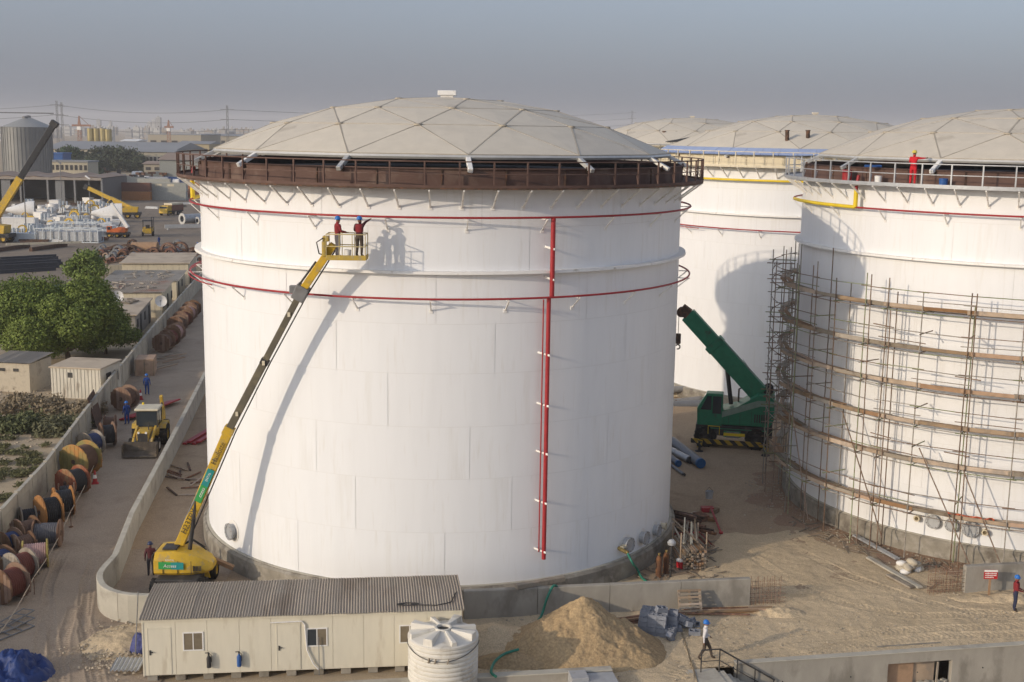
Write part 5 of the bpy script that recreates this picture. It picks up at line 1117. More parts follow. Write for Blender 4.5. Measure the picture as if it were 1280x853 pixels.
m = MB(); m.box(hk + Vector((0, 0, -2.0)), (.4, .3, .75)); m.build('hook_block', DARKRUST, gc, bevel=.06); m = MB(); m.tube([hk + Vector((.16 * math.sin(a), 0, -2.6 - .16 * math.cos(a))) for a in np.linspace(-.4, 4.2, 12)], .05, 7); m.build('hook', DARK, gc, 60)
m = MB(); m.bar((-.2, 0, 3.0), tuple(r0 + (r1 - r0) * .42 + Vector((0, 0, -.45))), .16, 10); m.build('lift_ram', DARK, gc, 40)
m = MB(); m.beam(r0 + (r1 - r0) * .05 + Vector((.2, -.3, .75)), r0 + (r1 - r0) * .5 + Vector((.25, -.3, .72)), .04, .04); m.tube([r0 + Vector((.5, -.3, .2)), r0 + (r1 - r0) * .3 + Vector((.55, -.3, .6))], .02, 5); m.build('boom_cable', GREYM, gc)
m = MB(); m.lathe([(.001, -.5), (.35, -.5), (.35, -.45), (.25, -.45), (.25, .45), (.35, .45), (.35, .5), (.001, .5)], 16, (2.4, .2, 4.2), 'y'); m.build('winch_drum', DARK, gc, 40)

# pipework behind the crane and pipes lying on the ground
PG = mat('blue_grey_pipe', (.15, .16, .18), rough=.5, var=.12); BCAP = mat('blue_pipe_cap', (.02, .10, .25), rough=.5)
for i, (x0, y0, x1, y1, r, lb) in enumerate(((835, 548, 876, 580, .33, 'thickest blue-grey pipe lying beside the centre tank'), (832, 560, 863, 576, .24, 'middle pipe of the row beside the centre tank'), (830, 566, 848, 580, .22, 'blue-capped short pipe nearest the centre tank'), (833, 578, 855, 594, .1, 'thin silver pipe in front of the thick pipes'))):
    a, b = at(x0, y0, r), at(x1, y1, r); t = thing('steel_pipe', lb, 'pipe', (b.x, b.y, r + .03), group='loose pipes'); d = a - b
    if i < 3: d = d.normalized() * 6
    m = MB(); m.tube([(0, 0, 0), d], r, 20, caps=False); m.tube([(0, 0, 0), d], r * .9, 20, caps=False); m.build('pipe_wall', PG if i != 1 else GALV, t, 60)
    n = d.normalized(); m = MB(); m.tube([-n * .05, n * .15], r * 1.03, 20); m.build('end_cap', BCAP if i in (0, 2) else DARK, t, 40)
mf = thing('pipe_manifold', 'grey pipe manifold with upright valves behind the green crane', 'pipework', tuple(at(872, 498)))
ML = mf.location
def ml(x, y, Y): return atY(x, y, Y) - ML
Ym = ML.y
m = MB(); m.tube([ml(828, 488, Ym), ml(905, 484, Ym)], .28, 14); m.tube([ml(828, 505, Ym - 2), ml(900, 498, Ym - 2)], .33, 14); m.build('header', GREYM, mf, 60)
m = MB(); m.tube([ml(835, 507, Ym - 3), ml(890, 505, Ym - 3)], .36, 14); m.build('header', PG, mf, 60)
m = MB(); m.box(tuple(ml(862, 500, Ym + .6)), (3.4, .4, 1.5)); m.build('cream_panel', CREAMP, mf)
for x in (870, 886, 899):
    b = ml(x, 492, Ym); m = MB(); m.lathe([(.14, 0), (.14, .3), (.3, .3), (.3, .4), (.2, .45), (.24, .8), (.1, .95), (.06, 1.5)], 12, tuple(b)); m.lathe([(.28, 1.45), (.3, 1.48), (.28, 1.51), (.05, 1.5)], 14, tuple(b)); m.build('gate_valve', DARK, mf, 40)
b = ml(903, 487, Ym - 1); m = MB(); m.lathe([(.5, -.3), (.5, .1), (.3, .4), (.3, .9), (.42, .9), (.42, 1.05), (.15, 1.1), (.1, 1.9), (.2, 1.9), (.2, 2.0)], 14, tuple(b)); m.build('relief_valve', DARK, mf, 40)
for x in (845, 860, 875):
    m = MB(); b = ml(x, 500, Ym - 2.2); m.beam(b, (b.x, b.y, -.0), .12, .12); m.build('pipe_support', DARKRUST, mf)
# ------------------------------------------------------------------ precast boundary wall along the road
BW = [Vector(p) for p in ((-24.9, 44), (-27.1, 62.5), (-28.3, 72), (-30.2, 83), (-32.1, 94), (-37.5, 128), (-42.6, 163), (-46, 188))]
PRE = mat('precast_panel', (.47, .43, .345), rough=.9, var=.1, scale=.8, c2=(.34, .30, .24), c2amt=.35, c2scale=.7, bump=.15)
bw = thing('boundary_wall', 'long cream precast panel wall along the left of the road', 'wall', (BW[0].x, BW[0].y, 0))
def along(P, step):
    out = []
    for a, b in zip(P[:-1], P[1:]):
        n = max(1, round((b - a).length / step))
        for k in range(n): out.append((a + (b - a) * (k / n), a + (b - a) * ((k + 1) / n)))
    return out
o0 = Vector((BW[0].x, BW[0].y, 0))
for a, b in along(BW, 3.0):
    A = Vector((a.x, a.y, 0)) - o0; B = Vector((b.x, b.y, 0)) - o0; d = (B - A).normalized()
    m = MB(); m.beam(A - Vector((0, 0, .1)), A + Vector((0, 0, 2.02)), .2, .2, up=d); m.build('post', PRE, bw)
    for z0, z1, w in ((0, .68, .12), (.69, 1.37, .12), (1.38, 1.86, .12)):
        m = MB(); m.beam(A + d * .105 + Vector((0, 0, (z0 + z1) / 2)), B - d * .105 + Vector((0, 0, (z0 + z1) / 2)), w, z1 - z0); m.build('wall_panel', PRE, bw)
    m = MB(); m.beam(A + d * .105 + Vector((0, 0, 1.905)), B - d * .105 + Vector((0, 0, 1.905)), .2, .08); m.build('coping', CONCL, bw)
# rusty sheet leaning at the bend
p = at(122, 535); m = MB(); m.box((0, 0, 1.15), (.06, 3.2, 2.3), ry=R_(-14)); o = m.build('rusty_sheet', DARKRUST, None); o.location = (p.x - .55, p.y + 1.2, .05); o.rotation_euler = (0, 0, R_(11)); tag(o, 'large dark rusty sheet leaning on the boundary wall', 'metal sheet')

# ------------------------------------------------------------------ cable drums
RW = mat('drum_rusty_wood', (.20, .11, .065), rough=.85, var=.25, scale=2, c2=(.33, .20, .10), c2amt=.3, c3=(.14, .08, .05), c3amt=.35, c3scale=1.5, rnd=.3)
DR = {'rust': RW, 'orange': mat('drum_orange', (.36, .17, .055), rough=.8, var=.2, c2=(.30, .15, .06), c2amt=.3, c2scale=1.2), 'green': mat('drum_green_orange', (.25, .22, .08), rough=.8, var=.25, scale=.9, c2=(.42, .20, .06), c2amt=.55, c2scale=.9),
      'red': mat('drum_red', (.26, .085, .045), rough=.8, var=.2, c2=(.30, .18, .09), c2amt=.4, c2scale=1.2), 'grey': WOODG, 'yellow': mat('drum_yellow', (.36, .30, .09), rough=.8, var=.2, c2=(.4, .28, .1), c2amt=.3)}
CB = {'black': mat('black_cable', (.03, .03, .032), rough=.6), 'grey': mat('grey_cable', (.11, .11, .12), rough=.6), 'pink': mat('pink_wrap', (.42, .27, .25), rough=.7), 'navy': mat('navy_cable', (.035, .05, .12), rough=.6), 'brown': mat('brown_cable', (.14, .085, .06), rough=.8), 'redc': mat('red_cable', (.15, .045, .03), rough=.6)}
def drum(label, px_, py_, dia, wid, fl, cab, yaw, lean=0., z=0.):
    p = at(px_, py_, z); dia *= .9; r = dia / 2
    t = thing('cable_drum', label, 'cable drum', (p.x, p.y, z + .02), R_(yaw), 'cable drums along the boundary wall'); t.rotation_euler = (0, R_(lean), R_(yaw))
    for s in (-1, 1):
        m = MB(); m.lathe([(.05, s * wid / 2), (r, s * wid / 2), (r, s * (wid / 2 - .06)), (.05, s * (wid / 2 - .06))], 28, (0, 0, r), 'x', close=True); f = m.build('flange', DR[fl], t, 30)
        for k in range(-3, 4):                                      # boards of the flange
            y = k * r * .27; h = math.sqrt(max(0, r * r - y * y)) * .93; m = MB(); m.bx(s * (wid / 2 + .002), s * (wid / 2 + .02), y - r * .125, y + r * .125, r - h, r + h); m.build('board', DR[fl], f)
        m = MB(); m.lathe([(.001, s * (wid / 2 + .05)), (.12, s * (wid / 2 + .05)), (.16, s * (wid / 2 + .02))], 12, (0, 0, r), 'x'); m.build('hub', DARKRUST, f)
    prof = [(r * .72, -wid / 2 + .06)]
    nn = max(5, int(wid / .12))
    for k in range(nn): x = -wid / 2 + .07 + (wid - .14) * (k + .5) / nn; w = (wid - .14) / nn * .5; prof += [(r * .72, x - w), (r * .76, x - w * .4), (r * .76, x + w * .4), (r * .72, x + w)]
    m = MB(); m.lathe(prof, 28, (0, 0, r), 'x'); m.build('cable_winding', CB[cab], t, 50)
    return t
DL = [('rust-brown cable drum nearest the camera at the left edge', 12, 752, 1.95, 1.1, 'rust', 'redc', 62), ('cable drum with orange-red cable behind the nearest one', 26, 728, 1.8, 1.0, 'grey', 'redc', 58),
      ('brown cable drum hard against the left frame edge', 0, 722, 1.7, 1.0, 'rust', 'navy', 70), ('cable drum wound with pale pink wrap', 45, 710, 1.6, 1.2, 'yellow', 'pink', 20),
      ('brown drum with blue patch beside the wall', 12, 698, 1.7, .9, 'rust', 'navy', 60), ('wide drum of dark grey cable on the road side', 60, 684, 1.65, 1.35, 'rust', 'grey', 8),
      ('rusty drum squeezed between grey cable drum and wall', 34, 684, 1.8, 1.0, 'rust', 'brown', 50), ('small dark drum against the wall above the rusty drums', 36, 660, 1.35, .8, 'grey', 'black', 30),
      ('bright orange-flanged drum with black cable', 62, 660, 2.15, 1.0, 'orange', 'black', 42), ('orange and yellow drum behind the black cable drum', 80, 645, 1.9, 1.0, 'orange', 'black', 30),
      ('red-orange drum below the big green-orange drum', 92, 620, 2.0, 1.2, 'red', 'black', 62), ('large green and orange drum with blue label', 102, 596, 2.5, 1.4, 'green', 'brown', 70),
      ('dark blue drum behind the large green-orange drum', 114, 570, 1.9, 1.1, 'grey', 'navy', 60), ('grey-black drum near the rusty sheet', 135, 558, 1.9, .9, 'rust', 'black', 30),
      ('rust-red drum standing beside the traffic cone up the road', 157, 512, 2.1, 1.2, 'rust', 'brown', 75),
      ('low rusty drum between the orange drum and the red-orange one', 84, 632, 1.5, .9, 'rust', 'black', 20), ('dark rusty drum jammed behind the pink wrapped one', 30, 700, 1.6, .9, 'rust', 'brown', 45),
      ('small rust-brown drum beyond the grey-black drum', 138, 540, 1.4, .8, 'rust', 'brown', 10)]
for d in DL: drum(*d)
for k, (x, y) in enumerate(((205, 440), (212, 434), (219, 427), (222, 416), (229, 409), (235, 402), (240, 396))):
    drum(['nearest drum of the far row of striped rusty drums', 'second drum of the far row of striped rusty drums', 'third drum of the far row of striped rusty drums', 'fourth drum of the far rusty row', 'fifth drum of the far rusty row', 'sixth drum of the far rusty row', 'farthest drum of the rusty row along the wall'][k], x, y, 2.1, 1.3, 'rust', ('brown', 'redc', 'pink')[k % 3], 82)
# blue label of the large drum
for px_, py_, zz in ((98, 572, 1.3),):
    p = at(106, 590); t = [o for o in bpy.data.objects if o.get('label', '') == 'large green and orange drum with blue label'][0]
    m = MB(); m.bx(-.624, -.628, -.3, .15, .85, 1.6); m.build('label_patch', BLUEP, t)
# crate, planks, poles by the wall
p = at(183, 467); t = thing('timber_crate', 'brown timber crate by the wall up the road', 'crate', (p.x, p.y, .02), R_(10))
m = MB(); m.bx(-.8, .8, -1.2, 1.2, 0, 1.5); m.build('box', WOODO, t)
for s in (-.8, 0, .8): m = MB(); m.bx(s - .06, s + .06, -1.24, -1.205, 0, 1.5); m.build('batten', WOOD, t)
for i in range(12):
    rr = random.Random(i + 300); p = at(196 + rr.uniform(-8, 8), 452 + rr.uniform(-10, 14)); m = MB(); b = rr.uniform(.3, 1.2); m.beam((0, 0, .1), (2.4 * math.cos(b), 2.4 * math.sin(b), .1 + rr.uniform(0, .5)), .12, .05); o = m.build('plank', [WOOD, WOODG, WOODO][i % 3], None); o.location = (p.x, p.y, .02); tag(o, 'loose plank strewn on the road beside the timber crate', 'plank', 'planks strewn by the crate')
for i in range(5):
    p = at(163, 527); m = MB(); m.beam((0, 0, .12 + .05 * i), (1.9, 6.5, .12 + .05 * i), .2, .1); o = m.build('red_beam', REDP, None); o.location = (p.x - .8 + i * .22, p.y, 0); tag(o, 'red painted beam lying by the wall behind the loader', 'beam', 'red beams by the wall')
for i in range(4):
    p = at(245, 548); m = MB(); m.beam((0, 0, .1 + (i % 2) * .14), (1.2, 8, .1 + (i % 2) * .14), .3, .12); o = m.build('red_beam', REDP, None); o.location = (p.x - .3 + i * .32, p.y - 2, 0); tag(o, 'red painted beam lying between bund wall and centre tank', 'beam', 'red beams beside the centre tank')
for i in range(14):
    rr = random.Random(i + 400); p = at(228 + rr.uniform(-8, 14), 600 + rr.uniform(-14, 22)); b = rr.uniform(0, 3); m = MB(); m.beam((0, 0, .06), (1.8 * math.cos(b), 1.8 * math.sin(b), .1), .12, .06); o = m.build('offcut', [RUSTP, WOOD, DARKRUST][i % 3], None); o.location = (p.x, p.y, .02); tag(o, 'rusty or timber offcut on the dirt between bund wall and tank', 'offcut', 'offcuts beside the bund wall')
# traffic cones
for x, y, lb in ((119, 605, 'red and white traffic cone beside the cable drums'), (176, 500, 'red and white traffic cone behind the backhoe loader')):
    p = at(x, y); t = thing('traffic_cone', lb, 'traffic cone', (p.x, p.y, .02), .3, 'traffic cones'); m = MB(); m.bx(-.22, .22, -.22, .22, 0, .05); m.build('base', REDP, t, bevel=.02)
    m = MB(); m.lathe([(.17, .05), (.12, .35)], 16); m.build('cone', REDP, t, 60); m = MB(); m.lathe([(.121, .35), (.085, .58)], 16); m.build('reflective_band', WHITE2, t, 60); m = MB(); m.lathe([(.084, .58), (.05, .85), (.001, .86)], 16); m.build('tip', REDP, t, 60)
# cordon rope along the drums
pts = [at(x, y, .9) for x, y in ((-20, 815), (42, 722), (88, 640), (126, 560))]
m = MB(); 
for a, b in zip(pts[:-1], pts[1:]): m.tube([a + (b - a) * (k / 8) - Vector((0, 0, .25 * math.sin(PI * k / 8))) for k in range(9)], .025, 5)
o = m.build('cordon_rope', ROPE, None, 60); tag(o, 'slack pale cordon rope strung along the cable drums', 'rope')
for i, (x, y) in enumerate(((42, 722), (88, 640), (126, 560))):
    p = at(x, y, .9); m = MB(); m.bar((0, 0, 0), (0, 0, .95), .02, 6); m.lathe([(.12, 0), (.12, .03), (.001, .04)], 10); o = m.build('cordon_stake', RUSTP, None); o.location = (p.x, p.y, .02); tag(o, ['thin cordon stake nearest the camera beside the drums', 'thin cordon stake beside the yellow drum', 'thin cordon stake near the rusty sheet'][i], 'stake')
# foreground left: blue tarpaulin, scaffold frames, corrugated offcut, blue bag
p = at(18, 846); tp = heap('tarpaulin', 'crumpled blue tarpaulin over a heap at the bottom left corner', (p.x - .2, p.y, .02), 1.7, 1.4, .95, mat('blue_tarp', (.02, .045, .16), rough=.5, var=.2, bump=.9, bscale=4), 55, 80, .55, cat='tarpaulin', ra=1.1, rb=.35)
p = at(6, 850); tb = heap('sack', 'pale sack in front of the blue tarpaulin', (p.x - .3, p.y - 1.2, .02), .7, .5, .6, SACK, 65, 30, .6, cat='sack')
for i in range(3):
    p = at(0 + i * 6, 803 - i * 8); t = thing('scaffold_frame', ['grey scaffold frame lying flat nearest the tarpaulin', 'grey scaffold frame lying flat in the middle of the three', 'grey scaffold frame lying flat below the nearest drum'][i], 'scaffold frame', (p.x, p.y, .1 + .05 * i), R_(60 + i * 8))
    for y in (0, .6): m = MB(); m.bar((0, y, 0), (1.8, y, 0), .03, 6); m.build('tube', GREYM, t)
    for x in (0, .6, 1.2, 1.8): m = MB(); m.bar((x, 0, 0), (x, .6, 0), .025, 6); m.build('rung', GREYM, t)
p = at(160, 838); o = corr_sheet(-.6, .6, -.5, .1, .5, .25, .17, .04).build('roofing_offcut', GALV, None, 60); o.location = (p.x, p.y, .1); tag(o, 'offcut of corrugated grey roofing beside the cabin corner', 'roofing sheet')
p = at(173, 818); o = heap('tarpaulin', 'blue and white striped sheet bundled at the cabin corner', (p.x, p.y + .2, .02), .45, .4, .75, mat('violet_blue_sheet', (.06, .07, .20), rough=.6, var=.3, scale=5, stretch=(1, 1, 4)), 75, 36, .5, cat='tarpaulin', ra=.8, rb=.3)
m = MB(); p = at(172, 822); m.bar((0, 0, 0), (.2, .1, 2.9), .025, 6); o = m.build('pole', GREYM, None); o.location = (p.x - .1, p.y, 0); tag(o, 'thin grey pole standing at the left corner of the cabin', 'pole')

# ------------------------------------------------------------------ trees and shrubs
LEAF = {}
def leafmat(k, c):
    if k not in LEAF: LEAF[k] = mat('leaf_' + k, c, rough=.7, var=.4, scale=.6, spec=.2, c2=tuple(min(1, q * 1.5 + .02) for q in c), c2amt=.35, c2scale=4., c3=(c[0] * .55, c[1] * .6, c[2] * .7), c3amt=.3, c3scale=1.1)
    return LEAF[k]
BARK = mat('bark', (.12, .085, .06), rough=.95, var=.25, bump=.5)
def leaves(name, blobs, n, size, m, par, seed, off=(0, 0, 0)):
    r = np.random.default_rng(seed); w = np.array([b[3] * b[4] * b[5] for b in blobs]) ** .8; w /= w.sum(); ch = r.choice(len(blobs), n, p=w); B = np.array(blobs)
    d = r.normal(size=(n, 3)); d /= np.linalg.norm(d, axis=1)[:, None]; rad = r.random(n) ** .33
    rad = np.where(r.random(n) < .6, .8 + .25 * r.random(n), rad)
    P = B[ch, :3] + d * B[ch, 3:6] * rad[:, None]
    # leaf sprays: pull points onto random twig lines for clumping
    cl = r.normal(size=(max(8, n // 26), 3)); k = r.integers(0, len(cl), n); P += cl[k] * size * 1.1
    P[:, 2] = np.maximum(P[:, 2], .15)
    a = r.normal(size=(n, 3)); a /= np.linalg.norm(a, axis=1)[:, None]; b = np.cross(a, d + .3 * r.normal(size=(n, 3))); b /= np.linalg.norm(b, axis=1)[:, None] + 1e-9
    s = size * (.6 + .8 * r.random(n))[:, None]
    V = np.stack([P - a * s * .9, P + b * s * .42, P + a * s * .9, P - b * s * .42], 1).reshape(-1, 3) - np.array(off)
    F_ = np.arange(4 * n).reshape(-1, 4)
    me = bpy.data.meshes.new(name); me.vertices.add(4 * n); me.vertices.foreach_set('co', V.ravel()); me.loops.add(4 * n); me.loops.foreach_set('vertex_index', F_.ravel()); me.polygons.add(n); me.polygons.foreach_set('loop_start', np.arange(n) * 4); me.update(calc_edges=True); me.validate()
    me.materials.append(m); o = bpy.data.objects.new(name, me); COL.objects.link(o); o.parent = par; return o
def tree(label, loc, h, spread, m, n, size, seed, group=None, name='leafy_tree', trunkh=.35):
    t = thing(name, label, 'tree', loc, 0, group); rr = random.Random(seed); blobs = []; mb = MB(); tw = .035 * h
    top = Vector((rr.uniform(-.2, .2), rr.uniform(-.2, .2), h * trunkh)); mb.tube([(0, 0, -.1), top * .5 + Vector((.1, 0, 0)), top], [tw, tw * .8, tw * .65], 9)
    tk = mb.build('trunk', BARK, t, 60)
    nb = 26
    for k in range(nb):
        a = 2 * PI * k / nb + rr.uniform(-.3, .3); el = rr.uniform(.05, 1.0); q = Vector((math.cos(a) * spread * .8 * math.cos(el * 1.2), math.sin(a) * spread * .8 * math.cos(el * 1.2), h * (trunkh + .05 + (.9 - trunkh) * el * .86)))
        mb = MB(); midp = top.lerp(q, .5) + Vector((rr.uniform(-.3, .3), rr.uniform(-.3, .3), rr.uniform(0, .4))); mb.tube([top * .9, midp, q], [tw * .42, tw * .25, tw * .08], 6); mb.build('limb', BARK, t, 60)
        s = spread * rr.uniform(.18, .40); blobs.append((q.x, q.y, q.z, s, s, s * rr.uniform(.6, .9)))
        if rr.random() < .7: q2 = top.lerp(q, rr.uniform(.45, .8)); blobs.append((q2.x, q2.y, q2.z, s * .9, s * .9, s * .7))
    leaves('crown', blobs, n, size, m, t, seed); return t
p = at(60, 470); tree('large leafy green tree behind the white cabins at the left', (p.x, p.y + 5, 0), 9.2, 5.5, leafmat('mid', (.15, .195, .04)), 85000, .15, 3, trunkh=.16)
p = at(10, 466); tree('leafy green tree cut by the left frame edge', (p.x, p.y + 6, 0), 8.2, 5.6, leafmat('deep', (.135, .18, .038)), 42000, .15, 5, trunkh=.16)
p = at(118, 455); tree('lower bushy green tree beside the cabin near the wall', (p.x - .6, p.y + 5, 0), 4.7, 3.3, leafmat('mid', (.15, .195, .04)), 20000, .15, 9, trunkh=.2)
p = at(138, 374); tree('young bright green tree beyond the satellite dish', (p.x - 5, p.y + 6, 0), 5.6, 2.8, leafmat('bright', (.14, .19, .045)), 6000, .24, 13)
DRY = mat('dry_brush', (.25, .20, .13), rough=.95, var=.35, scale=.8)
def brush(name, x0, x1, y, depth, h, n, m, seed, label):
    rr = random.Random(seed); a, b = at(x0, y), at(x1, y); t = thing(name, label, 'shrub', tuple((a + b) / 2)); L = (b - a).length; bl_ = []
    for k in range(18): bl_.append((rr.uniform(-L / 2, L / 2), rr.uniform(0, depth), h * rr.uniform(.2, .5), rr.uniform(.5, 1.0), rr.uniform(.5, 1.0), h * rr.uniform(.35, .55)))
    leaves('foliage', bl_, n, .16, m, t, seed)
    for k in range(24):
        q = bl_[k % 18]; mb = MB(); mb.tube([(q[0], q[1], -.05), (q[0] + rr.uniform(-.3, .3), q[1], q[2] + h * .3)], .025, 5); mb.build('stem', BARK, t)
brush('dry_hedge', 2, 60, 518, 3.0, .95, 9000, DRY, 41, 'dry brown brushwood in front of the block shed')
brush('dry_hedge', 55, 112, 522, 2.2, .95, 7000, DRY, 42, 'dry brown brushwood in front of the white cabin')
brush('green_shrub', -8, 40, 541, 2.2, 1.0, 6000, leafmat('shrub', (.095, .105, .045)), 43, 'low green shrub patch on the sand at the left edge')
brush('green_shrub', 50, 88, 545, 2.6, 1.2, 6000, leafmat('shrub2', (.12, .12, .065)), 44, 'grey-green shrub on the sand near the wall')
m = MB(); rr = random.Random(5)
g = None
bl2 = []
for k in range(60):
    x, y = rr.uniform(-5, 95), rr.uniform(545, 650)
    if x > 110 - (y - 520) * .95: continue
    p = at(x, y); bl2.append((p.x, p.y, .06, rr.uniform(.2, .6), rr.uniform(.2, .6), .12))
o = leaves('ground_weeds', bl2, 6000, .10, leafmat('weed', (.13, .13, .06)), None, 71); kind(o, 'stuff'); o.parent = None
m = MB()
for k in range(1500): stone(m, rr.uniform(-46, -33), rr.uniform(66, 105), rr.choice((.04, .07, .1)), .01)
kind(m.build('gravel_scatter', MATS['stones']), 'stuff')

# ------------------------------------------------------------------ cabins beyond the wall
def shed(label, loc, rz, w, d, h, wm, roofm, roof_over=.2, corr=True, vents=(), fall=.25, doors_=(), side_open=(), name='shed', paneln=0):
    t = thing(name, label, 'shed', loc, rz); m = MB(); m.bx(0, w, 0, d, 0, h); m.build('wall', wm, t)
    if paneln:
        for k in range(paneln):
            x0 = w * k / paneln; m = MB(); m.bx(x0 + .02, x0 + w / paneln * .55, -.035, -.002, .05, h - .05); m.build('rib', wm, t)
    if corr:
        ns = max(2, round(w / 1.1))
        for k in range(ns):
            x0 = -roof_over + k * (w + 2 * roof_over) / ns; corr_sheet(x0, x0 + (w + 2 * roof_over) / ns + .02, -roof_over, h + .08 + (k % 2) * .01, d + roof_over, h + .08 + fall + (k % 2) * .01, .22, .035).build('roof_sheet', roofm, t, 60)
    else:
        m = MB(); m.prism([(-roof_over, h), (d + roof_over, h + fall), (d + roof_over, h + fall + .12), (-roof_over, h + .12)], -roof_over, w + roof_over, 'yz'); m.build('roof', roofm, t, bevel=.03)
    for x, z, a, b in vents: m = MB(); m.bx(x - a / 2, x + a / 2, -.05, -.005, z - b / 2, z + b / 2); m.build('vent', DARK, t)
    for x, a in doors_: m = MB(); m.bx(x, x + a, -.05, -.005, .05, 2.0); m.build('door', GREYM, t)
    for y, a, z0, z1 in side_open: m = MB(); m.bx(w + .005, w + .05, y, y + a, z0, z1); m.build('window' if z0 > .5 else 'door', DARK, t)
    return t
BLKW = mat('rendered_block', (.50, .44, .34), rough=.9, var=.12, scale=1.5, c2=(.36, .31, .24), c2amt=.35)
DUSTR = mat('dusty_flat_roof', (.52, .43, .32), rough=.9, var=.1, scale=.5, c2=(.40, .32, .235), c2amt=.4, c2scale=.4)
WCAB = mat('dirty_white_cabin', (.60, .56, .47), rough=.7, var=.06, c2=(.40, .35, .28), c2amt=.25, c2scale=1.4, stretch=(1, 1, .4))
p = at(65, 497); shed('white ribbed cabin with round black vent under the tree', (p.x, p.y, 0), R_(-8), 4.3, 3.6, 2.5, WCAB, DUSTR, .12, False, [(1.7, 1.95, .42, .42)], .1, [], [(1.0, .8, 0.05, 2.0), (2.3, .8, 1.1, 1.9)], 'cabin', 14)
p = at(-12, 489); shed('block-built shed with corrugated roof and two small vents at the left edge', (p.x, p.y, 0), R_(-8), 3.6, 3.6, 2.45, BLKW, RF, .2, True, [(1.2, 1.9, .45, .25), (2.4, 1.9, .45, .25)], .25, name='shed')
def fr(x, y, w, a=9): p = at(x, y); return (p.x - w * math.cos(R_(a)), p.y - w * math.sin(R_(a)), 0)
PATCH = mat('patched_roof', (.47, .38, .28), rough=.9, var=.2, scale=.6, c2=(.42, .22, .15), c2amt=.35, c2scale=.3)
shed('grey labour cabin with flat dusty roof and dark side door', fr(170, 424, 6.0), R_(9), 6.0, 12, 2.5, mat('grey_cabin', (.30, .28, .25), rough=.8), DUSTR, .25, False, [], .1, [], [(1, 1.0, 1.0, 1.9), (3.4, 1.0, .05, 2.1), (6.6, 1.0, 1.0, 1.9), (10, 1.0, .05, 2.1)], 'cabin')
shed('cream labour cabin with patched roof behind the grey one', fr(203, 397, 8.5), R_(9), 8.5, 10, 2.9, CREAMP, PATCH, .3, True, [], .1, [], [(1, 1.0, 1.0, 1.9), (5, 1.0, .05, 2.1), (9, 1.0, 1.0, 1.9)], 'cabin')
shed('labour cabin with grey ribbed roof farther up the wall', fr(221, 375, 9), R_(9), 9, 10.5, 2.4, CREAMP, mat('pale_grey_roof', (.46, .40, .32), rough=.85, var=.12, c2=(.34, .28, .21), c2amt=.35, c2scale=.5), .3, True, [], .15, [], [(2, 1.0, .05, 2.1), (6, 1.0, 1.0, 1.9)], 'cabin')
shed('farthest labour cabin by the wall with pale gable roof', fr(236, 357, 9), R_(9), 9, 11, 3.1, CREAMP, DUSTR, .3, False, [], .3, [], [(2, 1.0, .05, 2.1)], 'cabin')
p = at(-22, 405); shed('low cabin with bluish corrugated roof behind the tree at the left edge', (p.x, p.y + 4, 0), R_(-6), 8.5, 8, 2.7, mat('blue_grey_wall', (.30, .33, .38), rough=.8), mat('bluish_roof', (.25, .30, .38), rough=.7, var=.15, c2=(.1, .2, .45), c2amt=.2), .3, True, name='cabin')
for x, y, lb in ((147, 372, 'white satellite dish at the left on the patched cabin roof'), (201, 378, 'white satellite dish at the right on the patched cabin roof')):
    c = at(x, y, 3.6); t = thing('satellite_dish', lb, 'satellite dish', (c.x, c.y, 2.75)); m = MB(); m.bar((0, 0, 0), (0, 0, .8), .04, 8); m.build('mast', GREYM, t)
    m = MB(); m.lathe([(.001, 0), (.25, .03), (.5, .13), (.62, .22), (.62, .24), (.48, .15), (.001, .02)], 20); dsh = m.build('reflector', WHITE2, t, 60); dsh.location = (0, -.05, .95); dsh.rotation_euler = (R_(75), 0, R_(25))
    m = MB(); m.bar((0, 0, .0), (.2, -.75, 1.1), .02, 5); m.box((.2, -.78, 1.12), (.12, .12, .12)); m.build('feed_arm', GREYM, t)

# stones, tyres and boards weighing the cabin roofs down
rr = random.Random(88)
for lab, w_, d_, z_ in (('grey labour cabin with flat', 6.0, 12, 2.66), ('cream labour cabin with patched', 8.5, 10, 3.04), ('labour cabin with grey ribbed', 9, 10.5, 2.58)):
    t = [o for o in bpy.data.objects if o.get('label', '').startswith(lab)][0]; m = MB()
    for k in range(24):
        b = rr.uniform(0, 3); L = rr.uniform(.3, 1.4); x = rr.uniform(1.4, w_ - 1.4); y = rr.uniform(1.4, d_ - 1.4); zz = z_ + .05 + .15 * y / d_; m.beam((x, y, zz), (x + L * math.cos(b), y + L * math.sin(b), zz), .22, .1)
    kind(m.build('roof_litter', WOODG, t), 'stuff')
# ------------------------------------------------------------------ the works yard beyond
def zone(x, x0, x1, ws): return ws[min(len(ws) - 1, max(0, int((x - x0) / (x1 - x0) * len(ws))))]
def basez(x, y): p = at(x, y); return Vector((p.x, p.y, 0))
def container(label, loc, rz, L=12.2, H=2.6, D=2.44, m=WHITE2, group='shipping containers in the yard', win=False):
    t = thing('shipping_container', label, 'container', loc, rz, group); b = MB(); b.bx(.05, L - .05, .05, D - .05, .1, H - .05); b.build('body', m, t)
    vs = []; n = int(L / .3); b = MB()
    for k in range(n): x = .15 + k * (L - .3) / n; b.bx(x, x + .16, -.0, .05, .15, H - .15)
    kind(b.build('corrugation', m, t), 'stuff')
    b = MB()
    for x in (0, L - .12): b.bx(x, x + .12, -.02, .1, 0, H)
    b.bx(.12, L - .12, -.02, .1, 0, .14); b.bx(.12, L - .12, -.02, .1, H - .12, H); b.build('frame', m, t)
    if win:
        for x in (L * .25, L * .55): b = MB(); b.bx(x, x + 2.0, -.06, -.02, H - 1.1, H - .4); b.build('cream_patch', CREAMP, t)
    return t
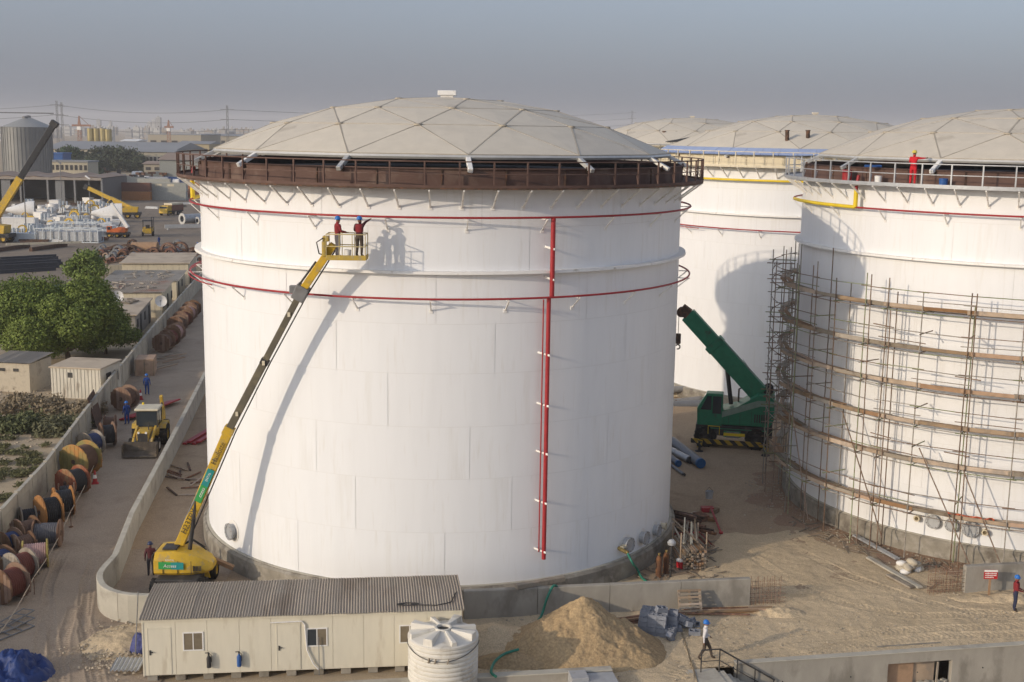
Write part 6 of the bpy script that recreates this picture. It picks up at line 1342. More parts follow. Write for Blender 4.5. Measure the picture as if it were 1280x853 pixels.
CR = mat('container_brown', (.20, .09, .06), rough=.7, var=.15); CO = mat('container_orange', (.46, .20, .07), rough=.7, var=.15); CW = mat('container_grey_white', (.40, .40, .36), rough=.7, var=.12)
q = basez(128, 250)
container('orange shipping container under the brown one in the yard', q + Vector((2, 0, 0)), 0, 12.2, m=CO); container('brown shipping container stacked on the orange one', q + Vector((1.8, .1, 2.62)), 0, 12.4, m=CR)
q = basez(181, 250)
container('lower grey-white shipping container beside the orange one', q, 0, 12.4, m=CW); container('upper grey-white shipping container with two cream patches', q + Vector((.1, .1, 2.62)), 0, 12.4, m=CW, win=True)
q = basez(233, 247); container('dark red container half hidden by the centre tank', q, 0, 8, m=CR); container('brown container stacked half hidden by the centre tank', q + Vector((0, .1, 2.62)), 0, 8, m=CO)
q = basez(150, 236); container('pale container row end behind the stacked containers', q + Vector((0, 20, 0)), 0, 12, 2.8, m=CW); 
for k in range(4): container(['pale container first of the row behind the stacks', 'pale container second of the row behind the stacks', 'pale container third of the row behind the stacks', 'blue container at the end of the row behind the stacks'][k], basez(120 + k * 28, 230), 0, 10, 2.7, m=[WHITE2, CW, WHITE2, BLUEP][k])
# white cargo frames and crates
FRW = mat('pale_blue_frame', (.56, .60, .62), rough=.5, var=.08)
def cargo_frame(label, loc, L, D, H, rz=0.):
    t = thing('cargo_crate', label, 'cargo crate', loc, rz, 'white steel frames in the yard')
    for z in (0.1, H):
        for y in (0, D): m = MB(); m.beam((0, y, z), (L, y, z), .18, .18); m.build('rail', FRW, t)
        for x in np.linspace(0, L, max(2, int(L / 2.4))): m = MB(); m.beam((x, .09, z), (x, D - .09, z), .14, .14); m.build('cross_bar', FRW, t)
    for x in np.linspace(.05, L - .05, max(3, int(L / 1.3))):
        for y in (0, D): m = MB(); m.beam((x, y, .2), (x, y, H - .1), .14, .14); m.build('post', FRW, t)
    m = MB(); m.bx(.2, L - .2, .3, D - .3, .3, H * .8); m.build('load', GALV, t)
cargo_frame('long white steel frame crate in front of the stacked goods', basez(44, 303), 12, 3, 2.6)
cargo_frame('white steel frame crate behind the long one', basez(60, 292), 10, 3, 2.2)
cargo_frame('short white steel frame crate beside the orange lift', basez(112, 296), 6, 2.4, 1.2, .25)
container('white box unit at the left of the yard stacks', basez(3, 289), 0, 6.8, 2.8, m=WHITE2); container('grey-white box unit under the white one at the left of the yard', basez(3, 302), 0, 6.4, 1.6, m=FRW)
q = basez(6, 283)
rr = random.Random(21)
names = ['white steel coil', 'pale steel bracket', 'white crate', 'yellow flange', 'grey machine part', 'pale beam stack']
pos = ['near the left frame edge', 'left of the yellow flanges', 'beside the long white frame', 'behind the long white frame', 'in the middle of the yard stacks', 'right of the yard stacks', 'close to the orange lift', 'near the hangar side', 'at the back row of the stacks']
for i in range(190):
    x = rr.uniform(8, 150); y = rr.uniform(257, 296) - (x > 110) * 4; p = basez(x, y); k = rr.choice((0, 1, 1, 2, 2, 3, 4, 4)); m = MB(); s = rr.uniform(.5, 1.3)
    if k == 0: m.lathe([(s * .5, 0), (s, 0), (s, s * 1.1), (s * .5, s * 1.1)], 16, close=True); mm = WHITE2
    elif k == 1:
        m.bx(-s, s, -.6, .6, 0, .2)
        for a in (-1, 0, 1): m.bx(a * s * .8 - .1, a * s * .8 + .1, -.5, .5, .2, s * 1.6)
        mm = FRW
    elif k == 2: m.bx(-s, s, -s * .8, s * .8, 0, s * 1.2); m.bx(-s * 1.05, s * 1.05, -s * .85, s * .85, s * 1.2, s * 1.3); mm = WHITE2
    elif k == 3: m.lathe([(s * .7, -.15), (s, -.15), (s, .15), (s * .7, .15)], 18, (0, 0, s), 'y', close=True); mm = YELP
    else:
        for a in range(4): m.beam((-s * 1.6, a * .3, .2 + .2 * (a % 2)), (s * 1.6, a * .3, .2 + .2 * (a % 2)), .2, .3)
        mm = GALV
    o = m.build('steel_goods', mm, None); o.location = p; o.rotation_euler = (0, 0, rr.uniform(-.4, .4)); tag(o, ['white steel ring', 'pale steel bracket', 'white crate', 'yellow flange ring', 'grey beam stack'][k] + ' in the yard stacks, ' + ('front' if y > 282 else 'middle' if y > 273 else 'back') + ' row, ' + zone(x, 12, 140, ['by the left hopper', 'left of the long frame', 'above the long frame', 'right part of the frames', 'by the right hopper']), 'steelwork', 'steel goods in the yard stacks')
for x, y, s, lb in ((26, 273, 3.2, 'white cone-shaped hopper lying at the left of the yard'), (134, 278, 3.4, 'white hopper cone lying left of the orange lift')):
    p = basez(x, y); m = MB(); m.lathe([(.4, -s), (s * .65, s * .6), (s * .65, s), (s * .6, s)], 20, (0, 0, s * .62), 'x'); o = m.build('hopper', WHITE2, None, 60); o.location = p; o.rotation_euler = (0, 0, .3); tag(o, lb, 'hopper')
rr = random.Random(77)
for i in range(26):
    x = rr.uniform(5, 235); y = rr.choice((256, 259, 262, 300, 303)) + rr.uniform(-1, 1)
    if y > 290 and x > 130: continue
    p = basez(x, y); s = rr.uniform(.8, 1.8); m = MB(); n = rr.randrange(3, 7)
    for k in range(n): m.beam((-s * 1.8 + rr.uniform(-.3, .3), k * .35, .15 + .18 * (k % 3)), (s * 1.8 + rr.uniform(-.3, .3), k * .35 + rr.uniform(-.2, .2), .15 + .18 * (k % 3)), .28, .2)
    ci = rr.randrange(4); o = m.build('section_bundle', [DARKRUST, RUSTP, DARK, GALV][ci], None); o.location = p; o.rotation_euler = (0, 0, rr.uniform(-.5, .5)); tag(o, ['dark rusty', 'rusty', 'black', 'grey'][ci] + ' bundle of steel sections, ' + ('front' if y > 290 else 'back') + ' of the yard, ' + zone(x, 5, 235, ['at the left frame edge', 'by the left hangar pole', 'before the hangar middle', 'before the hangar right end', 'by the yellow crane', 'by the truck', 'near the silver pipes']), 'steel bundle', 'steel bundles in the yard')
# forklift
p = basez(185, 295); fk = thing('forklift', 'small yellow forklift on the yard asphalt', 'forklift', p, R_(15))
m = MB(); m.bx(-1.0, 1.0, -.9, 1.6, .5, 1.5); m.build('body', YELP, fk, bevel=.1); m = MB(); m.bx(-1.05, 1.05, .9, 1.8, .6, 1.7); m.build('counterweight', YELP, fk, bevel=.1)
for x in (-.95, .85):
    for y in (-.8, 1.0): m = MB(); m.bx(x, x + .1, y, y + .1, 1.5, 3.1); m.build('cab_post', DARK, fk)
m = MB(); m.bx(-1.0, 1.0, -.9, 1.2, 3.1, 3.22); m.build('cab_roof', DARK, fk); m = MB(); m.bx(-.4, .4, -.1, .7, 1.5, 2.2); m.build('seat', DARK, fk)
for x in (.75, 1.15): m = MB(); m.bx(x, x + .14, -1.3, -1.15, .2, 3.9); m.build('mast', DARK, fk)
for s in (-1, 1):
    for y in (-.7, 1.1): wheel('wheel', fk, (s * 1.0, y, .45), .45, .35, 'x', YELP)
# small yard cranes
def yard_crane(label, base, heading, col, bcol, root_px, tip_px, rootw, sc_=1., name='mobile_crane', bw_=.6, head=DARK):
    t = thing(name, label, 'crane', base, heading); s = sc_
    m = MB(); m.bx(-3 * s, 3 * s, -1.2 * s, 1.2 * s, .8 * s, 1.4 * s); m.build('carrier', DARK, t, bevel=.05)
    for x in (-2.1, 0, 2.1):
        for y in (-1, 1): wheel('wheel', t, (x * s, y * s, .65 * s), .65 * s, .45 * s, 'y', YELP)
    m = MB(); m.prism([(-1.6 * s, 1.4 * s), (2.2 * s, 1.4 * s), (2.4 * s, 2.6 * s), (.4 * s, 2.8 * s), (-1.6 * s, 2.2 * s)], -1.1 * s, 1.1 * s); m.build('superstructure', col, t, bevel=.05)
    m = MB(); m.bx(-2.7 * s, -1.5 * s, -1.15 * s, -.1 * s, 1.4 * s, 3.0 * s); c = m.build('cab', col, t, bevel=.08); m = MB(); m.bx(-2.72 * s, -2.705 * s, -1.0 * s, -.2 * s, 2.1 * s, 2.85 * s); m.bx(-2.5 * s, -1.7 * s, -1.17 * s, -1.155 * s, 2.1 * s, 2.85 * s); m.build('window', GLASS, c)
    iv_ = t.matrix_basis.inverted(); A = iv_ @ atY(*root_px, base[1] + .0); B = iv_ @ atY(*tip_px, base[1] + .2); d = B - A
    m = MB(); m.beam(A, A + d * .5, bw_ * 1.25, bw_ * 1.5); m.build('boom_base', col, t, bevel=.03); m = MB(); m.beam(A + d * .48, B, bw_, bw_ * 1.2); m.build('boom_section', bcol, t, bevel=.03)
    m = MB(); m.beam(B, B + d.normalized() * bw_ * 1.2, bw_ * 1.3, bw_ * 1.6); m.build('boom_head', head, t, bevel=.03); m = MB(); m.bar((-.2 * s, 0, 2.0 * s), A + d * .35, .15 * s, 8); m.build('lift_ram', DARK, t)
    return t
yard_crane('yellow telescopic crane with lowered boom in front of the containers', basez(160, 273), R_(12), YELP, YELP, (167, 262), (110, 235), 1, 1.05, bw_=.75)
yc = yard_crane('yellow crane with long black boom at the left frame edge', basez(-8, 303), R_(-5), YELP, mat('black_boom', (.03, .03, .032), rough=.4), (-14, 286), (66, 158), 1, 1.25, bw_=.85)
ol = yard_crane('small orange lift with white boom in the yard', basez(148, 297), R_(0), mat('lift_orange', (.55, .13, .03), rough=.5), WHITE2, (160, 285), (139, 254), 1, .75, 'boom_lift', .45); ol['category'] = 'boom lift'
for c in ol.children:
    if c.name.startswith('boom_base'): c.data.materials[0] = WHITE2
# truck
p = basez(205, 270); tr = thing('flatbed_truck', 'brown and yellow truck parked near the containers', 'truck', p, R_(70)); m = MB(); m.bx(0, 6.5, -1.2, 1.2, .9, 1.2); m.build('chassis', DARK, tr); m = MB(); m.bx(1.8, 6.5, -1.25, 1.25, 1.2, 2.6); m.build('cargo_body', CR, tr, bevel=.03); m = MB(); m.bx(1.8, 6.5, -1.2, 1.2, 2.6, 3.0); m.build('load', CREAMP, tr); m = MB(); m.prism([(-.4, .6), (1.6, .6), (1.6, 2.5), (.1, 2.5), (-.4, 1.6)], -1.2, 1.2); cbb = m.build('cab', YELP, tr, bevel=.06); m = MB(); m.bx(-.3, -.2, -1.0, 1.0, 1.75, 2.3); m.build('windscreen', GLASS, cbb)
for x in (.4, 4.4, 5.5):
    for y in (-1.05, 1.05): wheel('wheel', tr, (x, y, .5), .5, .3, 'y', GREYM)
# silver pipes and beams at right of yard
for i, (x, y, r) in enumerate(((228, 281, 1.3), (240, 279, 1.0), (247, 281, .9))):
    p = basez(x, y); t = thing('steel_pipe', ['large silver flanged pipe in the yard beside the tank edge', 'middle silver pipe in the yard beside the tank edge', 'right silver pipe in the yard beside the tank edge'][i], 'pipe', p, R_(-40)); m = MB(); m.tube([(0, 0, r), (0, 9, r)], r * .8, 18, caps=False); m.build('pipe_wall', GALV, t, 60); m = MB(); m.lathe([(r * .55, 0), (r, 0), (r, .2), (r * .55, .2)], 20, (0, -.1, r), 'y', close=True); m.build('flange', ALU, t, 40)
for i in range(3):
    a, b = at(206, 285 + i * 1.5), at(254, 284 + i * 1.5); m = MB(); m.beam((0, 0, .5), (b.x - a.x, b.y - a.y, .5), .35, .35); m.bx(.5, .8, -.3, .3, 0, .3); o = m.build('steel_beam', ALU, None); o.location = (a.x, a.y, .02 + i * .02); tag(o, ['nearest pale beam lying on the yard asphalt by the tank', 'middle pale beam lying on the yard asphalt by the tank', 'farthest pale beam lying on the yard asphalt by the tank'][2 - i], 'beam', 'pale beams in the yard')
# long beam on trestles, dark beams at left
a, b = at(8, 312), at(102, 309); t = thing('trestle_beam', 'long thin beam resting on two dark trestles in the yard', 'beam', a); m = MB(); m.beam((0, 0, .9), (b.x - a.x, b.y - a.y, .9), .4, .35); m.build('beam', CREAMP, t)
for fr in (.12, .62): m = MB(); c = Vector((b.x - a.x, b.y - a.y, 0)) * fr; m.beam(c + Vector((-1.4, -7, .35)), c + Vector((1.2, 3, .35)), .6, .7); m.build('trestle', DARKRUST, t)
for i in range(9):
    p = at(-6 + (i % 5) * 3, 343 - i * 1.8); m = MB(); L = 9; m.bx(0, L, -.18, .18, 0, .05); m.bx(0, L, -.03, .03, .05, .5); m.bx(0, L, -.18, .18, .5, .55); o = m.build('steel_beam', mat('blue_black_steel', (.06, .065, .08), rough=.6), None); o.location = (p.x, p.y, .02 + (i % 2) * .56); o.rotation_euler = (0, 0, R_(40)); tag(o, 'dark steel beam in the pile at the left frame edge', 'beam', 'dark beams at the left edge')
# scrap heap along the yard edge
rr = random.Random(31)
SC = [RUSTP, DARKRUST, WOODO, GREYM, CR, DARKRUST]
for i in range(280):
    x = rr.uniform(124, 252); y = 322 + rr.gauss(0, 4.5) + (x - 190) * .02; y = min(max(y, 311), 332); p = basez(x, y); k = rr.randrange(4); s = rr.uniform(.35, 1.1); m = MB()
    if k == 0: m.box((0, 0, s * .35), (s * 2, s, s * .7), rz=rr.uniform(0, 3), ry=rr.uniform(-.3, .3))
    elif k == 1: m.tube([(-s * 2, 0, .2), (s * 2, rr.uniform(-1, 1), .3 + rr.uniform(0, s))], .12, 7)
    elif k == 2: m.lathe([(s * .5, -s * .5), (s * .8, -s * .5), (s * .8, s * .5), (s * .5, s * .5)], 14, (0, 0, s * .8), 'y', close=True)
    else: m.beam((-s, 0, .1), (s * 1.6, s, .2 + s * .6), .5, .25)
    ci = rr.randrange(6); o = m.build('scrap_piece', SC[ci], None); o.location = p; tag(o, ['rusty', 'dark rusty', 'orange-brown', 'grey', 'brown', 'dark rusty'][ci] + ' ' + ['box', 'tube', 'ring', 'beam'][k] + (' (small)' if 0 else '') + ' in the scrap heap, ' + ('front' if y > 322 else 'back') + ' row, ' + zone(x, 124, 252, ['far left end', 'under the pinkish sheet', 'left of the orange cylinder', 'by the orange cylinder', 'by the left ring', 'by the right ring', 'next to the tank edge']), 'scrap', 'scrap pieces in the yard heap')
p = basez(157, 319); o = heap('scrap_sheet', 'pinkish red sheet on the scrap heap', (p.x, p.y, 0), 1.6, 1.2, 1.0, mat('pink_red_sheet', (.45, .10, .10), rough=.6), 91, 24, .7, cat='sheet')
p = basez(182, 318); m = MB(); m.lathe([(.001, -2.4), (1.0, -2.3), (1.1, 2.2), (.001, 2.3)], 14, (0, 0, 1.1), 'x'); o = m.build('rusty_vessel', WOODO, None, 50); o.location = p; tag(o, 'orange rusty cylinder lying on the scrap heap', 'tank')
for k, (x, y) in enumerate(((211, 322), (226, 321))): p = basez(x, y); m = MB(); m.lathe([(1.0, -.5), (1.3, -.5), (1.3, .5), (1.0, .5)], 18, (0, 0, 1.3), 'y', close=True); o = m.build('rusty_ring', RUSTP, None, 50); o.location = p; tag(o, ['left rusty ring standing on the scrap heap', 'right rusty ring standing on the scrap heap'][k], 'ring')
for (x, y, rz), lb, c in zip(((199, 307, 1), (247, 316, 0), (186, 331, 0), (152, 277, 2), (38, 302, 1)), ('worker in violet-blue coveralls crossing the yard', 'worker in dark blue at the yard beside the tank edge', 'worker in blue standing in the scrap heap', 'worker in blue behind the forklift', 'worker in blue beside the long white frame'), (CL_BLUE,) * 5):
    p = basez(x, y); person(lb, (p.x, p.y, .02), rz, c, c, None if x == 199 else HELM_B, dict(knL=(-.18, .05, .5), anL=(-.28, 0, .09), toL=(-.3, .15, .03)) if x == 199 else None)
# low wall between yard and camp
a, b = at(100, 345), at(250, 338); m = MB(); m.beam((0, 0, .7), (b.x - a.x, b.y - a.y, .7), .3, 1.4); o = m.build('low_wall', CREAMP, None); o.location = (a.x, a.y, 0); tag(o, 'low cream wall between the yard and the labour cabins', 'wall')

# ------------------------------------------------------------------ hangar and buildings
HR = mat('brown_shed_roof', (.30, .225, .175), rough=.8, var=.1, scale=.1, c2=(.3, .24, .2), c2amt=.3, c2scale=.1); DK = mat('shed_cladding', (.16, .15, .14), rough=.8, var=.1)
p = basez(-40, 252); hg = thing('open_hangar', 'wide open-fronted shed with brown roof behind the yard stacks', 'shed', p)
Wd = basez(143, 252).x - p.x
m = MB(); m.bx(0, Wd, 22, 22.4, 0, 7); m.build('back_wall', DK, hg)
for x in (0, Wd - .3): m = MB(); m.bx(x, x + .3, .3, 22, 0, 7); m.build('side_wall', DK, hg)
for k in range(5):
    x0, x1 = Wd * k / 5, Wd * (k + 1) / 5; m = MB(); xm = (x0 + x1) / 2; m.add([(x0, -.6, 7.2), (xm, -.6, 7.6), (xm, 22.5, 8.0), (x0, 22.5, 7.2), (x1, -.6, 7.2), (x1, 22.5, 7.2)], [(0, 1, 2, 3), (1, 4, 5, 2)]); m.add([(x0, -.55, 7.0), (x1, -.55, 7.0), (xm, -.55, 7.5)], [(0, 1, 2)]); m.build('roof_bay', HR, hg)
    m = MB(); m.bx(x0, x1, -.7, -.6, 6.5, 7.2); m.build('fascia', mat('shed_fascia', (.30, .26, .22), rough=.8), hg)
for k in range(6): x = Wd * k / 5; m = MB(); m.beam((x, -.4, 0), (x, -.4, 6.9), .5, .5); m.build('column', GREYM, hg)
for k in (1, 3): m = MB(); m.bx(Wd * k / 5 + 2, Wd * (k + .6) / 5, .0, .1, 0, 6.4); m.build('sheet_door', mat('grey_sheet', (.20, .20, .20), rough=.7), hg)
# floodlight and cable poles
for x, y0, y1, lb in ((33, 292, 218, 'thin grey pole at the left of the hangar front'), (78, 270, 203, 'thin grey pole in front of the hangar middle'), (113, 268, 222, 'lamp pole with white head at the hangar right end')):
    p = basez(x, y0); q = atY(x, y1, p.y); t = thing('lamp_pole', lb, 'pole', p, 0, 'poles in the yard'); m = MB(); m.bar((0, 0, 0), (0, 0, q.z), .14, 8, r2=.08); m.build('shaft', GREYM, t); m = MB(); m.box((-.3, 0, q.z), (1.4, .5, .3), ry=.6); m.build('lamp_head', WHITE2 if x == 113 else GREYM, t)
# silos
SIL = mat('silo_galvanised', (.22, .22, .21), rough=.5, var=.08, scale=.3, metal=.2)
def silo(label, x0, x1, yb, yt, Y, yeave, m_, group, ribs=40, name='grain_silo', cone=True):
    a, b = atY(x0, yb, Y), atY(x1, yb, Y); r = (b.x - a.x) / 2; c = (a.x + b.x) / 2; ze = atY((x0 + x1) / 2, yeave, Y).z; zt = atY((x0 + x1) / 2, yt, Y).z
    t = thing(name, label, 'silo', (c, Y + r, 0), 0, group); prof = [(r, 0), (r, ze)]; m = MB(); m.lathe(prof, 48); m.build('wall', m_, t, 40)
    for k in range(ribs): aa = k * 360 / ribs; m = MB(); m.beam(pol(aa, r + .06, 0), pol(aa, r + .06, ze), .18, .16, up=pol(aa, 1)); m.build('stiffener', m_, t)
    m = MB(); m.lathe([(r * 1.02, ze), (r * .12, zt), (.001, zt)], 40); rf_ = m.build('roof', mat('silo_roof', (.30, .30, .285), rough=.5, var=.08), t, 40); m = MB(); m.lathe([(r * .12, zt - .2), (r * .12, zt + .7), (.001, zt + .9)], 14); m.build('cap', GREYM, rf_, 40)
    return t, r, zt
g1 = silo('large ribbed grain silo in front at the left edge', -6, 52, 207, 148, 440, 159, SIL, 'grain silos'); g2 = silo('large ribbed grain silo standing behind the front one', 0, 55, 207, 147, 475, 158, SIL, 'grain silos')
t, r, zt = g1; m = MB(); m.beam((-30, 0, zt + 2), (r * .9, 8, zt + 2), .4, .4); m.build('conveyor_bridge', GREYM, t)
YS = mat('yellow_grey_silo', (.40, .33, .15), rough=.6, var=.25, scale=.12)
for i, (x0, x1, yt) in enumerate(((109, 116.5, 160), (117, 124, 160), (125, 132, 160), (131, 139, 161))): silo(['yellow-grey storage silo leftmost of the group of four', 'yellow-grey storage silo second of the group of four', 'yellow-grey storage silo third of the group of four', 'yellow-grey storage silo rightmost of the group of four'][i], x0, x1, 190, yt, 760, yt + .8, YS, 'yellow silos', 8)
# warehouses
WHW = mat('warehouse_wall', (.44, .40, .31), rough=.8, var=.06, scale=.08); WHR = mat('warehouse_roof', (.27, .275, .28), rough=.7, var=.1, scale=.05)
def building(label, x0, x1, yb, yeave, Y, depth, wm, rm, rise=1.5, wins_=0, name='warehouse', wrow=None, flat=False):
    a = atY(x0, yb, Y); b = atY(x1, yb, Y); ze = atY((x0 + x1) / 2, yeave, Y).z; w = b.x - a.x; t = thing(name, label, 'building', (a.x, Y, 0)); m = MB(); m.bx(0, w, 0, depth, -.5, ze); m.build('wall', wm, t)
    m = MB()
    if flat: m.bx(-.3, w + .3, -.3, depth + .3, ze, ze + .6)
    else: m.prism([(-.8, ze - .1), (depth / 2, ze + rise), (depth + .8, ze - .1)], -.8, w + .8, 'yz')
    m.build('roof', rm, t)
    for k in range(wins_):
        x = w * (k + .5) / wins_; zz = ze * .62 if wrow is None else wrow * ze; m = MB(); m.bx(x - w / wins_ * .28, x + w / wins_ * .28, -.15, -.02, zz - ze * .12, zz + ze * .12); m.build('window', DARK, t)
    return t
building('long cream warehouse with grey roof behind the dark trees', 55, 218, 214, 187, 620, 60, WHW, WHR, 3.5)
o = building('cream annex with a row of tall windows right of the trees', 172, 217, 216, 190, 600, 15, WHW, WHR, 1, 9)
building('long low cream building below the blue container', 40, 110, 218, 203, 470, 12, mat('cream_block', (.50, .45, .34), rough=.8), WHR, .3, 12, 'long_building', .75, True)
building('blue site building behind the low cream one', 50, 79, 212, 193, 520, 10, BLUEP, BLUEP, .3, 0, 'site_building', None, True)
building('tan industrial building at the right of the skyline', 186, 252, 200, 169, 900, 60, mat('tan_block', (.36, .32, .25), rough=.8), WHR, 1, 5, 'industrial_building', None, True)
building('grey shed with pitched roof beside the tank edge', 200, 256, 226, 200, 500, 30, mat('grey_ribbed', (.27, .28, .26), rough=.7), HR, 2.5, 0, 'shed_building')
building('small tan workshop left of the grey shed', 180, 202, 218, 205, 540, 15, mat('tan_block', (.36, .32, .25)), HR, 1.0, 2, 'workshop')
building('white roofed plant unit on the warehouse roof line', 152, 171, 195, 176.5, 690, 20, WHITE2, WHITE2, 1.0, 0, 'plant_building')
building('yellowish works building at the right of the skyline', 222, 262, 205, 180, 760, 30, mat('ochre_block', (.40, .33, .2), rough=.8), WHR, 1.5, 4, 'works_building')
building('dark low building behind the domes on the left skyline', 250, 300, 190, 170, 1000, 40, mat('tan_block', (.36, .32, .25)), WHR, 1.5, 6, 'works_building')
# row of parked machinery / tanks in front of warehouses
rr = random.Random(41)
for i in range(40):
    x = rr.uniform(82, 245); y = rr.uniform(219, 231); p = basez(x, y); s = rr.uniform(1.0, 2.2); m = MB(); k = i % 4
    if k == 0: m.lathe([(.001, -s), (s * .8, -s * .9), (s * .8, s * .9), (.001, s)], 12, (0, 0, s * .8), 'x'); mm = WHITE2
    elif k == 1: m.bx(-s * 1.4, s * 1.4, -1, 1, 0, s * 1.3); m.bx(-s, s * .6, -1.1, 1.1, s * 1.3, s * 1.7); mm = CW
    elif k == 2: m.bx(-s, s, -1, 1, .3, s); m.bx(-s * .3, s * .3, -.8, .8, s, s * 1.9); mm = DARK
    else: m.bx(-s * .2, s * .2, -.5, .5, 0, s * 2.2); m.bx(-s, s, -.5, .5, s * 1.6, s * 2.2); mm = RUSTP
    o = m.build('plant_item', mm, None); o.location = p; tag(o, ['white tank', 'pale cabin unit', 'dark machine', 'rusty frame'][k] + ' parked in the far yard, ' + ('nearer' if y > 225 else 'farther') + ' row, ' + zone(x, 82, 245, ['at the hangar roof', 'above the brown containers', 'between the container stacks', 'above the white containers', 'near the grey shed', 'beside the tank edge']), 'equipment', 'plant items in the far yard')
# far dark trees
DG = leafmat('far', (.055, .07, .04))
for i, (x, yb, hh, sp_) in enumerate(((68, 214, 9, 6), (82, 213, 11, 6), (92, 214, 12, 7), (101, 214, 10, 6), (118, 216, 9, 6), (128, 214, 12, 7), (139, 214, 12, 7), (150, 214, 11, 7), (160, 215, 12, 7), (169, 215, 10, 6), (112, 222, 7, 6), (176, 216, 8, 5))):
    p = basez(x, yb); tree(['dark tree leftmost of the row before the warehouse', 'second dark tree from the left before the warehouse', 'dense tall dark tree, third from the left before the warehouse', 'fourth dark tree from the left before the warehouse', 'fifth dark tree from the left before the warehouse', 'sixth dark tree from the left before the warehouse', 'seventh dark tree before the warehouse', 'eighth dark tree before the warehouse', 'ninth dark tree before the warehouse', 'tenth dark tree before the warehouse', 'low green tree standing in front of the dark row', 'dark tree at the right end of the row'][i], p, hh, sp_, leafmat('fargreen', (.05, .085, .035)) if i in (2, 10) else DG, 1600, .85, 60 + i, 'trees before the warehouse', trunkh=.12)
# lattice towers: crane towers, pylons
def lattice(t, name, p, q, w, m_, n=8, th=.25):
    p, q = Vector(p), Vector(q)
    for sx in (-1, 1):
        for sy in (-1, 1): o_ = Vector((sx * w / 2, sy * w / 2, 0)); mb = MB(); mb.beam(p + o_, q + o_ * .6, th, th); mb.build(name + '_leg', m_, t)
    for k in range(n):
        a = p.lerp(q, k / n); b = p.lerp(q, (k + 1) / n); f0 = 1 - .4 * k / n; f1 = 1 - .4 * (k + 1) / n; s = 1 if k % 2 else -1
        for sy in (-1, 1): mb = MB(); mb.beam(a + Vector((s * w / 2 * f0, sy * w / 2 * f0, 0)), b + Vector((-s * w / 2 * f1, sy * w / 2 * f1, 0)), th * .7, th * .7); mb.build(name + '_brace', m_, t)
RST = mat('red_white_steel', (.30, .17, .12), rough=.7, var=.3, scale=.2)
def portal(label, x, yb, yt, Y, arms, m_=RST):
    p = atY(x, yb, Y); zt = atY(x, yt, Y).z; t = thing('tower_crane', label, 'tower crane', (p.x, Y, 0), 0, 'tower cranes on the skyline'); za = atY(x, arms[0], Y).z
    lattice(t, 'mast', (0, 0, 0), (0, 0, za), 2.4, m_, 14, .22); k = Y / F
    m = MB(); m.beam((-arms[1] * k, 0, za), (arms[2] * k, 0, za), .9, 1.1); m.build('jib', m_, t); m = MB(); m.prism([(-.9, za), (.9, za), (.15, zt), (-.15, zt)], -.4, .4); m.build('apex', m_, t); m = MB(); m.box((0, 0, za - 1.6), (2.2, 2.2, 2)); m.build('cab', WHITE2, t); m = MB(); m.bar((0, 0, zt), (arms[2] * k * .8, 0, za + .6), .15, 5); m.build('tie', m_, t)
portal('tower crane with stubby red jib left of the yellow silos', 101, 200, 145, 720, (157, 9, 14)); portal('tower crane with short jib at the right of the skyline', 212, 200, 150, 780, (159, 5, 6))
PY = mat('pylon_steel', (.16, .16, .16), rough=.6)
def pylon(label, x, yb, yt, Y, n=3, w=1.6):
    p = atY(x, yb, Y); zt = atY(x, yt, Y).z; t = thing('pylon', label, 'pylon', (p.x, Y, 0), 0, 'power pylons'); lattice(t, 'tower', (0, 0, 0), (0, 0, zt), w, PY, 12, .16); arms = []
    for k in range(n): z = zt - 3 - k * 7; m = MB(); m.beam((-5, 0, z), (5, 0, z), .25, .3); m.build('cross_arm', PY, t); arms.append(z)
    return t, arms
P1, A1 = pylon('power pylon left of the pair behind the black boom', 73, 178, 126, 900); P2, A2 = pylon('power pylon right of the pair behind the black boom', 79, 178, 128, 960); P3, A3 = pylon('power pylon just left of the centre tank roof', 285, 180, 132, 900)
P4, A4 = pylon('faint far pylon above the roofs right of centre', 789, 180, 138, 1500, 3, 2.4); P5, A5 = pylon('power pylon far off to the left outside the silos', -260, 178, 128, 900)
def wire(a, b, sag, label):
    m = MB(); m.tube([a.lerp(b, k / 20) - Vector((0, 0, sag * 4 * (k / 20) * (1 - k / 20))) for k in range(21)], .13, 4); o = m.build('power_line', PY, None); tag(o, label, 'power line', 'power lines')
nm = ['top', 'middle', 'bottom']
for k in range(3):
    wire(Vector((P1.location.x, 900, A1[k])), Vector((P3.location.x, 900, A3[k])), 4, nm[k] + ' power line from the left pylon to the tank roof'); wire(Vector((P5.location.x, 900, A5[k])), Vector((P1.location.x, 900, A1[k])), 4, nm[k] + ' power line running off the left of the picture'); wire(Vector((P3.location.x, 900, A3[k])), Vector((P4.location.x, 1500, A4[k])), 5, nm[k] + ' power line passing behind the centre tank roof')
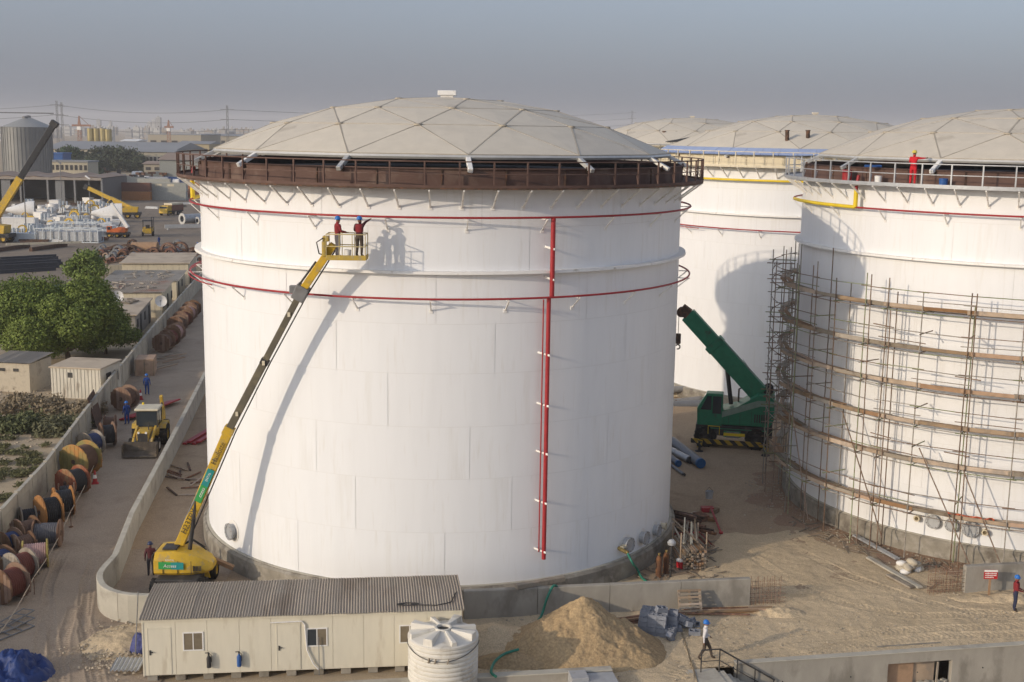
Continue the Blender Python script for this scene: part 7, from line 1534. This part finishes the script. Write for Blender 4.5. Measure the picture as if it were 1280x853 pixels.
# city skyline
CT = [mat('city_block', (.36, .35, .34), rough=.8, var=.1, scale=.02), mat('city_pale', (.48, .47, .45), rough=.8, var=.1, scale=.02), mat('city_tan', (.34, .29, .24), rough=.8, var=.1, scale=.02)]
rr = random.Random(51)
def tower(label, x0, x1, yt, Y, m_, group='city blocks on the skyline', nf=6, nw=4):
    a, b = atY(x0, 170, Y), atY(x1, 170, Y); zt = atY((x0 + x1) / 2, yt, Y).z; w = b.x - a.x; t = thing('city_block', label, 'building', (a.x, Y, 0), 0, group); m = MB(); m.bx(0, w, 0, w, 0, zt); m.build('wall', m_, t)
    m = MB(); m.bx(w * .3, w * .6, w * .3, w * .6, zt, zt + 3); m.build('roof_plant', m_, t)
    if nf:
        for f in range(nf): m = MB(); z = zt * (f + .6) / (nf + .4); m.bx(w * .06, w * .94, -.3, -.02, z - zt / nf * .18, z + zt / nf * .18); m.build('window_band', WHR, t)
tower('pale high-rise, tallest of the hazy skyline', 195, 201, 147, 2600, CT[0], nf=9); tower('stepped pale high-rise left of the tallest', 190, 194.5, 150, 2700, CT[1], nf=8); tower('lower shoulder block left of the high-rises', 184, 189, 153, 2700, CT[1]); tower('hazy tower above the yellow silos', 121, 126, 150, 2900, CT[0]); tower('narrow hazy tower right of the silos', 137, 140, 152, 2900, CT[0])
for i in range(110):
    x = rr.uniform(-20, 330); w = rr.uniform(2.5, 9); ci = rr.randrange(3); tower(['grey', 'pale', 'tan'][ci] + (' wide' if w > 5.5 else ' narrow') + ' hazy low block ' + zone(x, -20, 330, ['behind the silos', 'at the pylon pair', 'behind the yellow silos', 'left of the high-rises', 'below the high-rises', 'by the right tower crane', 'left of the single pylon', 'beside the tank roof']), x, x + w, 159 + x * .0148 + rr.uniform(-2.5, 2), rr.uniform(1500, 2900), CT[ci], 'low city blocks', 2)
# ------------------------------------------------------------------ hazy air
g = MB(); g.bx(-4500, 4500, -350, 6500, -4, 75)
HZ = bpy.data.materials.new('haze'); HZ.use_nodes = True; t = HZ.node_tree
for n in list(t.nodes):
    if n.type == 'BSDF_PRINCIPLED': t.nodes.remove(n)
pv = t.nodes.new('ShaderNodeVolumePrincipled'); pv.inputs['Color'].default_value = (.80, .80, .82, 1); pv.inputs['Density'].default_value = .00021; pv.inputs['Anisotropy'].default_value = .0
t.links.new(pv.outputs[0], t.nodes['Material Output'].inputs['Volume'])
kind(g.build('haze', HZ, nrm=True), 'stuff')
